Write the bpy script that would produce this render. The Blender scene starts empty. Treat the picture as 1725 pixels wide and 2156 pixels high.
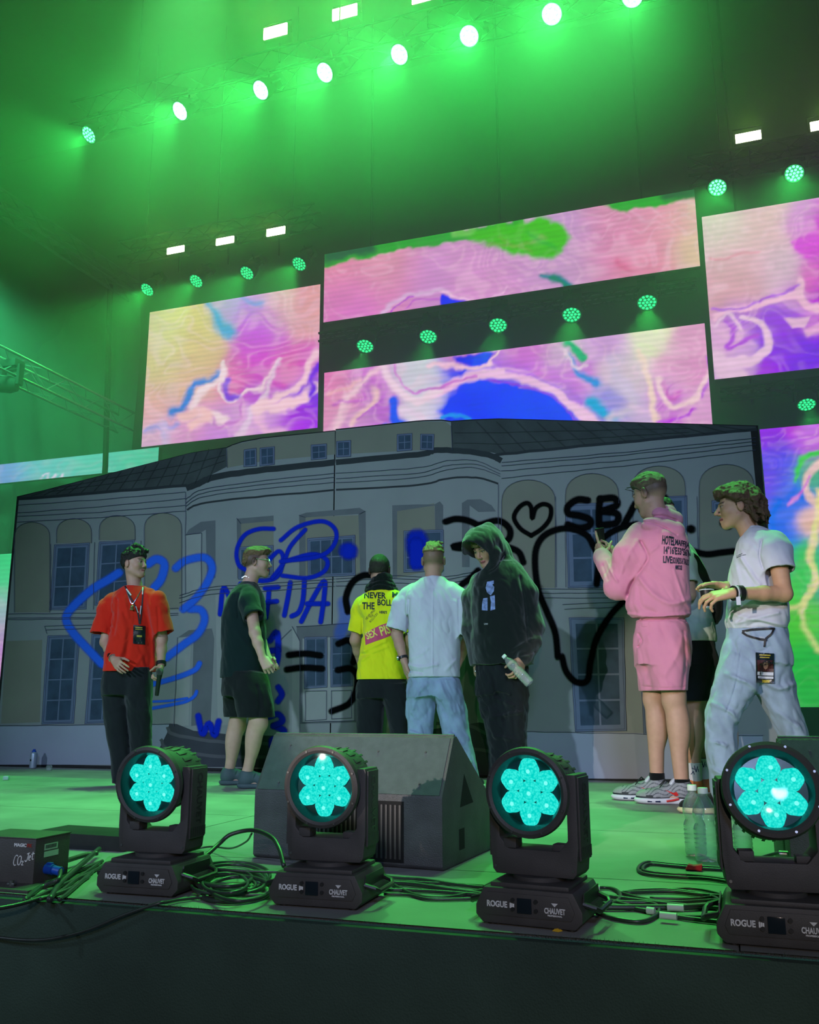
import bpy, bmesh, math, random
import numpy as np
from mathutils import Vector, Matrix, Euler
from mathutils.geometry import tessellate_polygon
from mathutils.bvhtree import BVHTree

SC = bpy.context.scene
COL = SC.collection
PI = math.pi

# ---------------------------------------------------------------- camera
F_PX, CX, CY, CAM_H = 1882.0, 862.5, 1078.0, 0.58
_Z = np.array([-22.5, 8678., 1882.]); _Z /= np.linalg.norm(_Z)
_d = np.array([-5662., -422., 1882.]); _d -= _Z * _d.dot(_Z); _d /= np.linalg.norm(_d)
_X = -_d
_Xr = np.array([_X[0], _X[1], -_X[2]]); _Zr = np.array([_Z[0], _Z[1], -_Z[2]]); _Yr = np.cross(_Zr, _Xr)
RC = np.array([_Xr, _Yr, _Zr])
cd = bpy.data.cameras.new('camera'); cam = bpy.data.objects.new('camera', cd); COL.objects.link(cam)
cd.sensor_fit = 'HORIZONTAL'; cd.sensor_width = 36.0; cd.lens = 36.0 * F_PX / 1725.0
cd.clip_start = 0.05; cd.clip_end = 200
M4 = Matrix(RC.tolist()).to_4x4(); M4.translation = (0, 0, CAM_H); cam.matrix_world = M4
SC.camera = cam

# ---------------------------------------------------------------- view, world
SC.view_settings.view_transform = 'Standard'; SC.view_settings.look = 'None'
SC.view_settings.exposure = 0.0; SC.view_settings.gamma = 1.0
SC.cycles.use_denoising = True
SC.cycles.max_bounces = 6; SC.cycles.diffuse_bounces = 2; SC.cycles.glossy_bounces = 3
SC.cycles.transmission_bounces = 6; SC.cycles.transparent_max_bounces = 24; SC.cycles.volume_bounces = 0
SC.cycles.sample_clamp_indirect = 4.0; SC.cycles.use_adaptive_sampling = True
SC.cycles.caustics_reflective = False; SC.cycles.caustics_refractive = False
w = bpy.data.worlds.new('night'); SC.world = w; w.use_nodes = True
w.node_tree.nodes['Background'].inputs[0].default_value = (0.10, 0.28, 0.25, 1)
w.node_tree.nodes['Background'].inputs[1].default_value = 0.11

def spot(name, loc, target, energy, color, angle, blend=0.5, radius=0.1, vol=1.0):
    l = bpy.data.lights.new(name, 'SPOT'); l.energy = energy; l.color = color
    l.spot_size = math.radians(angle); l.spot_blend = blend; l.shadow_soft_size = radius
    l.volume_factor = vol
    o = bpy.data.objects.new(name, l); COL.objects.link(o); o.location = loc
    o.rotation_euler = (Vector(target) - Vector(loc)).to_track_quat('-Z', 'Y').to_euler()
    return o

# audience-side spotlights (follow spots of the hall) plus an added blue fill and unseen added green spots
KEY = spot('front_spot_cool', (-6.5, -3.0, 3.6), (-3.0, 7.2, 0.45), 2000, (0.58, 0.78, 1.0), 52, 1.0, 0.10)
KEY2 = spot('front_spot_warm', (-3.4, -4.0, 2.2), (0.15, 7.0, 0.35), 2500, (1.0, 0.86, 0.78), 13.5, 0.35, 0.04)
BLUE = spot('added_blue_fill', (2.5, -6.0, 5.0), (-2.8, 7.4, 1.66), 2600, (0.42, 0.56, 1.0), 34, 0.45, 1.0)  # soft fill added to turn the shadows on the house front bluish
FILL = spot('front_spot_low', (0.8, -3.0, 1.6), (-0.9, 3.0, 0.2), 240, (1.0, 0.80, 0.66), 44, 0.7, 0.03)

for gx in (-0.6, -2.9, -5.4): spot('added_green_top', (gx, 8.0, 11.0), (gx * .85 - .2, 6.1, 1.6), 3800, (0.15, 1.0, 0.22), 24, 0.8, 0.12)  # unseen spots added for the green rim on heads and shoulders
for gx in (-1.0, -4.0): spot('added_green_floor', (gx, 8.0, 11.0), (gx * .6 - .3, 3.3, 0), 3300, (0.12, 1.0, 0.18), 36, 0.8, 0.12)  # more unseen spots, added to brighten the front of the deck
GRN4 = spot('added_green_side', (-9.5, 8.6, 6.5), (-12.5, 13.8, 3.0), 2300, (0.08, 1.0, 0.36), 95, 0.9, 0.3)  # unseen spot added to light haze and drape at the back left

# ---------------------------------------------------------------- helpers
def s2l(c):
    c = c / 255.0
    return c / 12.92 if c <= 0.04045 else ((c + 0.055) / 1.055) ** 2.4
def C(r, g, b): return (s2l(r), s2l(g), s2l(b), 1.0)
def ray(px, py):
    return RC @ np.array([(px - CX), -(py - CY), -F_PX]) / F_PX
def at(px, py, **k):
    """world point of the photograph's pixel on the plane X=, Y= or Z=."""
    r = ray(px, py); o = np.array([0, 0, CAM_H]); (a, val), = k.items(); i = 'XYZ'.index(a)
    return Vector((o + (val - o[i]) / r[i] * r).tolist())
def proj(P):
    v = (np.asarray(P) - np.array([0, 0, CAM_H])) @ RC
    return CX - F_PX * v[..., 0] / v[..., 2], CY + F_PX * v[..., 1] / v[..., 2]

def hash3(i, j, k, seed=0):
    h = (i.astype(np.int64) * 374761393 + j.astype(np.int64) * 668265263 + k.astype(np.int64) * 2147483647 + seed * 974634777) & 0xffffffff
    h = ((h ^ (h >> 13)) * 1274126177) & 0xffffffff
    return ((h ^ (h >> 16)) & 0xffff) / 65535.0
def noise3(x, y, z, seed=0):
    x, y, z = np.broadcast_arrays(x, y, z)
    i, j, k = np.floor(x), np.floor(y), np.floor(z); u, v, w_ = x - i, y - j, z - k
    u = u * u * (3 - 2 * u); v = v * v * (3 - 2 * v); w_ = w_ * w_ * (3 - 2 * w_); r = 0
    for a in (0, 1):
        for b in (0, 1):
            for c in (0, 1):
                r = r + hash3(i + a, j + b, k + c, seed) * (u if a else 1 - u) * (v if b else 1 - v) * (w_ if c else 1 - w_)
    return r * 2 - 1
def fbm(x, y, z=0.0, seed=0, o=3):
    z = np.asarray(z, float); r = 0; a = 1.0
    for q in range(o):
        r = r + a * noise3(x * 2 ** q, y * 2 ** q, z * 2 ** q, seed + q); a *= 0.5
    return r

MATS = {}
def mat(name, col=(0.5, 0.5, 0.5, 1), rough=0.6, metal=0.0, var=0.12, scale=8.0, bump=0.0, bscale=60.0, spec=0.5,
        emit=None, estr=1.0, attr=None, stretch=(1, 1, 1), sheen=0.0, trans=0.0, ior=1.45, alpha=None):
    if name in MATS: return MATS[name]
    m = bpy.data.materials.new(name); m.use_nodes = True; nt = m.node_tree; N = nt.nodes; L = nt.links
    b = N['Principled BSDF']; b.inputs['Roughness'].default_value = rough; b.inputs['Metallic'].default_value = metal
    b.inputs['Specular IOR Level'].default_value = spec; b.inputs['IOR'].default_value = ior
    if sheen: b.inputs['Sheen Weight'].default_value = sheen
    if trans: b.inputs['Transmission Weight'].default_value = trans
    tc = N.new('ShaderNodeTexCoord'); mp = N.new('ShaderNodeMapping'); mp.inputs['Scale'].default_value = stretch
    L.new(tc.outputs['Object'], mp.inputs[0])
    nz = N.new('ShaderNodeTexNoise'); nz.inputs['Scale'].default_value = scale; nz.inputs['Detail'].default_value = 5
    L.new(mp.outputs[0], nz.inputs['Vector'])
    mr = N.new('ShaderNodeMapRange'); mr.inputs['From Min'].default_value = 0.3; mr.inputs['From Max'].default_value = 0.7
    mr.inputs['To Min'].default_value = 1 - var; mr.inputs['To Max'].default_value = 1 + var
    L.new(nz.outputs['Fac'], mr.inputs['Value'])
    mx = N.new('ShaderNodeMix'); mx.data_type = 'RGBA'; mx.blend_type = 'MULTIPLY'; mx.inputs[0].default_value = 1
    if attr:
        at_ = N.new('ShaderNodeAttribute'); at_.attribute_name = attr; L.new(at_.outputs['Color'], mx.inputs[6])
    else: mx.inputs[6].default_value = col
    L.new(mr.outputs[0], mx.inputs[7]); L.new(mx.outputs[2], b.inputs['Base Color'])
    if bump:
        n2 = N.new('ShaderNodeTexNoise'); n2.inputs['Scale'].default_value = bscale; n2.inputs['Detail'].default_value = 4
        L.new(mp.outputs[0], n2.inputs['Vector'])
        bp = N.new('ShaderNodeBump'); bp.inputs['Strength'].default_value = bump; bp.inputs['Distance'].default_value = 0.01
        L.new(n2.outputs['Fac'], bp.inputs['Height']); L.new(bp.outputs[0], b.inputs['Normal'])
    if emit:
        b.inputs['Emission Color'].default_value = emit; b.inputs['Emission Strength'].default_value = estr
    MATS[name] = m
    return m
def emat(name, col, strength=1.0, attr=None):
    if name in MATS: return MATS[name]
    m = bpy.data.materials.new(name); m.use_nodes = True; nt = m.node_tree; nt.nodes.clear()
    e = nt.nodes.new('ShaderNodeEmission'); o = nt.nodes.new('ShaderNodeOutputMaterial')
    e.inputs[0].default_value = col; e.inputs[1].default_value = strength
    if attr:
        a = nt.nodes.new('ShaderNodeAttribute'); a.attribute_name = attr; nt.links.new(a.outputs['Color'], e.inputs[0])
    nt.links.new(e.outputs[0], o.inputs[0]); MATS[name] = m
    return m

class MB:
    """collects primitive shapes; build() links them as one mesh object"""
    def __init__(s): s.bm = bmesh.new()
    def _tf(s, vs, M):
        if M is not None: bmesh.ops.transform(s.bm, matrix=M, verts=vs)
    def box(s, c, d, M=None, bev=0.0, seg=2):
        r = bmesh.ops.create_cube(s.bm, size=1.0); vs = r['verts']
        bmesh.ops.scale(s.bm, vec=d, verts=vs)
        if bev > 0:
            es = list({e for v in vs for e in v.link_edges})
            rb = bmesh.ops.bevel(s.bm, geom=es, offset=bev, segments=seg, affect='EDGES', profile=0.6)
            vs = list({v for f in rb['faces'] for v in f.verts} | {v for v in vs if v.is_valid})
        bmesh.ops.translate(s.bm, vec=c, verts=vs); s._tf(vs, M); return s
    def cyl(s, a, b, r1, r2=None, n=24, cap=True, M=None):
        a, b = Vector(a), Vector(b); r2 = r1 if r2 is None else r2; d = b - a
        q = d.to_track_quat('Z', 'Y').to_matrix().to_4x4(); q.translation = (a + b) / 2
        r = bmesh.ops.create_cone(s.bm, cap_ends=cap, segments=n, radius1=r1, radius2=r2, depth=d.length, matrix=q)
        s._tf(r['verts'], M); return s
    def lathe(s, prof, o=(0, 0, 0), axis='Z', n=40, M=None, a0=0, a1=2 * PI):
        full = abs(a1 - a0 - 2 * PI) < 1e-6; rings = []; m = n if full else n + 1
        for (r, h) in prof:
            ring = []
            for k in range(m):
                a = a0 + (a1 - a0) * k / n; x, y = r * math.cos(a), r * math.sin(a)
                p = {'Z': (x, y, h), 'Y': (x, h, y), 'X': (h, x, y)}[axis]
                ring.append(s.bm.verts.new(Vector(p) + Vector(o)))
            rings.append(ring)
        for i in range(len(rings) - 1):
            for k in range(n):
                k2 = (k + 1) % m
                try: s.bm.faces.new((rings[i][k], rings[i][k2], rings[i + 1][k2], rings[i + 1][k]))
                except ValueError: pass
        s._tf([v for r in rings for v in r], M); return s
    def prism(s, pts, depth, M=None, bev=0.0):
        """polygon in the XZ plane, extruded along +Y by depth"""
        vs = [s.bm.verts.new((x, 0, z)) for x, z in pts]; f = s.bm.faces.new(vs)
        r = bmesh.ops.extrude_face_region(s.bm, geom=[f]); nv = [g for g in r['geom'] if isinstance(g, bmesh.types.BMVert)]
        bmesh.ops.translate(s.bm, vec=(0, depth, 0), verts=nv); vs = vs + nv
        if bev:
            es = list({e for v in vs for e in v.link_edges})
            rb = bmesh.ops.bevel(s.bm, geom=es, offset=bev, segments=2, affect='EDGES', profile=0.6)
            vs = list({v for f in rb['faces'] for v in f.verts} | {v for v in vs if v.is_valid})
        s._tf(vs, M); return s
    def tube(s, pts, r, n=8, closed=False):
        pts = [Vector(p) for p in pts]; rings = []; N_ = len(pts); up = Vector((0, 0, 1)); prev = None
        for i, p in enumerate(pts):
            t = (pts[(i + 1) % N_] - pts[i - 1]) if closed else (pts[min(i + 1, N_ - 1)] - pts[max(i - 1, 0)])
            t.normalize()
            if prev is None: prev = t.cross(up if abs(t.z) < 0.9 else Vector((1, 0, 0))).normalized()
            a = (prev - t * prev.dot(t)).normalized(); prev = a; b = t.cross(a)
            rr = r[i] if hasattr(r, '__len__') else r
            rings.append([s.bm.verts.new(p + (a * math.cos(2 * PI * k / n) + b * math.sin(2 * PI * k / n)) * rr) for k in range(n)])
        for i in range(N_ if closed else N_ - 1):
            A, B = rings[i], rings[(i + 1) % N_]
            for k in range(n): s.bm.faces.new((A[k], A[(k + 1) % n], B[(k + 1) % n], B[k]))
        if not closed:
            s.bm.faces.new(rings[0][::-1]); s.bm.faces.new(rings[-1])
        return s
    def quad(s, a, b, c, d):
        s.bm.faces.new([s.bm.verts.new(Vector(p)) for p in (a, b, c, d)]); return s
    def build(s, name, m, parent=None, smooth=35, loc=None, rot=None):
        bmesh.ops.recalc_face_normals(s.bm, faces=s.bm.faces)
        me = bpy.data.meshes.new(name); s.bm.to_mesh(me); s.bm.free()
        return link(name, me, m, parent, smooth, loc, rot)
def link(name, me, m, parent=None, smooth=35, loc=None, rot=None):
    if m is not None: me.materials.append(m)
    o = bpy.data.objects.new(name, me); COL.objects.link(o); o.parent = parent
    if smooth: me.shade_smooth(); (me.set_sharp_from_angle(angle=math.radians(smooth)) if smooth < 180 else None)
    if loc is not None: o.location = loc
    if rot is not None: o.rotation_euler = rot
    return o
def npmesh(name, V, Fq, m=None, parent=None, smooth=180, color=None, cname='col'):
    """fast mesh from numpy arrays; Fq is (n,3) or (n,4)"""
    me = bpy.data.meshes.new(name); V = np.asarray(V, np.float32); Fq = np.asarray(Fq, np.int32); k = Fq.shape[1]
    me.vertices.add(len(V)); me.vertices.foreach_set('co', V.ravel())
    me.loops.add(Fq.size); me.loops.foreach_set('vertex_index', Fq.ravel())
    me.polygons.add(len(Fq)); me.polygons.foreach_set('loop_start', np.arange(0, Fq.size, k, dtype=np.int32))
    me.update(calc_edges=True); me.validate()
    if color is not None:
        a = me.color_attributes.new(cname, 'FLOAT_COLOR', 'POINT'); c = np.ones((len(V), 4), np.float32); c[:, :color.shape[1]] = color
        a.data.foreach_set('color', c.ravel())
    return link(name, me, m, parent, smooth)
def tag(o, label=None, cat=None, group=None, kind=None):
    if label: o['label'] = label
    if cat: o['category'] = cat
    if group: o['group'] = group
    if kind: o['kind'] = kind
    return o
def empty(name, loc=(0, 0, 0), rz=0.0):
    o = bpy.data.objects.new(name, None); COL.objects.link(o); o.location = loc; o.rotation_euler = (0, 0, rz); o.empty_display_size = 0.1
    return o
def copy_tree(o, parent=None):
    c = o.copy(); COL.objects.link(c); c.parent = parent
    for ch in list(o.children): copy_tree(ch, c)
    return c
def text_mesh(txt, size, m, parent, M, name='lettering', depth=0.0006, sx=1.0, bold=0.0, align='CENTER', spacing=1.0):
    """text laid in its local XY plane, facing +Z, then placed by matrix M"""
    cu = bpy.data.curves.new('t', 'FONT'); cu.body = txt; cu.size = size; cu.extrude = depth; cu.offset = bold
    cu.align_x = align; cu.align_y = 'CENTER'; cu.space_character = spacing; cu.resolution_u = 3
    t = bpy.data.objects.new('t', cu); COL.objects.link(t)
    dg = bpy.context.evaluated_depsgraph_get(); me = bpy.data.meshes.new_from_object(t.evaluated_get(dg))
    bpy.data.objects.remove(t); bpy.data.curves.remove(cu)
    me.transform(Matrix.Diagonal((sx, 1, 1, 1))); me.transform(M)
    me.materials.clear()
    return link(name, me, m, parent, 0)
def catmull(pts, n=8):
    P = np.asarray(pts, float)
    if len(P) < 3: return np.array([P[0] + (P[-1] - P[0]) * t for t in np.linspace(0, 1, n + 1)])
    Q = np.vstack([2 * P[0] - P[1], P, 2 * P[-1] - P[-2]]); out = []
    for i in range(1, len(Q) - 2):
        for t in np.linspace(0, 1, n, endpoint=False):
            a, b, c, d = Q[i - 1], Q[i], Q[i + 1], Q[i + 2]
            out.append(0.5 * (2 * b + (c - a) * t + (2 * a - 5 * b + 4 * c - d) * t * t + (3 * b - a - 3 * c + d) * t ** 3))
    out.append(P[-1]); return np.array(out)
# ================================================================ setting
YB = 13.0       # plane of the LED walls
YF = 7.45       # plane of the painted house front
m_black = mat('black_cloth', (0.012, 0.012, 0.012, 1), 0.9, var=0.3, bump=0.2)
m_floor = mat('stage_deck', (0.235, 0.235, 0.225, 1), 0.55, var=0.22, scale=2.2, bump=0.10, bscale=14, spec=0.35)
m_skirt = mat('stage_skirt', (0.035, 0.065, 0.05, 1), 0.95, var=0.2, scale=3, bump=0.5, bscale=180)
# deck, with plywood joints modelled as thin grooves between boards
V = []; Fc = []
xs = [-17, -12.2, -9.76, -7.32, -4.88, -2.44, 0.0, 2.44, 4.88, 9]; ys = [2.465, 3.3, 4.52, 5.74, 6.96, 8.2, 14.6]
for i in range(len(xs) - 1):
    for j in range(len(ys) - 1):
        g = 0.003; n = len(V)
        V += [(xs[i] + g, ys[j] + (g if j else 0), 0), (xs[i + 1] - g, ys[j] + (g if j else 0), 0), (xs[i + 1] - g, ys[j + 1] - g, 0), (xs[i] + g, ys[j + 1] - g, 0)]
        Fc.append((n, n + 1, n + 2, n + 3))
n = len(V); V += [(-17, 2.465, -0.006), (9, 2.465, -0.006), (9, 14.6, -0.006), (-17, 14.6, -0.006)]; Fc.append((n, n + 1, n + 2, n + 3))
fl = npmesh('floor', V, Fc, m_floor, smooth=0); tag(fl, kind='structure')
b = MB(); b.box((-4, 2.45, -0.9), (26, 0.03, 1.78)); sk = b.build('trim_1', m_skirt); tag(sk, kind='structure')
# frayed carpet edge along the lip of the stage
rnd = random.Random(4)
V = []; Fc = []
x = -3.4
while x < 1.6:
    dens = 0.5 + 0.5 * math.sin(x * 3.1) * math.sin(x * 7.7 + 1)
    x += rnd.uniform(0.0012, 0.004) / (0.35 + dens)
    h = rnd.uniform(0.002, 0.010) * (0.4 + dens); dx = rnd.uniform(-0.004, 0.004); y = 2.43 + rnd.uniform(-0.004, 0.02)
    n = len(V); V += [(x, y, 0.0), (x + 0.0016, y, 0.0), (x + dx + 0.0008, y - rnd.uniform(-.004, .01), h)]; Fc.append((n, n + 1, n + 2))
fr = npmesh('carpet_fringe', V, Fc, m_skirt, smooth=0); tag(fr, 'black frayed carpet fibres along the front lip of the stage', 'fringe', kind='stuff')
b = MB(); b.box((-4, 14.75, 6), (30, 0.1, 14)); wb = b.build('wall_back', m_black); tag(wb, kind='structure')
b = MB(); b.box((-4, 7, 13.05), (30, 18, 0.1)); cl = b.build('ceiling', m_black); tag(cl, kind='structure')
b = MB(); b.box((7.5, 9, 6), (0.1, 14, 14)); wr = b.build('wall_right', m_black); tag(wr, kind='structure')
b = MB(); b.box((-18.5, 8, 6), (0.1, 16, 14)); wl = b.build('wall_left', m_black); tag(wl, kind='structure')

# ------------------------------------------------ LED walls: what the screens show, sampled on a vertex grid
def field(px, py, anchors, strokes, warp, seed):
    """anchors: (x, y, r, g, b, radius); strokes: (points, width, soft, (r,g,b))"""
    wx = px + warp * fbm(px / 60, py / 60, 0, seed) + warp * .6 * fbm(px / 20, py / 20, 0, seed + 7)
    wy = py + warp * fbm(px / 60, py / 60, 0, seed + 20) + warp * .6 * fbm(px / 20, py / 20, 0, seed + 27)
    num = np.zeros(px.shape + (3,)); den = np.zeros(px.shape) + 1e-9
    for (x, y, r, g, b_, R) in anchors:
        w_ = np.exp(-((wx - x) ** 2 + (wy - y) ** 2) / (2 * R * R)) + 1e-6 / (1 + ((wx - x) ** 2 + (wy - y) ** 2) / 1e4)
        num += w_[..., None] * np.array([s2l(r), s2l(g), s2l(b_)]); den += w_
    out = num / den[..., None]
    for (pts, width, soft, c) in strokes:
        cc = np.array([s2l(v) for v in c])
        if width == 'poly':
            P = np.asarray(pts, float); ins = np.zeros(px.shape, bool); D = np.full(px.shape, 1e9)
            for i in range(len(P)):
                a, b2 = P[i - 1], P[i]
                cond = (a[1] > wy) != (b2[1] > wy)
                xi = (b2[0] - a[0]) * (wy - a[1]) / (b2[1] - a[1] + 1e-9) + a[0]
                ins ^= cond & (wx < xi)
                ab = b2 - a; t = np.clip(((wx - a[0]) * ab[0] + (wy - a[1]) * ab[1]) / (ab @ ab + 1e-9), 0, 1)
                D = np.minimum(D, np.hypot(wx - a[0] - t * ab[0], wy - a[1] - t * ab[1]))
            sd = np.where(ins, -D, D)
        else:
            P = catmull(pts, 6); sd = np.full(px.shape, 1e9); nP = len(P)
            for i in range(nP - 1):
                a, b2 = P[i], P[i + 1]; ab = b2 - a
                t = np.clip(((wx - a[0]) * ab[0] + (wy - a[1]) * ab[1]) / (ab @ ab + 1e-9), 0, 1)
                u = (i + 0.5) / nP; ww = (width[0] + (width[1] - width[0]) * u) if isinstance(width, tuple) else width
                sd = np.minimum(sd, np.hypot(wx - a[0] - t * ab[0], wy - a[1] - t * ab[1]) - ww / 2)
        k = np.clip(0.5 - sd / max(soft * 1.35, .1), 0, 1); k = k * k * (3 - 2 * k)
        out = out * (1 - k[..., None]) + cc * k[..., None]
    mb = fbm(px / 110 + 1.2 * fbm(px / 90, py / 70, 0, seed + 40, 2), py / 50 + 1.2 * fbm(px / 90, py / 70, 0, seed + 50, 2), 0, seed + 60, 2); k = np.clip(np.abs(np.sin(mb * 4)) ** 8, 0, 1)[..., None] * .30 * np.clip(out[..., 0:1] * 2, 0, 1); out = out * (1 - k) + np.array([s2l(242), s2l(205), s2l(225)]) * k
    mb = fbm(px / 40 + 2, py / 16, 0, seed + 70, 2)[..., None]; out = out * (1 + .07 * mb)
    g_ = out.mean(-1, keepdims=True); out = g_ + (out - g_) * 1.22
    return np.clip(out, 0, 1)
m_led = bpy.data.materials.new('led_screen'); m_led.use_nodes = True
nt = m_led.node_tree; N = nt.nodes; L = nt.links; N.clear()
ao = N.new('ShaderNodeAttribute'); ao.attribute_name = 'col'; em = N.new('ShaderNodeEmission'); ou = N.new('ShaderNodeOutputMaterial')
tc = N.new('ShaderNodeTexCoord'); wv = N.new('ShaderNodeTexWave'); wv.bands_direction = 'Z'; wv.inputs['Scale'].default_value = 3.6
wv.inputs['Distortion'].default_value = 0.3
L.new(tc.outputs['Object'], wv.inputs[0]); mr = N.new('ShaderNodeMapRange'); mr.inputs['To Min'].default_value = 0.93; mr.inputs['To Max'].default_value = 1.04
L.new(wv.outputs['Fac'], mr.inputs['Value']); mx = N.new('ShaderNodeMix'); mx.data_type = 'RGBA'; mx.blend_type = 'MULTIPLY'; mx.inputs[0].default_value = 1
L.new(ao.outputs['Color'], mx.inputs[6]); L.new(mr.outputs[0], mx.inputs[7]); L.new(mx.outputs[2], em.inputs[0]); L.new(em.outputs[0], ou.inputs[0])
em.inputs[1].default_value = 1.14
LED_GAIN = em
m_cab = mat('led_cabinet', (0.02, 0.02, 0.022, 1), 0.6)
def led_wall(label, x0, x1, z0, z1, anchors, strokes, warp, seed, step=0.022, Y=YB):
    root = empty('led_wall', ((x0 + x1) / 2, Y, z0)); tag(root, label, 'screen')
    nx, nz = int((x1 - x0) / step) + 1, int((z1 - z0) / step) + 1
    X, Zz = np.meshgrid(np.linspace(x0, x1, nx), np.linspace(z0, z1, nz))
    px, py = proj(np.stack([X, np.full(X.shape, Y), Zz], -1))
    c = field(px, py, anchors, strokes, warp, seed)
    V = np.stack([X - root.location.x, np.zeros(X.shape), Zz - z0], -1).reshape(-1, 3)
    I = np.arange(nx * nz).reshape(nz, nx); Q = np.stack([I[:-1, :-1], I[:-1, 1:], I[1:, 1:], I[1:, :-1]], -1).reshape(-1, 4)
    npmesh('display', V, Q, m_led, root, color=c.reshape(-1, 3))
    b = MB(); nc = max(1, round((x1 - x0) / 0.5)); cw = (x1 - x0) / nc; rows = max(1, round((z1 - z0) / 0.5)); ch = (z1 - z0) / rows
    for i in range(nc):
        for j in range(rows):
            b.box((x0 - root.location.x + cw * (i + .5), 0.055, ch * (j + .5)), (cw - .004, 0.1, ch - .004))
    b.build('cabinet', m_cab, root, 0)
    return root
W_ = (240, 215, 225); PK = (226, 150, 190); LV = (205, 150, 215); BL = (40, 60, 235); CY_ = (70, 150, 215); PU = (150, 70, 225); MG = (200, 80, 215)
left_a = [(340, 700, 208, 190, 160, 32), (400, 690, 212, 190, 140, 34), (350, 780, 205, 185, 148, 40), (430, 740, 212, 175, 150, 24), (330, 860, 222, 165, 175, 32), (400, 820, 220, 165, 160, 28),
          (470, 660, 180, 140, 205, 18), (520, 640, 190, 140, 220, 25), (590, 640, 215, 160, 185, 25), (650, 640, 222, 165, 170, 28), (620, 680, 222, 175, 175, 26), (560, 700, 195, 90, 215, 32), (550, 760, 205, 80, 200, 28),
          (500, 790, 215, 110, 180, 24), (600, 760, 215, 110, 165, 22), (640, 760, 205, 100, 190, 24), (660, 830, 120, 60, 215, 26), (640, 880, 165, 65, 225, 26), (600, 890, 180, 90, 220, 26), (420, 880, 215, 150, 205, 24),
          (470, 910, 200, 140, 215, 22), (330, 920, 215, 175, 210, 26), (540, 830, 180, 80, 205, 16), (380, 900, 210, 150, 200, 25), (520, 890, 215, 170, 215, 22), (570, 870, 220, 185, 215, 18)]
left_s = [([(437, 640), (455, 665), (470, 690), (485, 700)], (14, 30), 16, (95, 150, 205)), ([(510, 630), (530, 636), (548, 640)], (8, 12), 12, (100, 130, 210)),
          ([(460, 780), (440, 800), (412, 806), (400, 830), (385, 860), (360, 872)], (14, 22), 12, (80, 125, 210)),
          ([(470, 762), (466, 790), (470, 830), (500, 845), (520, 828), (545, 822), (560, 800), (590, 750)], (9, 5), 5, W_),
          ([(470, 765), (460, 800), (430, 822), (415, 845), (420, 870), (470, 885)], (8, 26), 10, W_), ([(475, 800), (482, 830), (505, 838)], (12, 14), 8, (130, 70, 215)),
          ([(588, 752), (570, 800), (545, 850), (520, 890), (500, 920)], (5, 22), 8, (225, 200, 225)), ([(440, 870), (460, 895), (500, 880), (515, 850)], 6, 6, (195, 120, 200)),
          ([(672, 735), (650, 760), (648, 790), (625, 812), (580, 838), (548, 850), (560, 862), (640, 836), (664, 815)], (10, 24), 8, (240, 205, 215)),
          ([(672, 760), (660, 790), (658, 830)], 14, 10, (110, 40, 220)), ([(380, 885), (430, 870), (440, 880), (400, 900)], 18, 10, (240, 195, 200)), ([(550, 880), (570, 905), (600, 900)], 16, 16, (235, 190, 220)), ([(300, 906), (370, 900)], 10, 10, (160, 150, 215)), ([(340, 900), (350, 935)], 14, 12, (200, 180, 220))]
led_wall('left LED wall showing pink, yellow and purple liquid swirls, lowest left of the big screens', -9.48, -6.035, 5.11, 7.7, left_a, left_s, 7, 3)
top_a = [(700, 560, 215, 140, 165, 40), (700, 640, 215, 135, 190, 40), (800, 600, 215, 140, 185, 50), (800, 560, 218, 160, 175, 30), (900, 610, 205, 150, 205, 40), (1000, 580, 208, 150, 200, 40), (1100, 540, 200, 150, 200, 50), (1050, 610, 215, 155, 205, 30),
         (1200, 560, 200, 160, 200, 40), (1180, 480, 195, 155, 205, 40), (1300, 520, 215, 140, 180, 50), (1300, 440, 210, 150, 180, 40), (1400, 480, 220, 150, 175, 50), (1440, 430, 215, 165, 170, 30), (1450, 530, 215, 190, 165, 24), (1350, 560, 215, 135, 165, 30), (760, 660, 215, 130, 205, 30)]
top_s = [([(680, 546), (900, 505), (1060, 482), (1090, 466)], (28, 24), 5, (50, 150, 55)), ([(690, 540), (780, 522)], 22, 8, (28, 75, 55)), ([(960, 490), (1000, 486)], 18, 12, (110, 185, 90)),
         ([(990, 500), (1000, 512), (1080, 540), (1150, 542), (1180, 530), (1200, 500), (1180, 470), (1140, 462), (1060, 470), (1000, 486)], 'poly', 12, (75, 178, 50)),
         ([(1030, 520), (1090, 515), (1150, 500)], 5, 8, (110, 160, 75)), ([(1050, 505), (1120, 530)], 4, 8, (110, 165, 70)), ([(1110, 490), (1170, 520)], 4, 8, (50, 160, 60)),
         ([(1260, 430), (1304, 448), (1400, 432), (1470, 420), (1468, 385), (1300, 400)], 'poly', 6, (48, 155, 55)), ([(1400, 405), (1465, 408)], 34, 14, (30, 80, 50)),
         ([(800, 668), (830, 635), (880, 618), (940, 620), (960, 640)], (10, 8), 7, (220, 185, 220)), ([(850, 655), (880, 630), (925, 635)], 3, 4, (185, 95, 200)), ([(812, 668), (838, 640), (870, 625)], 3, 3, (175, 80, 205)),
         ([(930, 622), (960, 624), (1000, 636), (1010, 640), (1070, 610)], (6, 3), 4, (235, 195, 225)), ([(928, 628), (960, 630), (1000, 640), (930, 652)], 'poly', 5, (50, 30, 230)),
         ([(1150, 575), (1180, 590), (1200, 610)], (9, 26), 9, (40, 120, 140)), ([(1165, 582), (1195, 604)], 8, 8, (30, 120, 90)), ([(1310, 555), (1330, 575)], 12, 14, (205, 110, 150))]
led_wall('upper centre LED wall of pink swirls with a green patch, topmost screen', -5.965, 0.17, 6.98, 8.25, top_a, top_s, 6, 31)
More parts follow.
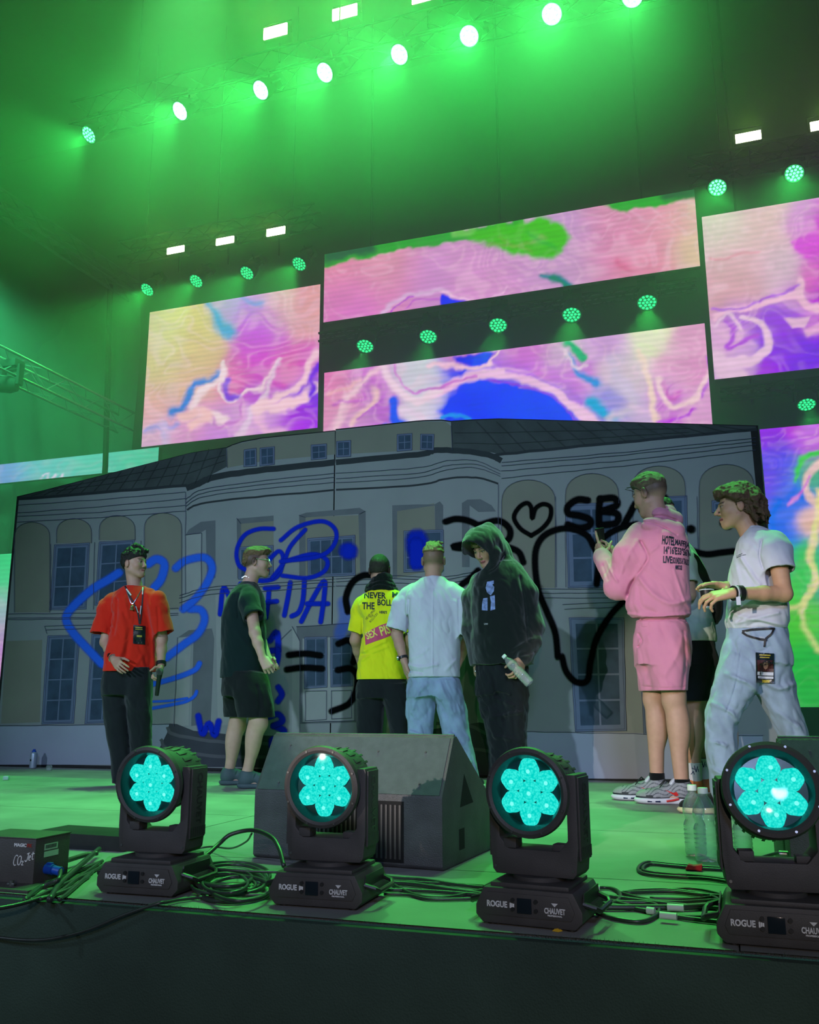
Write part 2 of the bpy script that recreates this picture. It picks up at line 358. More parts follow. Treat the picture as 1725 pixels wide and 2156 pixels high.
low_a = [(700, 800, 215, 130, 180, 30), (720, 860, 215, 150, 185, 25), (780, 790, 200, 120, 200, 24), (800, 840, 185, 110, 200, 24), (740, 890, 195, 140, 200, 20), (870, 800, 205, 200, 215, 28), (900, 850, 225, 215, 225, 26), (960, 850, 110, 90, 220, 20), (1000, 860, 40, 60, 235, 45), (1080, 860, 20, 60, 235, 45),
         (1100, 740, 205, 130, 205, 30), (1060, 790, 190, 100, 215, 20), (1180, 730, 205, 160, 205, 22), (1200, 800, 200, 120, 210, 26), (1180, 860, 70, 80, 225, 24), (1290, 720, 205, 165, 215, 24), (1360, 710, 220, 215, 190, 26), (1320, 790, 210, 185, 205, 26), (1420, 770, 215, 150, 195, 24), (1460, 720, 215, 160, 195, 20), (1290, 850, 150, 130, 215, 22), (1400, 830, 200, 120, 205, 20), (1480, 850, 215, 160, 205, 16), (1340, 860, 205, 175, 215, 16), (980, 720, 215, 150, 190, 22), (1140, 800, 215, 130, 205, 16)]
low_s = [([(940, 890), (920, 868), (940, 838), (1000, 805), (1060, 795), (1130, 812), (1190, 850), (1240, 895), (940, 895)], 'poly', 14, (25, 50, 235)),
         ([(905, 830), (960, 802), (1020, 786), (1090, 790), (1160, 815), (1210, 850), (1250, 890)], (16, 30), 8, (235, 190, 225)), ([(1030, 800), (1120, 815), (1180, 850), (1220, 890)], 3, 6, (165, 60, 215)), ([(1060, 782), (1130, 792), (1190, 822), (1230, 850)], 5, 8, (160, 80, 215)),
         ([(950, 748), (980, 745), (1042, 738), (1030, 758), (1000, 770), (975, 765)], 'poly', 7, (35, 35, 225)), ([(900, 765), (950, 762), (985, 776), (1035, 764)], (10, 8), 6, (240, 200, 220)), ([(1030, 762), (1042, 750), (1052, 738)], 5, 4, (240, 200, 220)),
         ([(1190, 718), (1210, 735), (1228, 752)], (12, 22), 7, (40, 150, 110)), ([(1196, 745), (1215, 775), (1240, 800), (1262, 815)], (6, 18), 9, (70, 130, 210)), ([(1188, 735), (1205, 765), (1235, 770)], 5, 5, (230, 200, 225)), ([(1248, 850), (1275, 868), (1300, 880)], 18, 10, (60, 150, 205)),
         ([(1290, 880), (1330, 850), (1300, 800), (1290, 760)], (20, 30), 16, (205, 185, 215)), ([(1345, 740), (1360, 780), (1370, 840), (1380, 885)], (10, 16), 8, (235, 205, 200)), ([(1385, 800), (1390, 830), (1420, 850), (1460, 840), (1485, 800), (1495, 780)], (14, 8), 7, (240, 205, 215)), ([(1380, 884), (1440, 878), (1465, 860)], 7, 5, (185, 70, 215)),
         ([(1395, 810), (1410, 830), (1435, 822)], 10, 8, (200, 90, 190)), ([(1490, 750), (1494, 800), (1480, 830)], 5, 5, (185, 90, 215)),
         ([(700, 900), (720, 870), (740, 830), (790, 790), (810, 775)], (16, 7), 9, (232, 195, 210)), ([(740, 895), (780, 850), (790, 820)], 12, 9, (230, 190, 195)), ([(690, 830), (730, 820), (760, 800)], 6, 8, (235, 180, 190)), ([(700, 850), (760, 840), (770, 810)], 3, 5, (190, 90, 195)), ([(755, 885), (800, 840), (812, 800)], 4, 6, (185, 90, 205)),
         ([(815, 770), (822, 800), (840, 830), (880, 842), (920, 815)], (16, 18), 9, (235, 210, 225)), ([(838, 760), (842, 800), (862, 825), (905, 815), (1000, 790)], 4, 4, (200, 110, 205)), ([(825, 850), (835, 880), (860, 900), (820, 900)], 22, 8, (45, 90, 230)), ([(850, 862), (880, 870), (890, 890)], 14, 8, (225, 205, 225)), ([(930, 885), (960, 872), (990, 885)], 10, 5, (60, 140, 220))]
led_wall('lower centre LED wall with a deep blue arc among pink swirls, just above the painted roof', -5.93, 0.17, 4.42, 6.065, low_a, low_s, 6, 61)
rt_a = [(1520, 480, 215, 190, 195, 40), (1600, 480, 220, 175, 190, 35), (1680, 470, 205, 130, 205, 20), (1720, 500, 205, 50, 205, 24), (1560, 560, 215, 165, 185, 40), (1640, 560, 210, 180, 200, 30), (1550, 610, 210, 160, 175, 30), (1710, 580, 215, 110, 190, 18), (1660, 620, 205, 150, 205, 16),
        (1560, 660, 165, 95, 210, 20), (1640, 680, 150, 75, 215, 24), (1700, 680, 200, 130, 210, 14), (1640, 740, 135, 65, 215, 26), (1700, 760, 120, 55, 215, 26), (1560, 760, 200, 160, 210, 22), (1620, 780, 160, 60, 215, 14), (1520, 720, 215, 170, 210, 20), (1800, 600, 180, 60, 205, 50)]
rt_s = [([(1660, 505), (1690, 495), (1740, 470), (1740, 540), (1700, 540)], 'poly', 8, (208, 45, 208)), ([(1505, 672), (1530, 652), (1600, 640), (1640, 628), (1680, 610), (1685, 590)], (10, 18), 6, (235, 190, 215)), ([(1500, 655), (1560, 645), (1640, 620), (1680, 598)], 4, 5, (165, 80, 215)), ([(1680, 612), (1700, 640), (1725, 650)], 18, 7, (235, 190, 215)),
        ([(1650, 668), (1680, 665), (1700, 660), (1690, 690), (1665, 690)], 'poly', 5, (225, 185, 215)), ([(1560, 665), (1600, 680), (1615, 720), (1600, 752), (1560, 765), (1520, 770)], (12, 26), 6, (228, 195, 220)), ([(1505, 690), (1530, 660), (1545, 670), (1560, 700)], 7, 4, (225, 190, 220)), ([(1510, 750), (1520, 790), (1560, 790)], 26, 8, (228, 195, 220)),
        ([(1530, 680), (1545, 700), (1530, 735), (1590, 710)], 9, 5, (175, 90, 210)), ([(1500, 540), (1540, 545), (1600, 530)], 4, 6, (210, 130, 160)), ([(1700, 700), (1725, 690)], 20, 8, (225, 170, 215))]
led_wall('right LED wall with pale pink field over violet curls, cut by the picture edge', 0.246, 3.9, 5.18, 7.77, rt_a, rt_s, 5, 91)
r2_a = [(1620, 920, 150, 70, 220, 20), (1690, 910, 190, 90, 215, 24), (1640, 960, 100, 90, 225, 25), (1620, 1020, 120, 90, 225, 25), (1660, 1040, 70, 110, 225, 22), (1700, 1000, 90, 160, 130, 18), (1640, 1110, 80, 110, 225, 25), (1630, 1180, 70, 150, 185, 22), (1700, 1100, 220, 180, 160, 14), (1690, 1200, 80, 190, 90, 26),
        (1640, 1260, 90, 190, 80, 26), (1700, 1300, 90, 185, 70, 26), (1680, 1420, 60, 170, 75, 40), (1700, 1520, 65, 165, 80, 40), (1650, 1550, 60, 160, 90, 40), (1640, 1340, 80, 185, 70, 24), (1900, 1200, 100, 120, 200, 80)]
r2_s = [([(1725, 950), (1700, 960), (1680, 985), (1670, 1010)], (14, 5), 6, (75, 190, 80)), ([(1725, 975), (1700, 1000), (1695, 1040), (1725, 1070)], (18, 16), 7, (225, 190, 190)), ([(1660, 1060), (1690, 1025), (1705, 1000)], 5, 5, (205, 110, 215)), ([(1722, 1040), (1718, 1100), (1706, 1170), (1716, 1230), (1700, 1260), (1690, 1290)], (14, 12), 8, (225, 215, 160)),
        ([(1712, 1110), (1708, 1240), (1680, 1275), (1650, 1285)], (5, 14), 8, (205, 210, 150)), ([(1690, 1280), (1700, 1330), (1725, 1370)], 10, 9, (190, 205, 140)), ([(1640, 1060), (1625, 1110), (1645, 1150), (1632, 1180)], 14, 14, (60, 110, 225))]
led_wall('lower right LED wall with green and blue liquid swirls, beside the painted house', 0.79, 3.9, 0.55, 4.37, r2_a, r2_s, 5, 121, 0.025)
# side banner of light at far left behind the house front
ban = empty('led_banner', (-13.0, 13.4, 3.9)); tag(ban, 'pale blue LED banner at the far left behind the painted roof', 'screen')
na = [(0, 1000, 130, 150, 215, 40), (100, 1000, 120, 190, 190, 40), (200, 985, 110, 190, 175, 40), (300, 985, 100, 190, 160, 40)]
p0, p1, p2, p3 = at(0, 1020, Y=13.4), at(330, 1020, Y=13.4), at(330, 978, Y=13.4), at(0, 978, Y=13.4)
x0, x1, z0, z1 = -16.0, p1.x, p0.z + .02, p3.z
X, Zz = np.meshgrid(np.linspace(x0, x1, 120), np.linspace(z0, z1, 16)); pxx, pyy = proj(np.stack([X, np.full(X.shape, 13.4), Zz], -1))
c = field(pxx, pyy, na, [([(84, 1016), (92, 1000), (104, 998), (98, 1014), (90, 1018)], 3, 3, (225, 215, 240)), ([(104, 1018), (118, 1000)], 5, 3, (230, 215, 240)), ([(124, 1018), (131, 1000)], 5, 3, (230, 215, 240))], 2, 5)
I = np.arange(X.size).reshape(X.shape); Q = np.stack([I[:-1, :-1], I[:-1, 1:], I[1:, 1:], I[1:, :-1]], -1).reshape(-1, 4)
npmesh('display', np.stack([X + 13.0, 0 * X, Zz - 3.9], -1).reshape(-1, 3), Q, m_led, ban, color=c.reshape(-1, 3))
b = MB(); b.box(((x0 + x1) / 2 + 13.0, 0.06, (z0 + z1) / 2 - 3.9), (x1 - x0, 0.1, z1 - z0)); b.build('cabinet', m_cab, ban, 0)
# wide LED strip low at the back left (its end shows left of the painted house)
lw = [( -20, 1060, 90, 200, 140, 60), (20, 1150, 80, 205, 130, 60), (10, 1290, 150, 190, 190, 40), (0, 1340, 190, 130, 200, 40), (20, 1200, 90, 195, 140, 40)]
led_wall('low green LED wall at the far left edge behind the house front', -15.6, -11.2, 0.3, 3.4, lw, [([( -30, 1140), (20, 1150), (40, 1160)], 3, 3, (130, 220, 170))], 6, 77, 0.05, 13.3)

# ------------------------------------------------ stage lamps
GREEN = (0.05, 1.0, 0.14)
m_lamp = mat('lamp_housing', (0.006, 0.006, 0.006, 1), 0.8, var=0.1, spec=0.15)
def lamp_proto(hot):
    r = empty('wash_lamp')
    b = MB(); b.lathe([(0.05, 0.22), (0.10, 0.20), (0.125, 0.10), (0.13, 0.0), (0.12, -0.012), (0.115, 0.004), (0.0, 0.004)], n=32); b.build('lamp_head', m_lamp, r)
    e = emat('lens_' + hot, {'hot': (0.55, 1.0, 0.80, 1), 'warm': (0.16, 1.0, 0.45, 1), 'dim': (0.03, 0.95, 0.30, 1)}[hot], {'hot': 14.0, 'warm': 3.2, 'dim': 1.5}[hot])
    b = MB(); k = 0
    pos = [(0, 0)] + [(0.045 * math.cos(a), 0.045 * math.sin(a)) for a in np.arange(6) * PI / 3] + [(0.088 * math.cos(a), 0.088 * math.sin(a)) for a in np.arange(12) * PI / 6 + .1]
    for (x, y) in pos:
        b.lathe([(0.0, -0.010), (0.012, -0.008), (0.0175, 0.0), (0.0175, 0.004)], (x, y, 0), n=10)
    b.build('lens_cluster', e, r)
    e2 = emat('lens_glow_' + hot, {'hot': (0.3, 1.0, 0.55, 1), 'warm': (0.03, 0.8, 0.2, 1), 'dim': (0.01, 0.5, 0.12, 1)}[hot], {'hot': 3.0, 'warm': 0.8, 'dim': 0.5}[hot])
    b = MB(); b.lathe([(0.116, 0.002), (0.0, 0.002)], n=32); b.build('reflector', e2, r)
    b = MB(); b.tube([(-0.15, 0, 0.08), (-0.155, 0, 0.25), (-0.12, 0, 0.31), (0.12, 0, 0.31), (0.155, 0, 0.25), (0.15, 0, 0.08)], 0.012, 6); b.box((0, 0, 0.36), (0.22, 0.16, 0.1)); b.build('yoke', m_lamp, r)
    return r
protos = {k: lamp_proto(k) for k in ('hot', 'warm', 'dim')}; used = set()
def zat(px, py, Y): return at(px, py, Y=Y).z
TRUSS_Z = {'top row of round wash lamps': zat(684, 153, 9.3) + .42, 'wash lamps above the side LED walls': zat(520, 575, 12.4) + .42, 'wash lamps between the centre LED walls': zat(1049, 685, 12.4) + .30, 'lamp between the right LED walls': zat(1699, 852, 12.4) + .30}
def wash_lamp(px, py, Y, hot, aim, energy, label, group, ang=58, sc=1.0):
    p = at(px, py, Y=Y)
    r = protos[hot] if hot not in used else copy_tree(protos[hot]); used.add(hot)
    r.location = p; d = Vector(aim).normalized(); r.rotation_euler = (-d).to_track_quat('Z', 'Y').to_euler(); r.scale = (sc, sc, sc)
    tag(r, label, 'stage light', group)
    zt = TRUSS_Z[group]; mw = Matrix.LocRotScale(p, r.rotation_euler, Vector((sc, sc, sc))); b = MB(); back = p - d * .22 * sc; b.tube([mw @ Vector((.155, 0, .16)), mw @ Vector((.155, 0, .30)), Vector((p.x + .04, back.y, max(back.z, p.z) + .16)), Vector((p.x, back.y + .02, zt))], .012, 6); b.bm.transform(mw.inverted()); b.build('hanging_bracket', m_lamp, r)
    s = spot('lamp_beam', p + d * 0.03, p + d, energy, GREEN, ang, 0.55, 0.08, 1.0)
    return r
rowA = [(187, 284, 'warm', 330), (379, 234, 'hot', 420), (549, 190, 'hot', 480), (684, 153, 'hot', 520), (841, 115, 'hot', 600), (988, 76, 'hot', 700), (1162, 30, 'hot', 700), (1332, -8, 'hot', 500)]
nmA = ['dimmest round green lamp at the far left of the top row', 'second round green lamp from the left in the top row', 'third round green lamp from the left in the top row', 'fourth round green lamp from the left in the top row', 'fifth round green lamp from left in the top row, white hot', 'sixth round lamp from left in the top row, dazzling white', 'dazzling white round lamp right of centre near the top edge', 'last round lamp of the top row, cut off by the top edge']
for (px, py, h, e), lb in zip(rowA, nmA):
    wash_lamp(px, py, 9.3, h, (-0.38, -0.85, -1) if px < 900 else (-0.2, -0.85, -1), e * .85, lb, 'top row of round wash lamps', 86, 1.05)
for (px, py, h, e), lb in zip([(310, 610, 'dim', 150), (413, 592, 'dim', 150), (520, 575, 'dim', 150), (630, 556, 'dim', 150), (1511, 395, 'warm', 120), (1673, 365, 'warm', 120)],
                              ['leftmost green lamp above the left LED wall', 'second green lamp from left above the left LED wall', 'third green lamp from left above the left LED wall', 'green lamp above the top right corner of left LED wall', 'bright green lamp above the left end of right LED wall', 'bright green lamp above right LED wall near picture edge']):
    wash_lamp(px, py, 12.4, h, (-0.2, -0.75, -1), e * 2.0, lb, 'wash lamps above the side LED walls', 56, 1.1)
for (px, py, e), lb in zip([(769, 729, 60), (902, 709, 55), (1049, 685, 60), (1204, 663, 110), (1363, 637, 120)],
                           ['leftmost green lamp in the dark gap between the centre screens', 'second green lamp from left in gap between the centre screens', 'middle green lamp in gap between the centre screens', 'fourth green lamp in gap between centre screens, strong beam', 'rightmost green lamp in gap between the centre screens, strong beam']):
    wash_lamp(px, py, 12.4, 'dim', (0.0, -0.55, -1), e * 2.0, lb, 'wash lamps between the centre LED walls', 50, 1.2)
wash_lamp(1699, 852, 12.4, 'dim', (0, -0.55, -1), 140, 'single green lamp in the gap between the right LED walls', 'lamp between the right LED walls', 50)
# blinders: rectangular white panels
m_bl = emat('blinder_panel', (0.90, 1.0, 0.62, 1), 9.0)
def blinder(px, py, w_, h, Y, label, group, energy=60):
    p = at(px, py, Y=Y); r = empty('blinder_light', p); tag(r, label, 'stage light', group)
    b = MB(); b.box((0, 0, 0), (w_, 0.02, h)); b.build('light_panel', m_bl, r, 0)
    b = MB(); b.box((0, 0.09, 0), (w_ + .03, 0.15, h + .03), bev=.008); b.build('housing', m_lamp, r)
    b = MB(); b.tube([(-w_ / 2 - .03, .08, 0), (-w_ / 2 - .03, .08, .2), (w_ / 2 + .03, .08, .2), (w_ / 2 + .03, .08, 0)], .01, 6); b.build('bracket', m_lamp, r)
    b = MB(); b.cyl((0, .12, -h / 2), (0, .15, -.38), .014, n=8); b.build('post', m_lamp, r)
    l = spot('blinder_beam', p + Vector((0, -.04, 0)), p + Vector((0, -1, -.25)), energy, (0.35, 1.0, 0.05), 150, 1.0, 0.15, 1.0)
for q, lb in zip([(580, 66), (726, 26), (895, -10)], ['left white blinder panel near the top edge', 'white blinder panel at the top edge, second from left', 'white blinder panel cut off by the top edge']):
    blinder(*q, 0.36, 0.175, 9.6, lb, 'blinder panels above the top lamp row', 55)
for q, lb in zip([(370, 525), (474, 506), (581, 487), (1576, 288), (1735, 262)], ['leftmost small white blinder over the left LED wall', 'middle small white blinder over the left LED wall', 'right small white blinder over the left LED wall', 'white blinder panel over the right LED wall', 'white blinder panel cut off by the right picture edge']):
    blinder(*q, 0.345, 0.135, 12.4, lb, 'blinder panels over the LED walls', 30)

# ------------------------------------------------ trusses, drape, hanging fixture
m_alu = mat('truss_aluminium', (0.08, 0.10, 0.09, 1), 0.4, 0.3, var=0.1)
def truss(a, b_, w_, label, m=m_alu, r=0.022, n=None, group=None):
    a, b_ = Vector(a), Vector(b_); d = b_ - a; L_ = d.length; root = empty('lighting_truss', a); tag(root, label, 'truss', group)
    t = d.normalized(); s = t.cross(Vector((0, 0, 1))).normalized(); u = s.cross(t)
    cs = [s * w_ / 2 + u * w_ / 2, -s * w_ / 2 + u * w_ / 2, -s * w_ / 2 - u * w_ / 2, s * w_ / 2 - u * w_ / 2]
    for c_ in cs:
        q = MB(); q.cyl(c_, c_ + d, r, n=8); q.build('chord', m, root)
    n = n or max(2, round(L_ / (w_ * 1.3))); q = MB()
    for k in range(4):
        A, B = cs[k], cs[(k + 1) % 4]
        for i in range(n):
            p0, p1 = t * L_ * i / n, t * L_ * (i + 1) / n
            q.cyl((A if i % 2 else B) + p0, (B if i % 2 else A) + p1, r * .4, n=5)
    q.build('web', m, root)
    if abs(d.y) < .5:
        for f_ in (.12, .5, .88):
            q = MB()
            if w_ > .2: q.cyl(d * f_ + u * w_ / 2, Vector((d * f_).to_tuple()) + Vector((0, 0, 13.0 - a.z - d.z * f_)), .008, n=8); q.build('hoist_chain', m_lamp, root)
            else: q.cyl(d * f_ + u * w_ / 2, d * f_ + u * w_ / 2 + Vector((0, 13.24 - a.y, 0)), .014, n=8); q.cyl(d * f_ + Vector((0, 13.22 - a.y, 0)), d * f_ + Vector((0, 13.22 - a.y, 13.0 - a.z)), .02, n=8); q.build('wall_bracket', m_lamp, root)
    return root
truss(at(-60, 735, Y=9.5), at(265, 890, Y=13.2), 0.34, 'bright lattice truss running down from the left picture edge to the banner')
truss(at(-40, 400, Y=10.5), at(285, 615, Y=13.2), 0.30, 'faint lattice truss high at the left leading to the first wash lamp')
yy = 9.3
a, b_ = at(150, 240, Y=yy), at(1400, -80, Y=yy); a.z = zat(684, 153, yy)
truss((a.x, yy + .15, a.z + .35), (b_.x, yy + .15, a.z + .35), 0.36, 'long dark overhead truss carrying the top row of lamps', m_lamp, .014)
a = at(300, 560, Y=12.4)
truss((-9.8, 12.55, a.z + .42), (-5.9, 12.55, a.z + .42), 0.3, 'dark overhead truss above the left LED wall', m_lamp)
a = at(1511, 395, Y=12.4); truss((0.1, 12.55, a.z + .42), (4.0, 12.55, a.z + .42), 0.3, 'dark overhead truss above the right LED wall', m_lamp)
a = at(1049, 685, Y=12.4); truss((-5.9, 12.75, a.z + .36), (0.1, 12.75, a.z + .36), 0.14, 'dark lamp bar in the gap between the centre screens', m_lamp)
a = at(1699, 852, Y=12.4); truss((0.3, 12.62, a.z + .34), (4.0, 12.62, a.z + .34), 0.14, 'dark lamp bar in the gap between the right LED walls', m_lamp)
# vertical pole and gathered drape on the left
m_drape = mat('drape', (0.055, 0.08, 0.065, 1), 0.9, var=0.2, scale=2)
pt, pb = at(232, 600, Y=12.9), at(222, 980, Y=12.9)
b = MB(); b.tube([pt, pb, (pb.x, 12.9, 0)], 0.05, 8); po = b.build('drape_pole', m_lamp); tag(po, 'dark upright pole at the edge of the left drape', 'pole')
n1, n2 = 90, 60; V = np.zeros((n2, n1, 3))
for j in range(n2):
    v = j / (n2 - 1)
    zt = 9.6 + (0.6 - v) * 0  # hangs from one rail
    for i in range(n1):
        u = i / (n1 - 1); x = -17.5 + u * 6.9
        sag = 2.2 * math.sin(PI * u) * (1 - v) ** 1.5
        z = 9.8 * (1 - v) - sag + 0.02
        y = 14.2 + 0.10 * math.sin(u * 60 + 2.5 * math.sin(v * 4 + u * 3)) + 0.12 * math.sin(u * 23 + v * 5) + 0.10 * math.sin((u * 6 + v * 9)) 
        V[j, i] = (x, y, z)
I = np.arange(n1 * n2).reshape(n2, n1); Q = np.stack([I[:-1, :-1], I[:-1, 1:], I[1:, 1:], I[1:, :-1]], -1).reshape(-1, 4)
dr = npmesh('side_drape', V.reshape(-1, 3), Q, m_drape); tag(dr, 'large gathered dark drape hanging at the back left of the stage', 'curtain')
# fixture hanging under the lower truss, magenta lens turned left
p = at(22, 810, Y=10.2); hf = empty('hanging_moving_head', p); tag(hf, 'hanging moving head with a magenta lens at left picture edge', 'stage light')
b = MB(); b.box((0, 0, .32), (.30, .22, .12), bev=.02); b.build('base', m_lamp, hf)
b = MB(); b.prism([(-.19, .3), (.19, .3), (.19, -.02), (.14, -.02), (.14, .22), (-.14, .22), (-.14, -.02), (-.19, -.02)], .1); b.build('yoke', m_lamp, hf, loc=(0, -.05, 0))
b = MB(); b.lathe([(0, .12), (.10, .1), (.13, 0), (.12, -.2), (.10, -.21)], axis='X', n=24); b.build('head', m_lamp, hf, rot=(0, 0, .4))
b = MB(); b.lathe([(0, -.235), (.06, -.225), (.098, -.205)], axis='X', n=24); b.build('lens', emat('magenta_lens', (0.8, 0.08, 0.75, 1), 2.0), hf, rot=(0, 0, .4))

# ------------------------------------------------ stage haze
HAZE = 0.052
mh = bpy.data.materials.new('stage_haze'); mh.use_nodes = True; nt = mh.node_tree; nt.nodes.clear()
ou = nt.nodes.new('ShaderNodeOutputMaterial'); vs = nt.nodes.new('ShaderNodeVolumeScatter'); vs.inputs['Anisotropy'].default_value = 0.25
vs.inputs['Density'].default_value = HAZE; vs.inputs['Color'].default_value = (0.85, 0.95, 0.9, 1)
nt.links.new(vs.outputs[0], ou.inputs['Volume'])
b = MB(); b.prism([(8.0, .05), (14.6, .05), (14.6, 12.9), (3.2, 12.9), (3.2, 5.4), (8.0, 5.4)], -24.6, Matrix.Translation((-17.3, 0, 0)) @ Matrix.Rotation(PI / 2, 4, 'Z')); hz = b.build('stage_haze', mh, None, 0); tag(hz, 'thin smoke haze filling the air over the stage', 'haze', kind='stuff')
# ================================================================ painted house front (a printed flat standing on the deck)
def z6(x, y): return (x * .5101, 860 + y * .5102)
def z7(x, y): return (850 + x * .4638, 860 + y * .4638)
def z1(x, y): return (x * .3594, 1080 + y * .3594)
def z2(x, y): return (580 + x * .3594, 1050 + y * .3594)
house = empty('painted_house_front', (-3, YF, 0)); tag(house, 'large flat stage backdrop painted as a pale manor house with graffiti sprayed on it', 'backdrop')
def hp(p, dy=0.0):
    q = at(p[0], p[1], Y=YF); return Vector((q.x + 3, -dy, max(q.z, 0.004)))
FC = {}
def fcol(name, rgb, var=0.10, scale=5):
    return mat('paint_' + name, C(*rgb), 0.75, var=var, scale=scale, spec=0.25)
C_WALL = fcol('wall', (126, 131, 130), .07, 1.7); C_NICHE = fcol('niche', (116, 117, 104), .07, 2); C_ROOF = fcol('roof', (60, 67, 66), .18, 5); C_BAND = fcol('band', (42, 48, 50), .1)
C_BASE = fcol('plinth', (140, 146, 160), .05, 2); C_PANE = fcol('pane', (50, 68, 86), .22, 7); C_FR = fcol('window_frame', (92, 104, 126), .1); C_LINE = fcol('line', (58, 62, 82), .1)
C_SHADE = fcol('recess', (92, 97, 100), .1); C_STEP = fcol('step', (56, 60, 66), .12); C_STEP2 = fcol('step_edge', (80, 82, 86), .1); C_LIGHT = fcol('column', (137, 141, 138), .05)
C_RLINE = fcol('roof_line', (50, 55, 57), .1)
layer = [0.0]
def arch(f, x0, x1, t, bb, skew=0):
    r = (x1 - x0) / 2; c = (x0 + x1) / 2; h = min(r * .85, (bb - t) * .9); pts = [f(x0, bb)]
    for a in np.linspace(PI, 0, 15): pts.append(f(c + r * math.cos(a), t + h - h * math.sin(a) ** .8 - skew * math.cos(a) * .5))
    return pts + [f(x1, bb)]
class Art:
    """flat painted shapes; each shape gets its own sliver of depth above the canvas"""
    def __init__(s): s.polys = []; s.strips = []
    def poly(s, pts, lift=None):
        layer[0] += 0.00004; s.polys.append(([hp(p, 0.0010 + layer[0]) for p in pts])); return s
    def line(s, pts, w=1.6, smooth=False, jit=0.7, seed=0):
        w = w * (.72 if w < 2 else 1)
        P = catmull(pts, 6) if smooth else np.asarray(pts, float)
        R = random.Random(int(P[0][0] * 7 + P[0][1])); Q = []
        for i in range(len(P) - 1):
            L_ = np.hypot(*(P[i + 1] - P[i])); n = max(1, int(L_ / 25))
            for k in range(n): Q.append(P[i] + (P[i + 1] - P[i]) * k / n + np.array([R.uniform(-jit, jit), R.uniform(-jit, jit)]))
        Q.append(P[-1]); layer[0] += 0.00004
        Q = [Q[0]] + [q for i, q in enumerate(Q[1:]) if np.hypot(*(q - Q[i])) > .05]; A_, B_ = [], []
        for i in range(len(Q)):
            d0 = Q[i] - Q[i - 1] if i else Q[1] - Q[0]; d1 = Q[i + 1] - Q[i] if i < len(Q) - 1 else d0
            d0 = d0 / (np.hypot(*d0) + 1e-9); d1 = d1 / (np.hypot(*d1) + 1e-9); t = d0 + d1; l = np.hypot(*t)
            t = t / l if l > .3 else d1; n_ = np.array([-t[1], t[0]]); mi = min(1 / max(abs(n_ @ np.array([-d1[1], d1[0]])), .5), 1.8); A_.append(Q[i] + n_ * w / 2 * mi); B_.append(Q[i] - n_ * w / 2 * mi)
        n0 = len(s.strips); s.strips.append(([hp(q, 0.0010 + layer[0]) for q in A_], [hp(q, 0.0010 + layer[0]) for q in B_]))
        return s
    def build(s, name, m):
        V = []; T = []
        for p in s.polys:
            n = len(V); V += [tuple(v) for v in p]
            for t in tessellate_polygon([p]): T.append([n + t[0], n + t[1], n + t[2]])
        for A_, B_ in s.strips:
            n = len(V); V += [tuple(v) for p in zip(A_, B_) for v in p]
            for i in range(len(A_) - 1): k = n + 2 * i; T += [[k, k + 1, k + 3], [k, k + 3, k + 2]]
        return npmesh(name, V, T, m, house, smooth=0)
# canvas body: outline of the flat, 6 cm thick
outl = [z6(70, 363), z6(180, 337), z6(600, 230), z6(790, 182), z6(935, 160), z6(960, 148), z6(1000, 135), z6(1080, 120), z6(1383, 90)]
outr = [z6(1387, 85), z7(60, 55), z7(100, 52), z7(172, 50), z7(215, 56), z7(300, 50), z7(430, 45), z7(900, 58), z7(1610, 77)]
TL = hp(outl[0]); TR = hp(outr[-1]); seam_x = hp((706, 905)).x
def flat(pts, name):
    b = MB(); b.prism([(p.x, p.z) for p in pts], 0.07); return b.build(name, m_black, house, 0)
A = [hp(p) for p in outl]; Bp = [hp(p) for p in outr]
zL = A[-1].z; flat(A + [Vector((seam_x - .004, 0, zL)), Vector((seam_x - .004, 0, .004)), Vector((TL.x, 0, .004))], 'canvas_frame')
flat([Vector((seam_x + .004, 0, Bp[0].z))] + Bp + [Vector((TR.x, 0, .004)), Vector((seam_x + .004, 0, .004))], 'canvas_frame')
b = MB()
for x in (TL.x + .3, -3.2, -1.9, .2, 1.6, TR.x - .3):
    b.prism([(0.08, 0.0), (0.9, 0.0), (0.08, 1.7)], 0.05, Matrix.Translation((x, 0, 0)) @ Matrix.Rotation(PI / 2, 4, 'Z'))
b.build('rear_brace', m_black, house)
E_ = 0.02
# wall colour over the full outline (inside a black border at the left and right edge)
wl_ = Art()
pl = [A[0] + Vector((.03, 0, -.03))] + [a - Vector((0, 0, .012)) for a in A[1:]] + [Vector((seam_x - .006, 0, zL - .012)), Vector((seam_x - .006, 0, .03)), Vector((TL.x + .03, 0, .03))]
pr_ = [Vector((seam_x + .006, 0, Bp[0].z - .012))] + [a - Vector((0, 0, .012)) for a in Bp[:-1]] + [Bp[-1] + Vector((-.06, 0, -.02)), Vector((TR.x - .04, 0, .03)), Vector((seam_x + .006, 0, .03))]
for q in (pl, pr_): wl_.polys.append([Vector((v.x, -0.0010, v.z)) for v in q])
wl_.build('painted_wall', C_WALL)
# plinth
ar = Art(); ar.poly([z6(0, 1312), z6(700, 1302), z6(700, 1470), z6(-20, 1470)]); ar.poly([z7(525, 1466), z7(1630, 1482), z7(1636, 1686), z7(525, 1678)])
ar.build('painted_plinth', C_BASE)
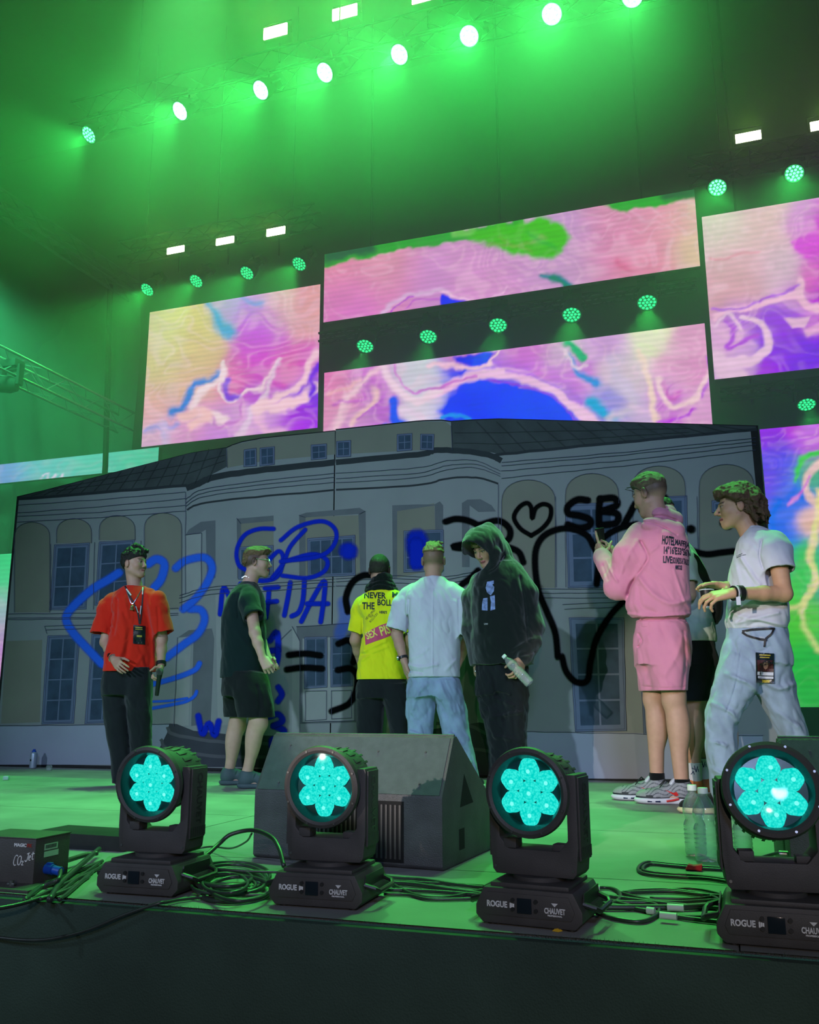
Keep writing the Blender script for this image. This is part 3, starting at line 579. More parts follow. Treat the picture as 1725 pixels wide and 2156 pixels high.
# roofs
ar = Art()
ar.poly([z6(78, 366), z6(790, 184), z6(935, 163), z6(938, 240), z6(850, 285), z6(800, 305), z6(770, 318), z6(400, 347), z6(84, 372)])
ar.poly([z7(215, 60), z7(430, 49), z7(900, 62), z7(1600, 81), z7(1600, 96), z7(1000, 150), z7(440, 208), z7(380, 196), z7(222, 190)])
ar.build('painted_roof', C_ROOF)
ar = Art()
ar.poly([z6(938, 165), z6(960, 152), z6(1080, 124), z6(1383, 94), z6(1383, 190), z6(1100, 215), z6(938, 245)]); ar.poly([z6(1387, 93), z7(60, 60), z7(190, 60), z7(215, 80), z7(220, 190), z7(60, 190), z6(1387, 190)])
ARCH = [(z6, 62, 208, 470, 842), (z6, 598, 752, 432, 832), (z6, 236, 380, 455, 556), (z6, 412, 560, 442, 544), (z7, 446, 690, 325, 815), (z7, 1342, 1592, 255, 820), (z7, 735, 978, 296, 432), (z7, 1040, 1280, 262, 404)]
for q in ARCH: ar.poly(arch(*q))
ar.poly([z6(995, 475), z6(1130, 462), z6(1130, 700), z6(995, 705)]); ar.poly([z6(1262, 448), z6(1490, 440), z6(1490, 690), z6(1262, 692)]); ar.poly([z6(1640, 420), z7(140, 430), z7(150, 730), z6(1640, 700)])
ar.poly([z6(25, 960), z6(175, 955), z6(165, 1295), z6(5, 1300)])
ar.build('painted_niches', C_NICHE)
# dark roof bands and cornice shadows
ar = Art()
ar.line([z6(78, 374), z6(400, 348), z6(772, 318)], 6); ar.line([z6(770, 330), z6(830, 305), z6(900, 280), z6(1100, 252), z6(1383, 222)], 13, True, .8); ar.line([z6(1388, 221), z6(1725, 190), z7(150, 190), z7(300, 196), z7(400, 216), z7(445, 238)], 12, True, .8)
ar.line([z7(400, 213), z7(800, 172), z7(1605, 95)], 6)
ar.line([z6(772, 418), z6(850, 388), z6(1100, 362), z6(1383, 336)], 4, True); ar.line([z6(1388, 335), z6(1725, 316), z7(200, 318), z7(330, 314), z7(430, 342)], 4, True)
ar.build('painted_bands', C_BAND)
# recesses, doorways
ar = Art()
ar.poly([z6(768, 520), z6(780, 500), z6(830, 468), z6(890, 462), z6(890, 700), z6(855, 705), z6(850, 500), z6(825, 515)]); ar.poly([z6(978, 455), z6(1130, 442), z6(1130, 464), z6(996, 476), z6(996, 700), z6(980, 702)])
ar.poly([z6(1236, 440), z6(1265, 430), z6(1485, 410), z6(1510, 425), z6(1512, 685), z6(1488, 690), z6(1480, 436), z6(1262, 450), z6(1262, 690), z6(1236, 692)])
ar.poly([z6(1620, 400), z6(1725, 396), z7(140, 436), z7(165, 422), z7(180, 440), z7(180, 745), z7(148, 745), z7(142, 440), z6(1640, 424), z6(1640, 700), z6(1622, 700)])
ar.poly([z7(265, 430), z7(290, 414), z7(350, 412), z7(400, 440), z7(420, 468), z7(340, 470), z7(300, 440), z7(300, 720), z7(266, 720)])
ar.poly([z6(735, 945), z6(780, 915), z6(875, 908), z6(885, 950), z6(870, 1300), z6(790, 1310), z6(800, 940)]); ar.poly([z6(1225, 900), z6(1480, 885), z6(1500, 1000), z6(1500, 1295), z6(1235, 1302)])
ar.poly([z7(300, 900), z7(330, 880), z7(335, 1430), z7(262, 1430)])
ar.build('painted_recesses', C_SHADE)
ar = Art()
for q in [[(768, 522), (834, 514), (832, 748), (768, 772)], [(735, 950), (790, 938), (780, 1308), (720, 1312)], [(890, 770), (1000, 745), (1000, 1300), (900, 1310)], [(1208, 900), (1240, 960), (1240, 1345), (1205, 1345)], [(1590, 1160), (1615, 1160), (1615, 1345), (1585, 1345)]]: ar.poly([z6(*p) for p in q])
ar.poly([z7(345, 1030), z7(395, 1060), z7(400, 1450), z7(345, 1425)]); ar.poly([z6(1250, 950), z6(1462, 940), z6(1462, 1288), z6(1250, 1296)])
ar.build('painted_columns', C_LIGHT)
# steps
ar = Art(); ar.poly([z6(700, 1300), z6(730, 1302), z6(800, 1330), z6(1000, 1350), z6(1150, 1350), z6(1200, 1345), z6(1640, 1345), z7(345, 1425), z7(420, 1440), z7(470, 1500), z7(520, 1570), z7(520, 1670), z6(1000, 1480), z6(700, 1480), z6(660, 1400), z6(690, 1340)])
ar.build('painted_steps', C_STEP)
ar = Art()
for q in ([z6(692, 1315), z6(720, 1345), z6(900, 1375), z6(1150, 1385)], [z6(665, 1365), z6(700, 1405), z6(900, 1435), z6(1150, 1440)], [z7(150, 1430), z7(300, 1440), z7(450, 1520)], [z7(150, 1540), z7(350, 1550), z7(490, 1585)]): ar.line(q, 7, True)
ar.build('painted_step_edges', C_STEP2)
# windows: frame, panes
fr_, pn, gz = Art(), Art(), Art()
def window(f, q, nc, nr, m=9, bar=4, g=None):
    """q: four corners of the frame TL TR BR BL in zoom pixels"""
    q = [np.array(f(*p)) for p in q]; fr_.poly(q)
    def P(u, v): return (q[0] * (1 - u) + q[1] * u) * (1 - v) + (q[3] * (1 - u) + q[2] * u) * v
    W_px = np.hypot(*(q[1] - q[0])); H_px = np.hypot(*(q[3] - q[0])); mu, mv = m / W_px, m / H_px; bu, bv = bar / W_px / 2, bar / H_px / 2
    for i in range(nc):
        for j in range(nr):
            u0 = mu + (1 - 2 * mu) * i / nc + bu; u1 = mu + (1 - 2 * mu) * (i + 1) / nc - bu; v0 = mv + (1 - 2 * mv) * j / nr + bv; v1 = mv + (1 - 2 * mv) * (j + 1) / nr - bv
            pn.poly([P(u0, v0), P(u1, v0), P(u1, v1), P(u0, v1)])
    for e in (0, 3.5):
        a, c_ = e / W_px, e / H_px; gz.line([P(a, c_), P(1 - a, c_), P(1 - a, 1 - c_), P(a, 1 - c_), P(a, c_)], 1.3)
window(z6, [(225, 562), (372, 555), (358, 828), (205, 832)], 2, 3, 7, 2.5); window(z6, [(410, 552), (556, 542), (545, 800), (392, 812)], 2, 3, 7, 2.5)
window(z6, [(198, 938), (330, 934), (305, 1300), (172, 1304)], 2, 4, 7, 2.5); window(z6, [(380, 932), (500, 928), (490, 1296), (352, 1302)], 2, 4, 7, 2.5)
window(z6, [(1008, 172), (1060, 165), (1060, 238), (1008, 242)], 2, 2, 3, 1.5); window(z6, [(1074, 163), (1134, 157), (1134, 232), (1074, 238)], 2, 2, 3, 1.5)
window(z6, [(1285, 152), (1350, 147), (1350, 208), (1285, 214)], 2, 2, 3, 1.5); window(z6, [(1390, 136), (1448, 132), (1448, 198), (1390, 202)], 2, 2, 3, 1.5); window(z6, [(1640, 108), (1702, 104), (1702, 172), (1640, 177)], 2, 2, 3, 1.5)
window(z7, [(78, 116), (140, 118), (138, 190), (76, 188)], 2, 2, 3, 1.5)
window(z6, [(985, 572), (1130, 566), (1130, 700), (985, 706)], 2, 2, 5, 2.5); window(z6, [(1270, 538), (1468, 524), (1468, 690), (1272, 698)], 4, 2, 5, 2.5)
window(z6, [(1668, 505), (1832, 500), (1832, 672), (1668, 676)], 2, 3, 5, 2.5)
window(z6, [(1258, 945), (1352, 942), (1352, 1150), (1258, 1156)], 2, 3, 4, 2); window(z6, [(1366, 942), (1458, 938), (1458, 1146), (1366, 1150)], 2, 3, 4, 2)
window(z7, [(736, 435), (968, 428), (975, 812), (748, 815)], 2, 3, 11, 4); window(z7, [(1190, 400), (1285, 396), (1290, 700), (1195, 705)], 1, 3, 9, 3)
window(z7, [(752, 950), (1000, 950), (1012, 1462), (780, 1468)], 2, 4, 11, 4); window(z7, [(1080, 1270), (1320, 1272), (1325, 1475), (1092, 1478)], 2, 2, 9, 4)
window(z7, [(1400, 420), (1560, 416), (1562, 470), (1402, 474)], 1, 1, 6, 3)
fr_.build('painted_window_frames', C_FR); pn.build('painted_panes', C_PANE)
# ink lines
ar = gz
for yy in [(400, 376, 345), (432, 405, 372), (446, 428, 400), (470, 450, 424)]: ar.line([z6(70, yy[0]), z6(420, yy[1]), z6(768, yy[2])], 1.5)
for yy in [(845, 824), (862, 845), (868, 852)]: ar.line([z6(28, yy[0] + 4), z6(400, yy[0]), z6(738, yy[1])], 1.5)
for a in [(376, 334, 303, 268), (392, 350, 318, 284), (404, 366, 336, 305)]: ar.line([z6(768, a[0]), z6(840, a[1]), z6(1050, a[2]), z6(1383, a[3])], 1.5, True)
for dy in (0, 22, 40): ar.line([z6(1388, 268 + dy), z6(1725, 245 + dy), z7(200, 238 + dy), z7(330, 238 + dy * .8), z7(440, 285 + dy * .6)], 1.4, True)
for a in [(245, 200, 135), (262, 212, 150), (285, 238, 166), (318, 262, 190)]: ar.line([z7(445, a[0]), z7(1000, a[1]), z7(1600, a[2])], 1.5)
for dy in (0, 12, 30): ar.line([z6(742, 772 + dy), z6(870, 738 + dy), z6(1100, 724 + dy), z6(1383, 704 + dy)], 1.4, True); ar.line([z6(1388, 704 + dy), z6(1620, 690 + dy), z7(150, 768 + dy), z7(330, 742 + dy)], 1.4, True)
for dy in (0, 18, 40): ar.line([z7(440, 818 + dy), z7(800, 822 + dy), z7(1330, 812 + dy), z7(1610, 806 + dy)], 1.4)
for p in ([z6(0, 1310), z6(400, 1304), z6(700, 1302)], [z7(525, 1466), z7(1100, 1478), z7(1632, 1484)], [z6(188, 900), z6(560, 886)], [z6(192, 915), z6(552, 900)], [z6(188, 900), z6(196, 930)], [z7(722, 890), z7(1002, 878)], [z7(730, 912), z7(1000, 900)], [z6(212, 560), z6(212, 835)], [z6(392, 552), z6(388, 830)], [z6(584, 545), z6(580, 830)],
          [z6(768, 345), z6(768, 768)], [z6(834, 514), z6(832, 748)], [z6(768, 522), z6(834, 514)], [z7(432, 345), z7(430, 640)], [z7(690, 400), z7(694, 812)], [z7(735, 440), z7(738, 812)], [z7(1040, 420), z7(1046, 812)], [z7(1332, 400), z7(1340, 812)], [z6(720, 1312), z6(735, 945)], [z6(1240, 960), z6(1240, 1340)], [z6(1208, 900), z6(1240, 960)], [z6(1205, 910), z6(1160, 955)],
          [z6(1262, 1168), z6(1350, 1166), z6(1350, 1284), z6(1262, 1288), z6(1262, 1168)], [z6(1370, 1164), z6(1454, 1162), z6(1454, 1278), z6(1370, 1282), z6(1370, 1164)], [z6(1225, 900), z6(1480, 885)], [z6(936, 165), z6(940, 245)], [z7(218, 80), z7(222, 190)], [z6(1250, 1296), z6(1470, 1288)]): ar.line(p, 1.4)
for q in ARCH: ar.line(arch(*q), 1.3, jit=0)
for (x, y, x2, y2) in [(1236, 440, 1262, 450), (1510, 425, 1486, 436), (978, 455, 996, 476)]: ar.line([z6(x, y), z6(x2, y2)], 1.3)
ar.build('painted_outlines', C_LINE)
ar = Art()
for i in range(15):
    x = 130 + i * 52; yt = 366 - (x - 78) * .255; yb = 370 - (x - 78) * .077
    ar.line([z6(x + 60, max(yt - 12, 165)), z6(x, yb - 4)], 1.2)
for k in (.35, .68): ar.line([z6(200, 355 - 28 * k), z6(780, 310 - 120 * k), z6(930, 240 - 70 * k)], 1.0)
for i in range(13):
    x = 460 + i * 92; ar.line([z7(x - 130, 56 + (x - 430) * .02), z7(x, 203 - (x - 430) * .09)], 1.2)
for k in (.4, .75): ar.line([z7(230, 60 + 130 * k), z7(440, 50 + 150 * k), z7(1300, 70 + 50 * k)], 1.0)
ar.build('painted_roof_joints', C_RLINE)

# graffiti: sprayed strokes with soft alpha edges
m_sp = {}
def spray_mat(name, c):
    m = bpy.data.materials.new('spray_' + name); m.use_nodes = True; nt = m.node_tree; b_ = nt.nodes['Principled BSDF']; b_.inputs['Base Color'].default_value = c; b_.inputs['Roughness'].default_value = .95; b_.inputs['Specular IOR Level'].default_value = .05
    a = nt.nodes.new('ShaderNodeAttribute'); a.attribute_name = 'col'; n_ = nt.nodes.new('ShaderNodeTexNoise'); n_.inputs['Scale'].default_value = 90; n_.inputs['Detail'].default_value = 3
    t_ = nt.nodes.new('ShaderNodeTexCoord'); nt.links.new(t_.outputs['Object'], n_.inputs['Vector'])
    m1 = nt.nodes.new('ShaderNodeMath'); m1.operation = 'MULTIPLY_ADD'; m1.inputs[1].default_value = 0.8; m1.inputs[2].default_value = 0.75; nt.links.new(n_.outputs['Fac'], m1.inputs[0])
    m2 = nt.nodes.new('ShaderNodeMath'); m2.operation = 'MULTIPLY'; m2.use_clamp = True; nt.links.new(m1.outputs[0], m2.inputs[0]); nt.links.new(a.outputs['Fac'], m2.inputs[1]); nt.links.new(m2.outputs[0], b_.inputs['Alpha'])
    return m
spB = spray_mat('blue', C(42, 96, 214)); spB2 = spray_mat('deep_blue', C(14, 40, 176)); spK = spray_mat('black', C(6, 7, 8))
glay = [0.006]
def spray(name, strokes, m, w, soft=1.0, alpha=1.0, f=None):
    V = []; Cc = []; Fq = []
    prof = [(-1.0, 0), (-.78, .35), (-.50, .94), (0, 1.0), (.50, .94), (.78, .35), (1.0, 0)]
    for st in strokes:
        ww, aa = w, alpha
        if isinstance(st, tuple): ww, st = st[0], st[1]
        P = catmull([f(*p) for p in st], 7); n0 = len(V); glay[0] += .00012; W2 = ww / 2 * 1.35
        # round caps: extend both ends
        t0 = (P[0] - P[1]); t0 /= np.hypot(*t0) + 1e-9; t1 = (P[-1] - P[-2]); t1 /= np.hypot(*t1) + 1e-9
        P = np.vstack([P[0] + t0 * W2 * .9, P[0] + t0 * W2 * .5, P, P[-1] + t1 * W2 * .5, P[-1] + t1 * W2 * .9]); n = len(P)
        for i in range(n):
            d = P[min(i + 1, n - 1)] - P[max(i - 1, 0)]; nr_ = np.array([-d[1], d[0]]) / (np.hypot(*d) + 1e-9)
            cap = {0: (.35, 0), 1: (.8, .7), n - 1: (.35, 0), n - 2: (.8, .7)}.get(i, (1, 1))
            for (u, a_) in prof:
                q = P[i] + nr_ * u * W2 * cap[0]; V.append(tuple(hp(q, glay[0] + i * 2e-5))); Cc.append([a_ * aa * cap[1]] * 3)
        for i in range(n - 1):
            for k in range(6): a0 = n0 + i * 7 + k; Fq.append((a0, a0 + 1, a0 + 8, a0 + 7))
    return npmesh(name, V, Fq, m, house, color=np.array(Cc))
spray('graffiti_arrow', [[(700, 350), (630, 395), (540, 450), (430, 550), (390, 620), (430, 700), (510, 790), (600, 885)], [(870, 300), (915, 272), (955, 285), (965, 320), (945, 390), (905, 440)]], spB, 17, f=z1)
spray('graffiti_three', [[(1030, 325), (1090, 280), (1200, 262), (1245, 320), (1215, 410), (1150, 500), (1075, 565)], [(1110, 562), (1180, 570), (1200, 630), (1160, 710), (1080, 770), (975, 850)], (11, [(1172, 880), (1150, 915), (1090, 945), (1000, 975), (890, 1005)]), (7, [(1155, 1045), (1140, 1075), (1090, 1105), (1000, 1125), (890, 1145)]), (5, [(1100, 1085), (1000, 1100), (900, 1105)])], spB, 16, alpha=.9, f=z1)
spray('graffiti_lettering', [[(1132, 497), (1070, 498), (1015, 520), (985, 565), (978, 610), (990, 650), (1020, 668)], [(1100, 640), (1150, 590), (1170, 620), (1150, 690), (1090, 712), (1020, 700)], [(1262, 500), (1200, 570), (1170, 640), (1125, 700)], [(1160, 545), (1230, 490), (1330, 466), (1385, 500), (1382, 560), (1320, 610), (1160, 632)], [(1180, 630), (1290, 602), (1350, 625), (1340, 672), (1270, 700), (1165, 690)]], spB2, 9, alpha=.9, f=z6)
spray('graffiti_lettering', [[(910, 850), (925, 740), (965, 800), (1000, 720), (1010, 850)], [(1112, 745), (1108, 800), (1100, 865)], [(1095, 742), (1150, 738)], [(1105, 800), (1145, 796)], [(1200, 718), (1190, 780), (1175, 855)], [(1258, 712), (1252, 790), (1235, 840), (1205, 858)], [(1245, 880), (1290, 790), (1340, 712), (1338, 790), (1325, 882)], [(1268, 806), (1356, 806)]], spB2, 10, f=z6)
spray('graffiti_lettering', [[(820, 1268), (828, 1310), (840, 1342), (865, 1300), (888, 1348), (905, 1290)], [(1115, 960), (1145, 925), (1150, 1010), (1142, 1060)], [(1120, 1000), (1150, 998)], [(1150, 1150), (1165, 1180), (1148, 1210)], [(1110, 1275), (1150, 1262), (1168, 1290), (1130, 1310)], [(1130, 1310), (1175, 1330), (1150, 1360), (1125, 1370), (1128, 1420)]], spB2, 13, alpha=.95, f=z6)
spray('graffiti_blot', [(34, [(1434, 588), (1446, 590)]), (42, [(1722, 540), (1724, 580)]), (30, [(1720, 560), (1722, 640)])], spB2, 20, f=z6)
spray('graffiti_haze', [(26, [(1420, 800), (1425, 870), (1405, 930)])], spB, 20, alpha=.35, f=z6)
spray('graffiti_equation', [[(1193, 1018), (1260, 1012), (1326, 1020)], [(1185, 1078), (1250, 1070), (1333, 1074)], [(1398, 972), (1440, 958), (1470, 990), (1460, 1050)], [(1395, 1080), (1450, 1074), (1478, 1110), (1470, 1170), (1440, 1220), (1370, 1250)], [(1438, 840), (1430, 780), (1455, 720), (1500, 690), (1560, 690)]], spK, 13, f=z6)
spray('graffiti_black_letters', [[(190, 515), (240, 502), (300, 512), (345, 540), (345, 580), (300, 610), (225, 628), (290, 636), (380, 625)], [(345, 530), (430, 510), (480, 545), (480, 590), (440, 620)], [(450, 622), (520, 650), (545, 700)], [(340, 735), (305, 770), (265, 800)]], spK, 13, f=z7)
spray('graffiti_heart', [[(580, 578), (530, 545), (502, 495), (525, 450), (560, 430), (580, 450), (585, 500), (600, 455), (635, 435), (668, 450), (665, 500), (630, 545), (580, 578)]], spK, 9, f=z7)
spray('graffiti_black_letters', [[(838, 418), (790, 415), (748, 445), (750, 478), (800, 488), (845, 505), (845, 532), (800, 544), (745, 528)], [(892, 410), (888, 470), (888, 530)], [(892, 412), (955, 408), (968, 440), (905, 466)], [(905, 468), (970, 480), (965, 520), (895, 532)], [(1000, 530), (1025, 485), (1060, 430), (1100, 470), (1170, 400), (1200, 440), (1215, 530)], (17, [(1302, 548), (1309, 549)])], spK, 14, f=z7)
spray('graffiti_outline', [[(1060, 525), (980, 545), (905, 590), (875, 640), (885, 700), (878, 800)], [(870, 640), (830, 575), (740, 545), (650, 570), (605, 630), (598, 720), (615, 830), (655, 930), (690, 1020), (702, 1130)], [(720, 1125), (740, 1195), (785, 1242), (835, 1235), (850, 1150), (880, 1040), (940, 940), (1010, 865)], [(1290, 640), (1370, 662), (1440, 655), (1500, 648)], (20, [(1455, 520), (1475, 530)])], spK, 13, alpha=.95, f=z7)

# ================================================================ moving-head wash lights along the front lip
m_mh = mat('fixture_body', (0.050, 0.047, 0.045, 1), 0.55, var=0.12, scale=14, bump=0.15, bscale=350, spec=0.4)
m_mh2 = mat('fixture_black', (0.018, 0.018, 0.018, 1), 0.4, var=0.1)
m_white = mat('white_print', (0.62, 0.62, 0.62, 1), 0.5, var=0.15, scale=60)
m_screen = mat('menu_screen', (0.01, 0.014, 0.02, 1), 0.15)
m_scr = mat('screw', (0.25, 0.25, 0.25, 1), 0.35, 0.9)
m_cyan = bpy.data.materials.new('cyan_lens'); m_cyan.use_nodes = True; nt = m_cyan.node_tree; nt.nodes.clear()
em = nt.nodes.new('ShaderNodeEmission'); ou = nt.nodes.new('ShaderNodeOutputMaterial'); vo = nt.nodes.new('ShaderNodeTexVoronoi'); vo.inputs['Scale'].default_value = 160
tc = nt.nodes.new('ShaderNodeTexCoord'); nt.links.new(tc.outputs['Object'], vo.inputs['Vector'])
rp = nt.nodes.new('ShaderNodeValToRGB'); rp.color_ramp.elements[0].color = (0.06, 0.92, 0.80, 1); rp.color_ramp.elements[1].color = (0.0, 0.62, 0.54, 1); rp.color_ramp.elements[1].position = .75
nt.links.new(vo.outputs['Distance'], rp.inputs[0]); nt.links.new(rp.outputs[0], em.inputs[0]); em.inputs[1].default_value = 1.15; nt.links.new(em.outputs[0], ou.inputs[0])
m_core = emat('lens_core', (0.22, 1.0, 0.88, 1), 1.15)
m_glass = bpy.data.materials.new('front_glass'); m_glass.use_nodes = True; nt = m_glass.node_tree; nt.nodes.clear()
gl = nt.nodes.new('ShaderNodeBsdfGlossy'); gl.inputs['Roughness'].default_value = .08; tr = nt.nodes.new('ShaderNodeBsdfTransparent'); tr.inputs[0].default_value = (.93, .97, .97, 1)
fz = nt.nodes.new('ShaderNodeFresnel'); mxs = nt.nodes.new('ShaderNodeMixShader'); ou = nt.nodes.new('ShaderNodeOutputMaterial')
nt.links.new(fz.outputs[0], mxs.inputs[0]); nt.links.new(tr.outputs[0], mxs.inputs[1]); nt.links.new(gl.outputs[0], mxs.inputs[2]); nt.links.new(mxs.outputs[0], ou.inputs[0])
m_tealring = mat('bezel_inner', (0.01, 0.05, 0.055, 1), 0.25)
def moving_head(loc, rz, pan, tilt, label, sc=1.0, lamp_rot=0.0):
    """front faces -Y; pan turns the yoke, tilt lifts the lamp"""
    R_ = empty('moving_head_light', loc, rz); R_.scale = (sc, sc, sc); tag(R_, label, 'stage light', 'moving head wash lights along the stage front')
    # base
    b = MB(); b.prism([(-.148, .020), (-.128, .0), (.128, .0), (.148, .020), (.148, .045), (.124, .092), (-.124, .092), (-.148, .045)], .24, Matrix.Translation((0, -.12, 0)), bev=.006)
    b.box((0, 0, .096), (.22, .21, .014), bev=.005); b.cyl((0, 0, .10), (0, 0, .114), .075, n=32); base = b.build('base', m_mh, R_)
    b = MB(); b.prism([(-.118, .022), (.118, .022), (.128, .042), (.112, .080), (-.112, .080), (-.128, .042)], .004, Matrix.Translation((0, -.1235, 0)), bev=.001); b.build('front_panel', m_mh, base)
    b = MB(); b.box((-.008, -.1250, .051), (.040, .004, .038), bev=.001); b.build('menu_screen', m_screen, base)
    for k, (x, z) in enumerate([(-.040, .064), (-.040, .041), (.024, .064), (.024, .041)]):
        b = MB(); b.cyl((x, -.123, z), (x, -.128, z), .0055, n=14); b.build('menu_button', m_mh2, base)
    Mt = Matrix.Translation((0, -.1245, 0)) @ Matrix.Rotation(PI / 2, 4, 'X')
    text_mesh('ROGUE', .021, m_white, base, Mt @ Matrix.Translation((-.085, .050, 0)), 'model_lettering', sx=.82, bold=.0007)
    b = MB()
    for k in range(3): b.box((-.047 + k * .0045, -.1245, .050), (.0036, .001, .013 - .002 * k))
    b.build('model_emblem', m_white, base)
    text_mesh('CHAUVET', .019, m_white, base, Mt @ Matrix.Translation((.075, .044, 0)), 'maker_lettering', sx=.66, bold=.0006)
    text_mesh('PROFESSIONAL', .0052, m_white, base, Mt @ Matrix.Translation((.075, .033, 0)), 'maker_lettering', sx=1.1, bold=.0002)
    b = MB(); b.prism([(.066, .064), (.084, .064), (.075, .055)], .001, Matrix.Translation((0, -.1247, 0))); b.build('maker_emblem', m_white, base)
    for s in (-1, 1):   # carrying handles on the sides
        b = MB(); b.tube([(s * .140, -.085, .060), (s * .172, -.075, .050), (s * .180, -.06, .042), (s * .180, .06, .042), (s * .172, .075, .05), (s * .14, .085, .060)], .0075, 8); b.build('handle', m_mh2, base)
        b = MB(); b.prism([(-.10, .03), (.10, .03), (.08, .085), (-.08, .085)], .004, Matrix.Translation((s * .141 + .004, 0, 0)) @ Matrix.Rotation(-s * .0, 4, 'Y') @ Matrix.Rotation(PI / 2, 4, 'Z')); b.build('side_cover', m_mh2, base)
    for (x, y) in ((-.11, -.09), (.11, -.09), (-.11, .09), (.11, .09)):
        b = MB(); b.cyl((x, y, -.006), (x, y, .004), .014, n=12); b.build('rubber_foot', m_mh2, base)
    # yoke
    Y_ = empty('yoke', (0, 0, .114), pan); Y_.parent = R_
    outer = [(-.122, .012), (-.112, 0), (.112, 0), (.122, .012), (.129, .08), (.129, .262), (.126, .272), (.100, .272), (.100, .098), (.075, .068), (-.075, .068), (-.100, .098), (-.100, .272), (-.126, .272), (-.129, .262), (-.129, .08)]
    b = MB(); b.prism(outer, .115, Matrix.Translation((0, -.045, 0)), bev=.003); yk = b.build('arm_frame', m_mh, Y_)
    for s in (-1, 1):
        b = MB(); b.box((s * .131, .012, .155), (.006, .095, .22), bev=.002)
        b.build('arm_cover', m_mh, Y_)
        t_ = text_mesh('CHAUVET', .045, m_mh2, Y_, Matrix.Translation((s * .1341, .012, .17)) @ Matrix.Rotation(s * PI / 2, 4, 'Z') @ Matrix.Rotation(PI / 2, 4, 'X') @ Matrix.Rotation(-PI / 2, 4, 'Z'), 'maker_lettering', depth=.001, sx=.8, bold=.0008)
        b = MB()
        for k in range(8): b.box((s * .134, -.03 + k * .0125, .065), (.002, .005, .03))
        b.build('vent_slot', m_mh2, Y_)
    b = MB(); b.box((-.070, -.02, .082), (.038, .05, .026), bev=.003); b.build('tilt_lock', m_mh, Y_); b = MB(); b.box((.068, -.01, .076), (.035, .04, .018), bev=.003); b.build('tilt_lock', m_mh, Y_)
    for s in (-1, 1):
        b = MB(); b.cyl((s * .113, -.0455, .02), (s * .113, -.047, .02), .004, n=10); b.build('screw', m_scr, Y_)
    # lamp: local axis -Y is the beam; children of the yoke group keep three levels at most
    Lt = Matrix.Translation((0, 0, .226)) @ Matrix.Rotation(tilt, 4, 'X') @ Matrix.Rotation(lamp_rot, 4, 'Y') @ Matrix.Scale(1.06, 4)
    def part(mb, name, m, sm=35):
        mb.bm.transform(Lt); return mb.build(name, m, Y_, sm)
    b = MB(); b.lathe([(0, .125), (.05, .125), (.078, .115), (.088, .09), (.092, .03), (.0945, -.02), (.104, -.052), (.108, -.07), (.098, -.078), (.096, -.05), (0, -.045)], axis='Y', n=56)
    for k in range(22):
        a = 2 * PI * k / 22; ca, sa = math.cos(a), math.sin(a)
        b.box((0, 0, 0), (.016, .045, .0035), Matrix.Rotation(a, 4, 'Y') @ Matrix.Translation((0, .03, .0935)), bev=.002)
    for k in range(22):
        a = 2 * PI * (k + .5) / 22
        b.box((0, 0, 0), (.008, .035, .0025), Matrix.Rotation(a, 4, 'Y') @ Matrix.Translation((0, .088, .0885)), bev=.001)
    for s in (-1, 1): b.cyl((s * .088, 0, 0), (s * .101, 0, 0), .04, n=24)
    part(b, 'lamp_housing', m_mh)
    b = MB(); b.lathe([(.094, -.074), (.096, -.086), (.104, -.09), (.113, -.086), (.116, -.074), (.112, -.064)], axis='Y', n=56); part(b, 'bezel', m_mh)
    b = MB()
    for k in range(8):
        a = 2 * PI * (k + .5) / 8; b.cyl((.107 * math.cos(a), -.088, .107 * math.sin(a)), (.107 * math.cos(a), -.0915, .107 * math.sin(a)), .0032, n=8)
    part(b, 'bezel_screws', m_scr)
    b = MB(); b.lathe([(.0955, -.084), (.088, -.070), (.084, -.056), (0, -.050)], axis='Y', n=48); part(b, 'reflector_ring', m_tealring)
    for k in range(7):
        a = PI / 2 + (k - 1) * PI / 3; cx, cz = (0, 0) if k == 0 else (.0545 * math.cos(a), .0545 * math.sin(a))
        b = MB(); rings = []
        prof = [(1.0, -.051), (.98, -.060), (.88, -.067), (.65, -.072), (.35, -.0745), (0.02, -.075)]
        n = 30
        for (rr, h) in prof:
            ring = []
            for j in range(n):
                t = 2 * PI * j / n; hexr = .0232 / max(math.cos((t % (PI / 3)) - PI / 6), .5); r_ = min(hexr * 1.17, 0.0290)
                if k:  # outer petals bulge outwards
                    da = math.cos(t - a); r_ = r_ * (1 + .16 * max(da, 0) ** 2)
                ring.append(b.bm.verts.new((cx + rr * r_ * math.cos(t), h, cz + rr * r_ * math.sin(t))))
            rings.append(ring)
        for i in range(len(rings) - 1):
            for j in range(n): b.bm.faces.new((rings[i][j], rings[i][(j + 1) % n], rings[i + 1][(j + 1) % n], rings[i + 1][j]))
        b.bm.faces.new(rings[-1]); part(b, 'lens_cell', m_cyan, 60)
        b = MB(); b.lathe([(0, -.0775), (.003, -.0770), (.0055, -.0755)], (cx * 1.02 + .004, 0, cz * 1.02 - .003), axis='Y', n=12); part(b, 'lens_core', m_core)
    b = MB(); b.lathe([(.0955, -.086), (.07, -.093), (.035, -.097), (0, -.098)], axis='Y', n=40); part(b, 'front_glass', m_glass)
    return R_

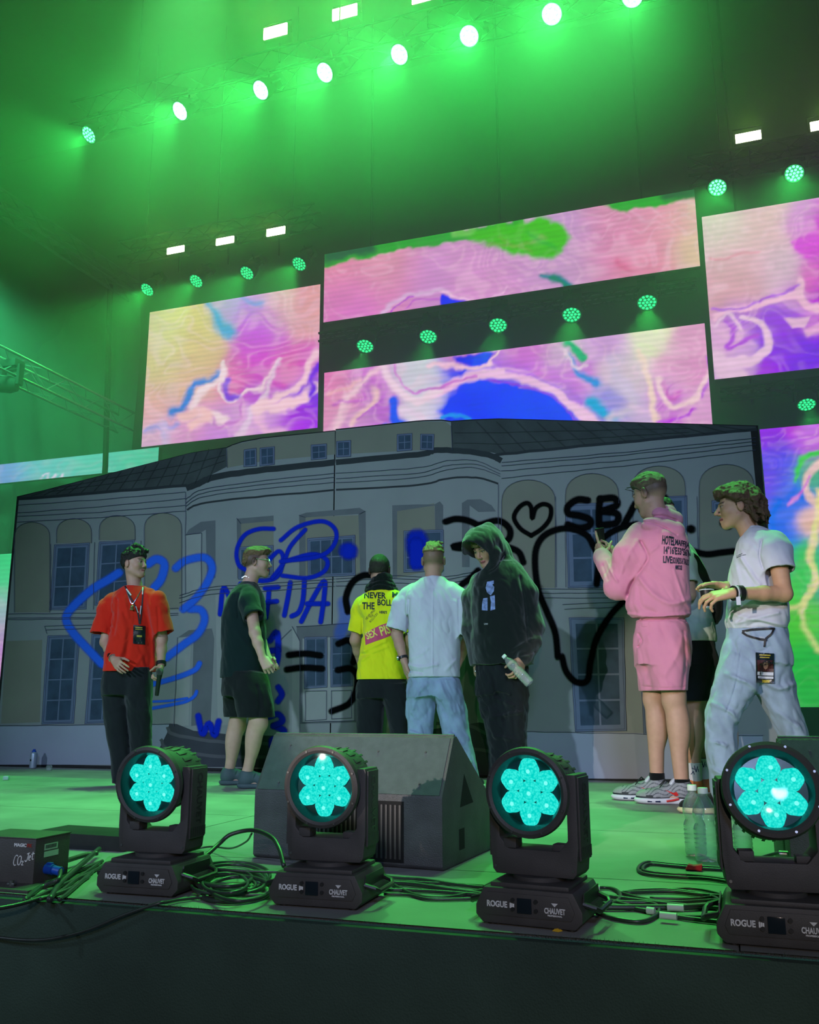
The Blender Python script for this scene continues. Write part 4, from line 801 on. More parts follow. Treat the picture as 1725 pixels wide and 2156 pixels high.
LC = (0.02, 0.85, 0.75)
def head_at(pxb, pyb, *a, **k):
    p = at(pxb, pyb, Z=0); r = moving_head((p.x, p.y + .12, 0.006), *a, **k)
    return r
head_at(283, 1888, 0.03, 0.0, 0.10, 'moving head wash light nearest the small black box at the left, cyan lenses', sc=.99)
head_at(660, 1914, 0.03, 0.0, 0.08, 'moving head wash light standing in front of the wedge loudspeaker, cyan lenses')
head_at(1122, 1957, -0.10, -0.06, 0.02, 'moving head wash light right of the wedge loudspeaker, facing the camera with brightest cyan lenses')
head_at(1650, 2002, -0.02, 0.10, -0.30, 'moving head wash light at the right edge, lamp tilted upwards')

# ================================================================ wedge monitors
m_wb = mat('speaker_paint', (0.060, 0.062, 0.064, 1), 0.55, var=0.25, scale=9, bump=0.4, bscale=220)
m_grill = mat('speaker_foam_grille', (0.07, 0.09, 0.095, 1), 0.8, var=0.12, scale=30, bump=0.6, bscale=400)
m_hole = mat('speaker_port', (0.004, 0.004, 0.004, 1), 0.9)
def wedge(loc, rz, label):
    """loc is the front left bottom corner; +X along the front, +Y back"""
    r = empty('wedge_monitor', loc, rz); tag(r, label, 'loudspeaker', 'wedge stage monitors')
    Wd, D, Hf, Ha, ya, Hb = .80, .62, .250, .463, .140, .165
    # side profile in (y, z)
    prof = [(.012, 0), (D, 0), (D, Hb), (ya + .02, Ha), (ya - .01, Ha), (0, Hf), (0, .012)]
    MX = Matrix.Rotation(PI / 2, 4, 'Z')
    b = MB()
    # extrude along X: prism builds XZ polygon extruded +Y, rotate so Y -> -X ... mirror by using negative depth
    b.prism([(y, z) for y, z in prof], -Wd, MX, bev=.004); b.build('cabinet', m_wb, r)
    # grille: sloping perforated face (foam covered) 
    n = Vector((0, -(Ha - Hf), ya - .01)).normalized()
    def S(x, t, o=.003): return Vector((x, (ya - .01) * t, Hf + (Ha - Hf) * t)) + n * o
    b = MB(); b.quad(S(.012, .03), S(Wd - .012, .03), S(Wd - .012, .965), S(.012, .965))
    g = bmesh.ops.extrude_face_region(b.bm, geom=list(b.bm.faces)); bmesh.ops.translate(b.bm, vec=-n * .004, verts=[v for v in g['geom'] if isinstance(v, bmesh.types.BMVert)])
    b.build('grille', m_grill, r, 0)
    b = MB(); b.tube([(0.004, ya + .004, Ha + .001), (Wd - .004, ya + .004, Ha + .001)], .007, 8); b.build('edge_strip', m_wb, r)
    for (x, t) in [(.10, .15), (.30, .25), (.5, .2), (.7, .2), (.1, .8), (.5, .72), (.7, .72)]:
        b = MB(); b.cyl(S(x, t, .0), S(x, t, .006), .004, n=8); b.build('grille_screw', m_scr, r)
    b = MB()
    for k in range(19): b.box((.30 + k * .0185, -.002, .125), (.008, .006, .19), bev=.001)
    b.build('heat_sink_fins', m_mh, r)
    b = MB(); b.box((.468, .0005, .125), (.36, .003, .215)); b.build('amplifier_panel', m_hole, r)
    for s, x in ((1, Wd + .0004), (-1, -.0004)):
        b = MB(); b.prism([(.185, .20), (.335, .205), (.235, .32)], .003, Matrix.Translation((x, 0, 0)) @ MX, bev=0); b.build('handle_recess', m_hole, r, 0)
        b = MB(); b.box((x, .20, .085), (.002, .055, .075)); b.build('connector_recess', m_hole, r, 0)
    return r
fl_ = at(532, 1806, Z=0); fr_w = at(932, 1836, Z=0); rz_ = math.atan2(fr_w.y - fl_.y, fr_w.x - fl_.x)
wedge((fl_.x, fl_.y, 0.002), rz_, 'black wedge stage monitor with triangular side handle, behind the second moving head light')
q = at(1640, 1566, Y=3.50); wedge((q.x, 3.36, 0.002), 0.04, 'second wedge stage monitor half hidden behind the rightmost moving head light')

# ================================================================ gas jet box and tray at the left
m_box = mat('jet_box_paint', (0.055, 0.05, 0.047, 1), 0.6, var=0.15, scale=12, bump=.2, bscale=200)
m_tag = mat('green_label', C(150, 190, 160), .5); m_red = mat('red_print', C(150, 40, 30), .5); m_blueplug = mat('blue_plug', C(20, 70, 170), .45)
o = at(68, 1868, Z=0); jb = empty('gas_jet_box', (o.x, o.y, 0)); tag(jb, 'small black gas jet box with handwritten white lettering, at the left edge of the stage', 'effects box')
b = MB(); b.box((-.13, .085, .079), (.26, .17, .140), bev=.003); b.build('housing', m_box, jb)
b = MB(); b.box((-.13, .085, .1505), (.265, .175, .004), bev=.001); b.build('lid', m_box, jb)
b = MB(); b.box((-.12, .06, .005), (.36, .30, .008), bev=.002); b.build('base_plate', m_box, jb)
JM = Matrix.Translation((0, -.0006, 0)) @ Matrix.Rotation(PI / 2, 4, 'X')
text_mesh('MAGIC', .014, m_white, jb, JM @ Matrix.Translation((-.062, .128, 0)), 'lettering', sx=1.15, bold=.0006); text_mesh('FX', .014, m_red, jb, JM @ Matrix.Translation((-.025, .128, 0)), 'lettering', sx=1.15, bold=.0006)
b = MB()
def jl(p, r=.0017): b.tube([Vector((x, -.0012, z)) for x, z in catmull(p, 5)], r, 6)
jl([(-.068, .093), (-.073, .096), (-.080, .088), (-.083, .072), (-.079, .064), (-.073, .066)]); jl([(-.058, .095), (-.066, .086), (-.066, .070), (-.060, .066), (-.054, .076), (-.053, .090), (-.058, .095)])
jl([(-.050, .076), (-.047, .079), (-.044, .076), (-.050, .067), (-.043, .067)]); jl([(-.030, .102), (-.020, .106)]); jl([(-.024, .104), (-.028, .085), (-.033, .078), (-.038, .082)])
jl([(-.022, .088), (-.016, .092), (-.017, .097), (-.021, .094), (-.022, .084), (-.015, .083)]); jl([(-.006, .110), (-.009, .090), (-.006, .086), (-.003, .088)]); jl([(-.012, .102), (-.001, .105)])
b.build('handwriting', m_white, jb)
b = MB(); b.box((.0008, .075, .118), (.001, .065, .020)); b.build('rating_label', m_tag, jb, 0); b = MB(); b.box((.0008, .078, .095), (.001, .070, .018)); b.build('rating_label', m_tag, jb, 0)
b = MB()
for k in range(9): b.box((.0016, .05 + k * .006, .119), (.0006, .003, .012))
b.build('barcode', m_hole, jb, 0)
b = MB(); b.cyl((.0, .06, .048), (.030, .06, .046), .017, n=20); b.cyl((.03, .06, .046), (.062, .058, .042), .0145, n=20); b.box((.014, .06, .064), (.02, .012, .01), bev=.002); b.build('power_plug', m_blueplug, jb)
b = MB(); b.cyl((-.05, -.04, .008), (-.05, -.04, .026), .008, n=10); b.box((-.05, -.04, .014), (.03, .012, .008), bev=.002); b.build('wing_nut', m_scr, jb)
p = at(140, 1790, Z=0); tr_ = MB(); tr_.prism([(-.24, .02), (-.20, .062), (.26, .058), (.26, .0), (-.24, .0)], .22, Matrix.Translation((p.x, p.y + .03, .001)), bev=.003); tt = tr_.build('cable_tray', m_black); tag(tt, 'low black tray lying between the gas jet box and the first moving head light', 'tray')

# ================================================================ cables
m_cab1 = mat('cable_rubber', (0.030, 0.036, 0.033, 1), 0.38, var=0.2, scale=20, spec=.6)
m_tape = mat('white_cable_tag', (0.55, 0.58, 0.55, 1), 0.5)
def cable(label, pts, r=0.0065, z=None, group='cables lying on the stage edge', n=8, f=lambda x, y: (x, y), m=None):
    P = []
    for i, p in enumerate(pts):
        zz = (r + .001) if len(p) < 3 else p[2]
        P.append(at(*f(p[0], p[1]), Z=zz))
    P = catmull([tuple(v) for v in P], n); b = MB(); b.tube(P, r, 7); o = b.build('stage_cable', m or m_cab1, None, 180)
    tag(o, label, 'cable', group); return o
def z4(x, y): return (x * .3478, 1560 + y * .3478)
def z5(x, y): return (520 + x * .3478, 1500 + y * .3478)
def z66(x, y): return (980 + x * .4319, 1560 + y * .4319)
gl_ = 'bundle of cables right of the gas jet box'
for k, pts in enumerate([[(600, 655, .03), (500, 740, .03), (420, 810, .02), (350, 880), (300, 960)], [(620, 728), (500, 775), (330, 845), (220, 900), (150, 960)], [(660, 735), (540, 800), (380, 870), (250, 930), (180, 965)], [(600, 740), (470, 830), (350, 920), (230, 955), (130, 985), (0, 1012), (-160, 1030)],
                         [(560, 790), (470, 870), (400, 930), (360, 960)], [(370, 770, .05), (350, 840, .03), (260, 880), (190, 930), (150, 965)], [(340, 745, .04), (420, 720, .03), (520, 690, .03), (590, 680, .03)], [(540, 820), (430, 890), (330, 930), (240, 958)]]):
    cable(['thick black cable running from the first moving head towards the jet box', 'cable curving left in front of the black tray', 'second cable curving left in front of the tray', 'long cable sweeping left to the picture edge below the jet box', 'short cable dropping to the stage lip left of the first light', 'grey cable leaving the blue plug of the jet box', 'grey green hose with connector lying on the black tray', 'cable lying lowest in the bundle beside the jet box'][k], pts, [.010, .007, .006, .006, .007, .007, .009, .006][k], group=gl_, f=z4)
# the long cable that dips over the lip of the stage
P = [at(565, 1883, Z=.009), at(452, 1887, Z=.009), at(385, 1893, Z=.009), at(352, 1899, Y=2.455), at(330, 1903, Y=2.42), at(260, 1927, Y=2.405), at(175, 1961, Y=2.40), at(87, 1979, Y=2.40), at(0, 1974, Y=2.40), at(-60, 1960, Y=2.40)]
b = MB(); b.tube(catmull([tuple(v) for v in P], 8), .0048, 7); o = b.build('stage_cable', m_cab1, None, 180); tag(o, 'thin cable sagging over the front of the stage below the first light', 'cable')
gA = 'coiled cables between the first and second moving head light'
rnd = random.Random(11); lab = ['outermost loop', 'innermost loop', 'lowest loop', 'highest loop', 'tightest small loop', 'loop nearest the wedge monitor', 'loop nearest the second light']
for k in range(7):
    cx, cy = 1400 + rnd.uniform(-60, 60), 800 + rnd.uniform(-30, 50) + k * 12; rx, ry = 235 - k * 13 + rnd.uniform(-20, 10), 92 + rnd.uniform(-25, 10) - k * 4
    pts = [(cx + rx * math.cos(a), cy + ry * math.sin(a), .008 + .006 * k * .8 + .004 * math.sin(a * 2 + k)) for a in np.linspace(k, k + 2 * PI * 1.02, 18)]
    cable(lab[k] + ' of the black cable coil between the first two lights', pts, .0055 + .001 * (k % 3), group=gA, f=z4)
P = [at(*z4(x, y), Y=Y) for x, y, Y in [(1240, 905, 2.62), (1165, 830, 2.66), (1160, 740, 2.72), (1250, 690, 2.78), (1330, 620, 2.85), (1400, 565, 2.88), (1530, 540, 2.9), (1640, 580, 2.85), (1690, 650, 2.8), (1720, 760, 2.75)]]
b = MB(); b.tube(catmull([tuple(v) for v in P], 8), .0075, 8); o = b.build('stage_cable', m_cab1, None, 180); tag(o, 'raised cable arching up over the coil to the second light', 'cable')
cable('thin cable from the wedge monitor looping over the coil', [(1525, 560, .16), (1490, 610, .10), (1400, 650, .04), (1280, 640, .02), (1180, 655)], .0035, f=z4, group=gA)
cable('straight cable crossing the coil towards the second light', [(1200, 760, .04), (1350, 780, .04), (1550, 790, .035), (1740, 795, .03)], .005, f=z4, group=gA)
cable('cable under the coil along the stage lip', [(1240, 900), (1240, 950), (1350, 972), (1500, 965), (1620, 935)], .008, f=z4, group=gA)
gB = 'cables between the second and third moving head light'
for k, pts in enumerate([[(790, 990), (900, 1000), (1050, 1010), (1250, 1040), (1480, 1065)], [(810, 1005), (900, 1050), (990, 1095), (1100, 1120), (1250, 1115), (1400, 1080), (1480, 1070)], [(830, 1030), (1000, 1040), (1200, 1070), (1450, 1105)], [(820, 1075), (950, 1075), (1150, 1085), (1350, 1100), (1450, 1110)], [(830, 1100), (980, 1105), (1100, 1130), (1300, 1130), (1420, 1125)], [(830, 1010), (1000, 1025), (1200, 1035), (1470, 1050)]]):
    cable(['rearmost cable between the second and third light', 'cable sagging forward between the second and third light', 'thick straight cable between the second and third light', 'middle cable between the second and third light', 'front cable between the second and third light', 'thin cable lying on the rearmost one between second and third light'][k], pts, [.006, .006, .008, .006, .005, .004][k], f=z5, group=gB)
gC = 'cables between the third and fourth moving head light'
for k, pts in enumerate([[(600, 725), (680, 715), (740, 730), (755, 765), (700, 795), (620, 775)], [(620, 765), (760, 785), (900, 790), (945, 815), (930, 850), (860, 880), (740, 868), (640, 838)], [(760, 740), (850, 765), (980, 785), (1150, 780), (1230, 770), (1150, 745), (1000, 725), (850, 728), (770, 738)], [(620, 810), (850, 812), (1100, 810), (1330, 790)],
                         [(660, 790), (850, 822), (1050, 860), (1290, 888)], [(780, 740), (1000, 735), (1150, 750), (1330, 760)], [(900, 765), (1100, 770), (1200, 760), (1330, 752)], [(680, 770), (900, 830), (1000, 850), (1200, 858), (1330, 830)], [(1000, 725), (1100, 720), (1200, 735), (1330, 775)], [(640, 750), (800, 770), (1000, 795), (1250, 815), (1330, 805)]]):
    cable(['small loop touching the third light', 'forward loop curling between the third and fourth light', 'flat oval coil between the third and fourth light', 'thick cable with white tag between third and fourth light', 'front cable with white sleeves between third and fourth light', 'rear cable between the third and fourth light', 'thin rear cable between the third and fourth light', 'cable crossing under the forward loop near the fourth light', 'rearmost thin cable beside the flat oval coil', 'middle cable between the third and fourth light'][k], pts, [.006, .006, .005, .009, .0065, .006, .004, .006, .004, .006][k], f=z66, group=gC)
gD = 'double cable loop in front of the water bottles'
cable('outer cable of the double loop in front of the bottles', [(1300, 622), (1150, 612), (1000, 600), (900, 590), (855, 605), (845, 632), (900, 652), (1050, 665), (1180, 672), (1300, 690)], .006, f=z66, group=gD)
cable('inner cable of the double loop in front of the bottles', [(1300, 630), (1150, 622), (1000, 608), (905, 600), (868, 615), (880, 635), (1000, 650), (1100, 655), (1200, 665), (1300, 680)], .006, f=z66, group=gD)
cable('short cable running up to the metal connector by the fourth light', [(1380, 590, .02), (1440, 570, .04), (1520, 548, .07), (1560, 548, .08)], .006, f=z66, group=gD)
for (x, y, ang, l_) in [(1025, 812, .0, .045), (990, 853, -.12, .045), (905, 828, -.25, .022), (640, 720, .1, .02)]:
    p = at(*z66(x, y), Z=.018); b = MB(); b.cyl((-l_ / 2, 0, 0), (l_ / 2, 0, 0), .0098, n=12); o = b.build('cable_tag', m_tape, None, 40, loc=p, rot=(0, 0, ang)); tag(o, {1025: 'widest white printed tag around a cable near the fourth light', 990: 'white tag on the front cable between third and fourth light', 905: 'short white tag on the forward cable loop', 640: 'small white tag beside the third light'}[x], 'cable tag', 'white cable tags')
p = at(*z66(1115, 615), Z=.012); b = MB(); b.prism([(-.03, -.008), (-.018, .010), (.0, .006), (.03, .012), (.026, -.010), (0, -.008)], .03, bev=.002); o = b.build('red_tape', mat('red_tape', C(220, 20, 40), .5), None, 0, loc=(p.x, p.y - .015, .012)); tag(o, 'red tape wrapped around the cable loop in front of the bottles', 'tape')
p = at(1172, 1962, Z=0); b = MB(); b.bm.faces.new([b.bm.verts.new(v) for v in [(-.012, 0, .001), (.006, -.006, .001), (.004, .002, .014)]]); b.bm.faces.new([b.bm.verts.new(v) for v in [(.004, .002, .014), (.006, -.006, .001), (.016, .004, .002)]]); b.bm.faces.new([b.bm.verts.new(v) for v in [(-.012, 0, .001), (.004, .002, .014), (-.004, .012, .004)]])
o = b.build('paper_scrap', mat('yellow_paper', C(190, 150, 20), .7), None, 0, loc=p); tag(o, 'crumpled yellow scrap in front of the third moving head light', 'scrap')
b = MB(); b.cyl((0, 0, 0), (.05, 0, .0), .011, n=14); b.cyl((.05, 0, 0), (.075, 0, 0), .014, n=14); b.cyl((.062, 0, 0), (.062, 0, -.07), .009, n=12); p = at(*z66(1530, 550), Z=.085); o = b.build('cable_connector', m_scr, None, 40, loc=(p.x, p.y, .085)); tag(o, 'shiny metal cable connector under the rightmost moving head light', 'connector')

# ================================================================ bottles, can, small things
def clear_mat(name, col, rough=.02):
    m = bpy.data.materials.new(name); m.use_nodes = True; nt = m.node_tree; nt.nodes.clear()
    g = nt.nodes.new('ShaderNodeBsdfGlossy'); g.inputs['Roughness'].default_value = rough; t = nt.nodes.new('ShaderNodeBsdfTransparent'); t.inputs[0].default_value = col
    d = nt.nodes.new('ShaderNodeBsdfDiffuse'); d.inputs[0].default_value = (.8, .9, .9, 1)
    lw = nt.nodes.new('ShaderNodeLayerWeight'); lw.inputs[0].default_value = .35; mx = nt.nodes.new('ShaderNodeMixShader'); m2 = nt.nodes.new('ShaderNodeMixShader'); m2.inputs[0].default_value = .14
    ou = nt.nodes.new('ShaderNodeOutputMaterial'); nt.links.new(lw.outputs['Facing'], mx.inputs[0]); nt.links.new(t.outputs[0], m2.inputs[1]); nt.links.new(d.outputs[0], m2.inputs[2])
    nt.links.new(m2.outputs[0], mx.inputs[1]); nt.links.new(g.outputs[0], mx.inputs[2]); nt.links.new(mx.outputs[0], ou.inputs[0]); return m
m_pet = clear_mat('clear_plastic', (.93, .96, .95, 1)); m_cap = mat('white_cap', C(215, 225, 220), .45)
def bottle(loc, label, h=.26, r=.04, group=None, rot=None, name='water_bottle'):
    R_ = empty(name, loc); tag(R_, label, 'bottle', group); k = h / .26
    pr = [(0, .008), (r * .5, .0), (r * .92, .004), (r, .018), (r * .97, .03)]
    for j in range(5): pr += [(r * .95, .04 + j * .016), (r, .046 + j * .016), (r, .052 + j * .016)]
    pr += [(r * .90, .128), (r * .82, .135), (r * .82, .145), (r * .98, .158), (r, .172), (r * .92, .195), (r * .62, .222), (r * .38, .236), (r * .36, .246), (r * .42, .248), (r * .36, .25)]
    b = MB(); b.lathe([(x, z * k) for x, z in pr], n=32); b.build('bottle_body', m_pet, R_, 60)
    b = MB(); b.lathe([(0, .266 * k), (r * .42, .266 * k), (r * .44, .262 * k), (r * .44, .245 * k), (r * .40, .245 * k)], n=28); b.build('cap', m_cap, R_)
    if rot: R_.rotation_euler = rot
    return R_
gW = 'clear water bottles standing on the stage'
bottle(at(1490, 1818, Z=0) + Vector((0, .03, .002)), 'front clear plastic water bottle with white cap, of the two near the right light', .262, .044, gW)
bottle(at(1472, 1808, Z=0) + Vector((-.01, .05, .002)), 'rear clear plastic water bottle of the two, partly behind its neighbour', .262, .042, gW)
bottle(at(1078, 1800, Z=0) + Vector((0, .03, .002)), 'clear water bottle seen through the yoke of the third light', .24, .034, gW)
bottle(at(1568, 1815, Z=0) + Vector((0, .03, .002)), 'clear water bottle hidden behind the left arm of the fourth light', .25, .036, gW)
m_can = mat('can_paint', C(150, 160, 175), .3, .3, var=.05); p = at(77, 1617, Z=0); cn = empty('spray_can', (p.x, 7.30, .002)); tag(cn, 'pale grey spray paint can standing before the painted house', 'spray can')
b = MB(); b.lathe([(0, 0), (.030, 0), (.033, .004), (.033, .135), (.031, .142), (.022, .150), (0, .15)], n=24); b.build('can_body', m_can, cn); b = MB(); b.lathe([(.020, .15), (.020, .160), (.012, .168), (.012, .178), (0, .178)], n=18); b.build('nozzle', m_blueplug, cn)
b = MB(); b.box((-.004, -.033, .075), (.014, .002, .018)); b.build('print', m_hole, cn, 0)
p = at(103, 1622, Z=0); b = MB(); b.lathe([(0, 0), (.026, 0), (.030, .02), (.026, .04), (.018, .044), (0, .044)], n=18); o = b.build('glass_jar', m_pet, None, 50, loc=(p.x, p.y, .002)); tag(o, 'tiny clear jar on the floor right of the spray can', 'jar')
p = at(13, 1643, Z=0); b = MB(); b.box((0, 0, .018), (.045, .03, .03), bev=.004); o = b.build('clear_block', mat('pale_block', C(150, 190, 175), .4), None, 40, loc=(p.x, p.y, .001), rot=(0, 0, .3)); tag(o, 'small pale block on the floor at the far left edge', 'block')
# ================================================================ people: implicit surfaces turned into one continuous mesh each
UPZ = np.array([0., 0., 1.])
class Field:
    def __init__(s, lo, hi, h):
        s.lo = np.array(lo, float) - 2.5 * h; s.h = h; s.n = (np.ceil((np.array(hi) - s.lo) / h) + 4).astype(int)
        s.D = np.full(tuple(s.n), 1.0, np.float32)
    def sub(s, lo, hi, m):
        a = np.clip(np.floor((np.minimum(lo, hi) - m - s.lo) / s.h).astype(int), 0, s.n - 1); b = np.clip(np.ceil((np.maximum(lo, hi) + m - s.lo) / s.h).astype(int) + 1, 1, s.n)
        sl = tuple(slice(a[i], b[i]) for i in range(3)); ax = [s.lo[i] + s.h * np.arange(a[i], b[i], dtype=np.float32) for i in range(3)]
        return sl, ax[0][:, None, None], ax[1][None, :, None], ax[2][None, None, :]
    def put(s, sl, d, k, op='add'):
        D = s.D[sl]
        if op == 'add':
            if k > 0:
                hh = np.maximum(k - np.abs(D - d), 0) / k; s.D[sl] = np.minimum(D, d) - hh * hh * k * .25
            else: s.D[sl] = np.minimum(D, d)
        else:
            if k > 0:
                hh = np.maximum(k - np.abs(D + d), 0) / k; s.D[sl] = np.maximum(D, -d) + hh * hh * k * .25
            else: s.D[sl] = np.maximum(D, -d)
    def cap(s, a, b, ra, rb=None, k=.02, op='add'):
        a, b = np.array(a, float), np.array(b, float); rb = ra if rb is None else rb; R = max(ra, rb)
        sl, x, y, z = s.sub(np.minimum(a, b), np.maximum(a, b), R + k + 2 * s.h); ab = b - a; L = ab @ ab + 1e-12
        t = np.clip(((x - a[0]) * ab[0] + (y - a[1]) * ab[1] + (z - a[2]) * ab[2]) / L, 0, 1)
        d = np.sqrt((x - a[0] - t * ab[0]) ** 2 + (y - a[1] - t * ab[1]) ** 2 + (z - a[2] - t * ab[2]) ** 2) - (ra + (rb - ra) * t)
        s.put(sl, d, k, op)
    def ell(s, c, r, k=.02, M=None, op='add'):
        c = np.array(c, float); r = np.array(r, float); R = r.max(); M = np.eye(3) if M is None else np.array(M)   # rows of M: local axes
        sl, x, y, z = s.sub(c, c, R + k + 2 * s.h); X, Y, Z_ = x - c[0], y - c[1], z - c[2]
        q = [(M[i][0] * X + M[i][1] * Y + M[i][2] * Z_) / r[i] for i in range(3)]
        k0 = np.sqrt(q[0] ** 2 + q[1] ** 2 + q[2] ** 2) + 1e-6; k1 = np.sqrt((q[0] / r[0]) ** 2 + (q[1] / r[1]) ** 2 + (q[2] / r[2]) ** 2) + 1e-6
        s.put(sl, k0 * (k0 - 1) / k1, k, op)
    def loft(s, st, fr, k=.02, e=2.3, op='add', cap=True):
        """st: rows (z, cr, ct, rs, rt) in the frame fr=(r, t) about the world origin; z ascending"""
        st = np.array(sorted([tuple(q) for q in st])); r_, t_ = fr; Z_ = st[:, 0]; zz = np.linspace(Z_[0], Z_[-1], 200)
        cols = [smooth_interp(zz, Z_, st[:, i]) for i in range(1, 5)]
        cw = cols[0][:, None] * r_ + cols[1][:, None] * t_; rad = max(st[:, 3].max(), st[:, 4].max())
        lo = np.append(cw.min(0)[:2], Z_[0]); hi = np.append(cw.max(0)[:2], Z_[-1])
        lo[:2] -= rad; hi[:2] += rad
        sl, x, y, z = s.sub(lo, hi, k + 2 * s.h); zi = np.clip((z - Z_[0]) / (Z_[-1] - Z_[0] + 1e-9), 0, 1) * 199
        g = [np.interp(zi, np.arange(200), c) for c in cols]
        a = (x * r_[0] + y * r_[1] - g[0]) / g[2]; b = (x * t_[0] + y * t_[1] - g[1]) / g[3]
        q = (np.abs(a) ** e + np.abs(b) ** e) ** (1 / e); d = (q - 1) * np.minimum(g[2], g[3])
        if cap: d = np.maximum(d, np.maximum(Z_[0] - z, z - Z_[-1]))
        s.put(sl, d.astype(np.float32), k, op)
    def sleeve(s, pts, rr, wall=.007, depth=.07, k=.03, tilt=None):
        """tube of cloth ending in an open, hollow cuff"""
        pts = [np.array(p, float) for p in pts]; e = pts[-1]; u = e - pts[-2]; u /= np.linalg.norm(u); A = np.array(pts); R = max(rr)
        sl, x, y, z = s.sub(A.min(0), A.max(0), R + k + 2 * s.h + .03); d = None; n_ = u if tilt is None else np.array(tilt) / np.linalg.norm(tilt)
        def cd(a, b, ra, rb):
            ab = b - a; t = np.clip(((x - a[0]) * ab[0] + (y - a[1]) * ab[1] + (z - a[2]) * ab[2]) / (ab @ ab), 0, 1)
            return np.sqrt((x - a[0] - t * ab[0]) ** 2 + (y - a[1] - t * ab[1]) ** 2 + (z - a[2] - t * ab[2]) ** 2) - (ra + (rb - ra) * t)
        P_ = pts[:-1] + [e + u * R * 1.2]
        for i in range(len(P_) - 1):
            q = cd(P_[i], P_[i + 1], rr[i], rr[i + 1])
            if d is None: d = q
            else: hh = np.maximum(.04 - np.abs(d - q), 0) / .04; d = np.minimum(d, q) - hh * hh * .01
        d = np.maximum(d, (x - e[0]) * n_[0] + (y - e[1]) * n_[1] + (z - e[2]) * n_[2])
        s._cuffs = getattr(s, '_cuffs', []) + [(e - u * depth, e + u * .12, rr[-1] * .80 - wall, rr[-1] * 1.0 - wall)]
        s.put(sl, d.astype(np.float32), k)
    def open_cuffs(s):
        for a, b, ra, rb in getattr(s, '_cuffs', []): s.cap(a, b, ra, rb, .003, 'sub')
    def band(s, w=.03):
        I = np.nonzero(np.abs(s.D) < w); P = s.lo + s.h * np.stack(I, -1); return I, P
    def mesh(s):
        D = s.D; S = D < 0; c = np.zeros(tuple(np.array(D.shape) - 1), np.uint8)
        for i in (0, 1):
            for j in (0, 1):
                for k in (0, 1): c += S[i:D.shape[0] - 1 + i, j:D.shape[1] - 1 + j, k:D.shape[2] - 1 + k]
        act = (c > 0) & (c < 8); I = np.nonzero(act); n = len(I[0]); idx = np.full(act.shape, -1, np.int32); idx[I] = np.arange(n)
        B = np.stack(I, -1); acc = np.zeros((n, 3)); cnt = np.zeros(n)
        cor = [(i, j, k) for i in (0, 1) for j in (0, 1) for k in (0, 1)]
        val = {q: D[B[:, 0] + q[0], B[:, 1] + q[1], B[:, 2] + q[2]].astype(float) for q in cor}
        for q in cor:
            for ax in range(3):
                if q[ax] == 0:
                    p = list(q); p[ax] = 1; p = tuple(p); a, b = val[q], val[p]; m = (a < 0) != (b < 0); t = np.where(m, a / (a - b + 1e-12), 0)
                    for i in range(3): acc[:, i] += np.where(m, q[i] + (t if i == ax else 0), 0)
                    cnt += m
        V = s.lo + s.h * (B + acc / cnt[:, None]); F = []
        for ax in range(3):
            a, b = [i for i in range(3) if i != ax]
            sl0 = [slice(None)] * 3; sl1 = [slice(None)] * 3; sl0[ax] = slice(0, -1); sl1[ax] = slice(1, None)
            s0, s1 = S[tuple(sl0)], S[tuple(sl1)]; E_ = np.stack(np.nonzero(s0 != s1), -1)
            ok = (E_[:, a] > 0) & (E_[:, b] > 0) & (E_[:, a] < D.shape[a] - 1) & (E_[:, b] < D.shape[b] - 1); E_ = E_[ok]
            def g(da, db): q = E_.copy(); q[:, a] -= da; q[:, b] -= db; return idx[q[:, 0], q[:, 1], q[:, 2]]
            Q = np.stack([g(0, 0), g(1, 0), g(1, 1), g(0, 1)], -1); fl_ = s0[E_[:, 0], E_[:, 1], E_[:, 2]] ^ (ax == 1)
            Q[fl_] = Q[fl_][:, ::-1]; F.append(Q)
        F = np.concatenate(F); F = F[(F >= 0).all(1)][:, ::-1]
        return V, F
def smooth_interp(x, xp, yp):
    if len(xp) < 3: return np.interp(x, xp, yp)
    m = np.gradient(yp, xp); i = np.clip(np.searchsorted(xp, x) - 1, 0, len(xp) - 2); h = xp[i + 1] - xp[i] + 1e-9; t = np.clip((x - xp[i]) / h, 0, 1)
    return (2 * t ** 3 - 3 * t ** 2 + 1) * yp[i] + (t ** 3 - 2 * t ** 2 + t) * h * m[i] + (-2 * t ** 3 + 3 * t ** 2) * yp[i + 1] + (t ** 3 - t ** 2) * h * m[i + 1]

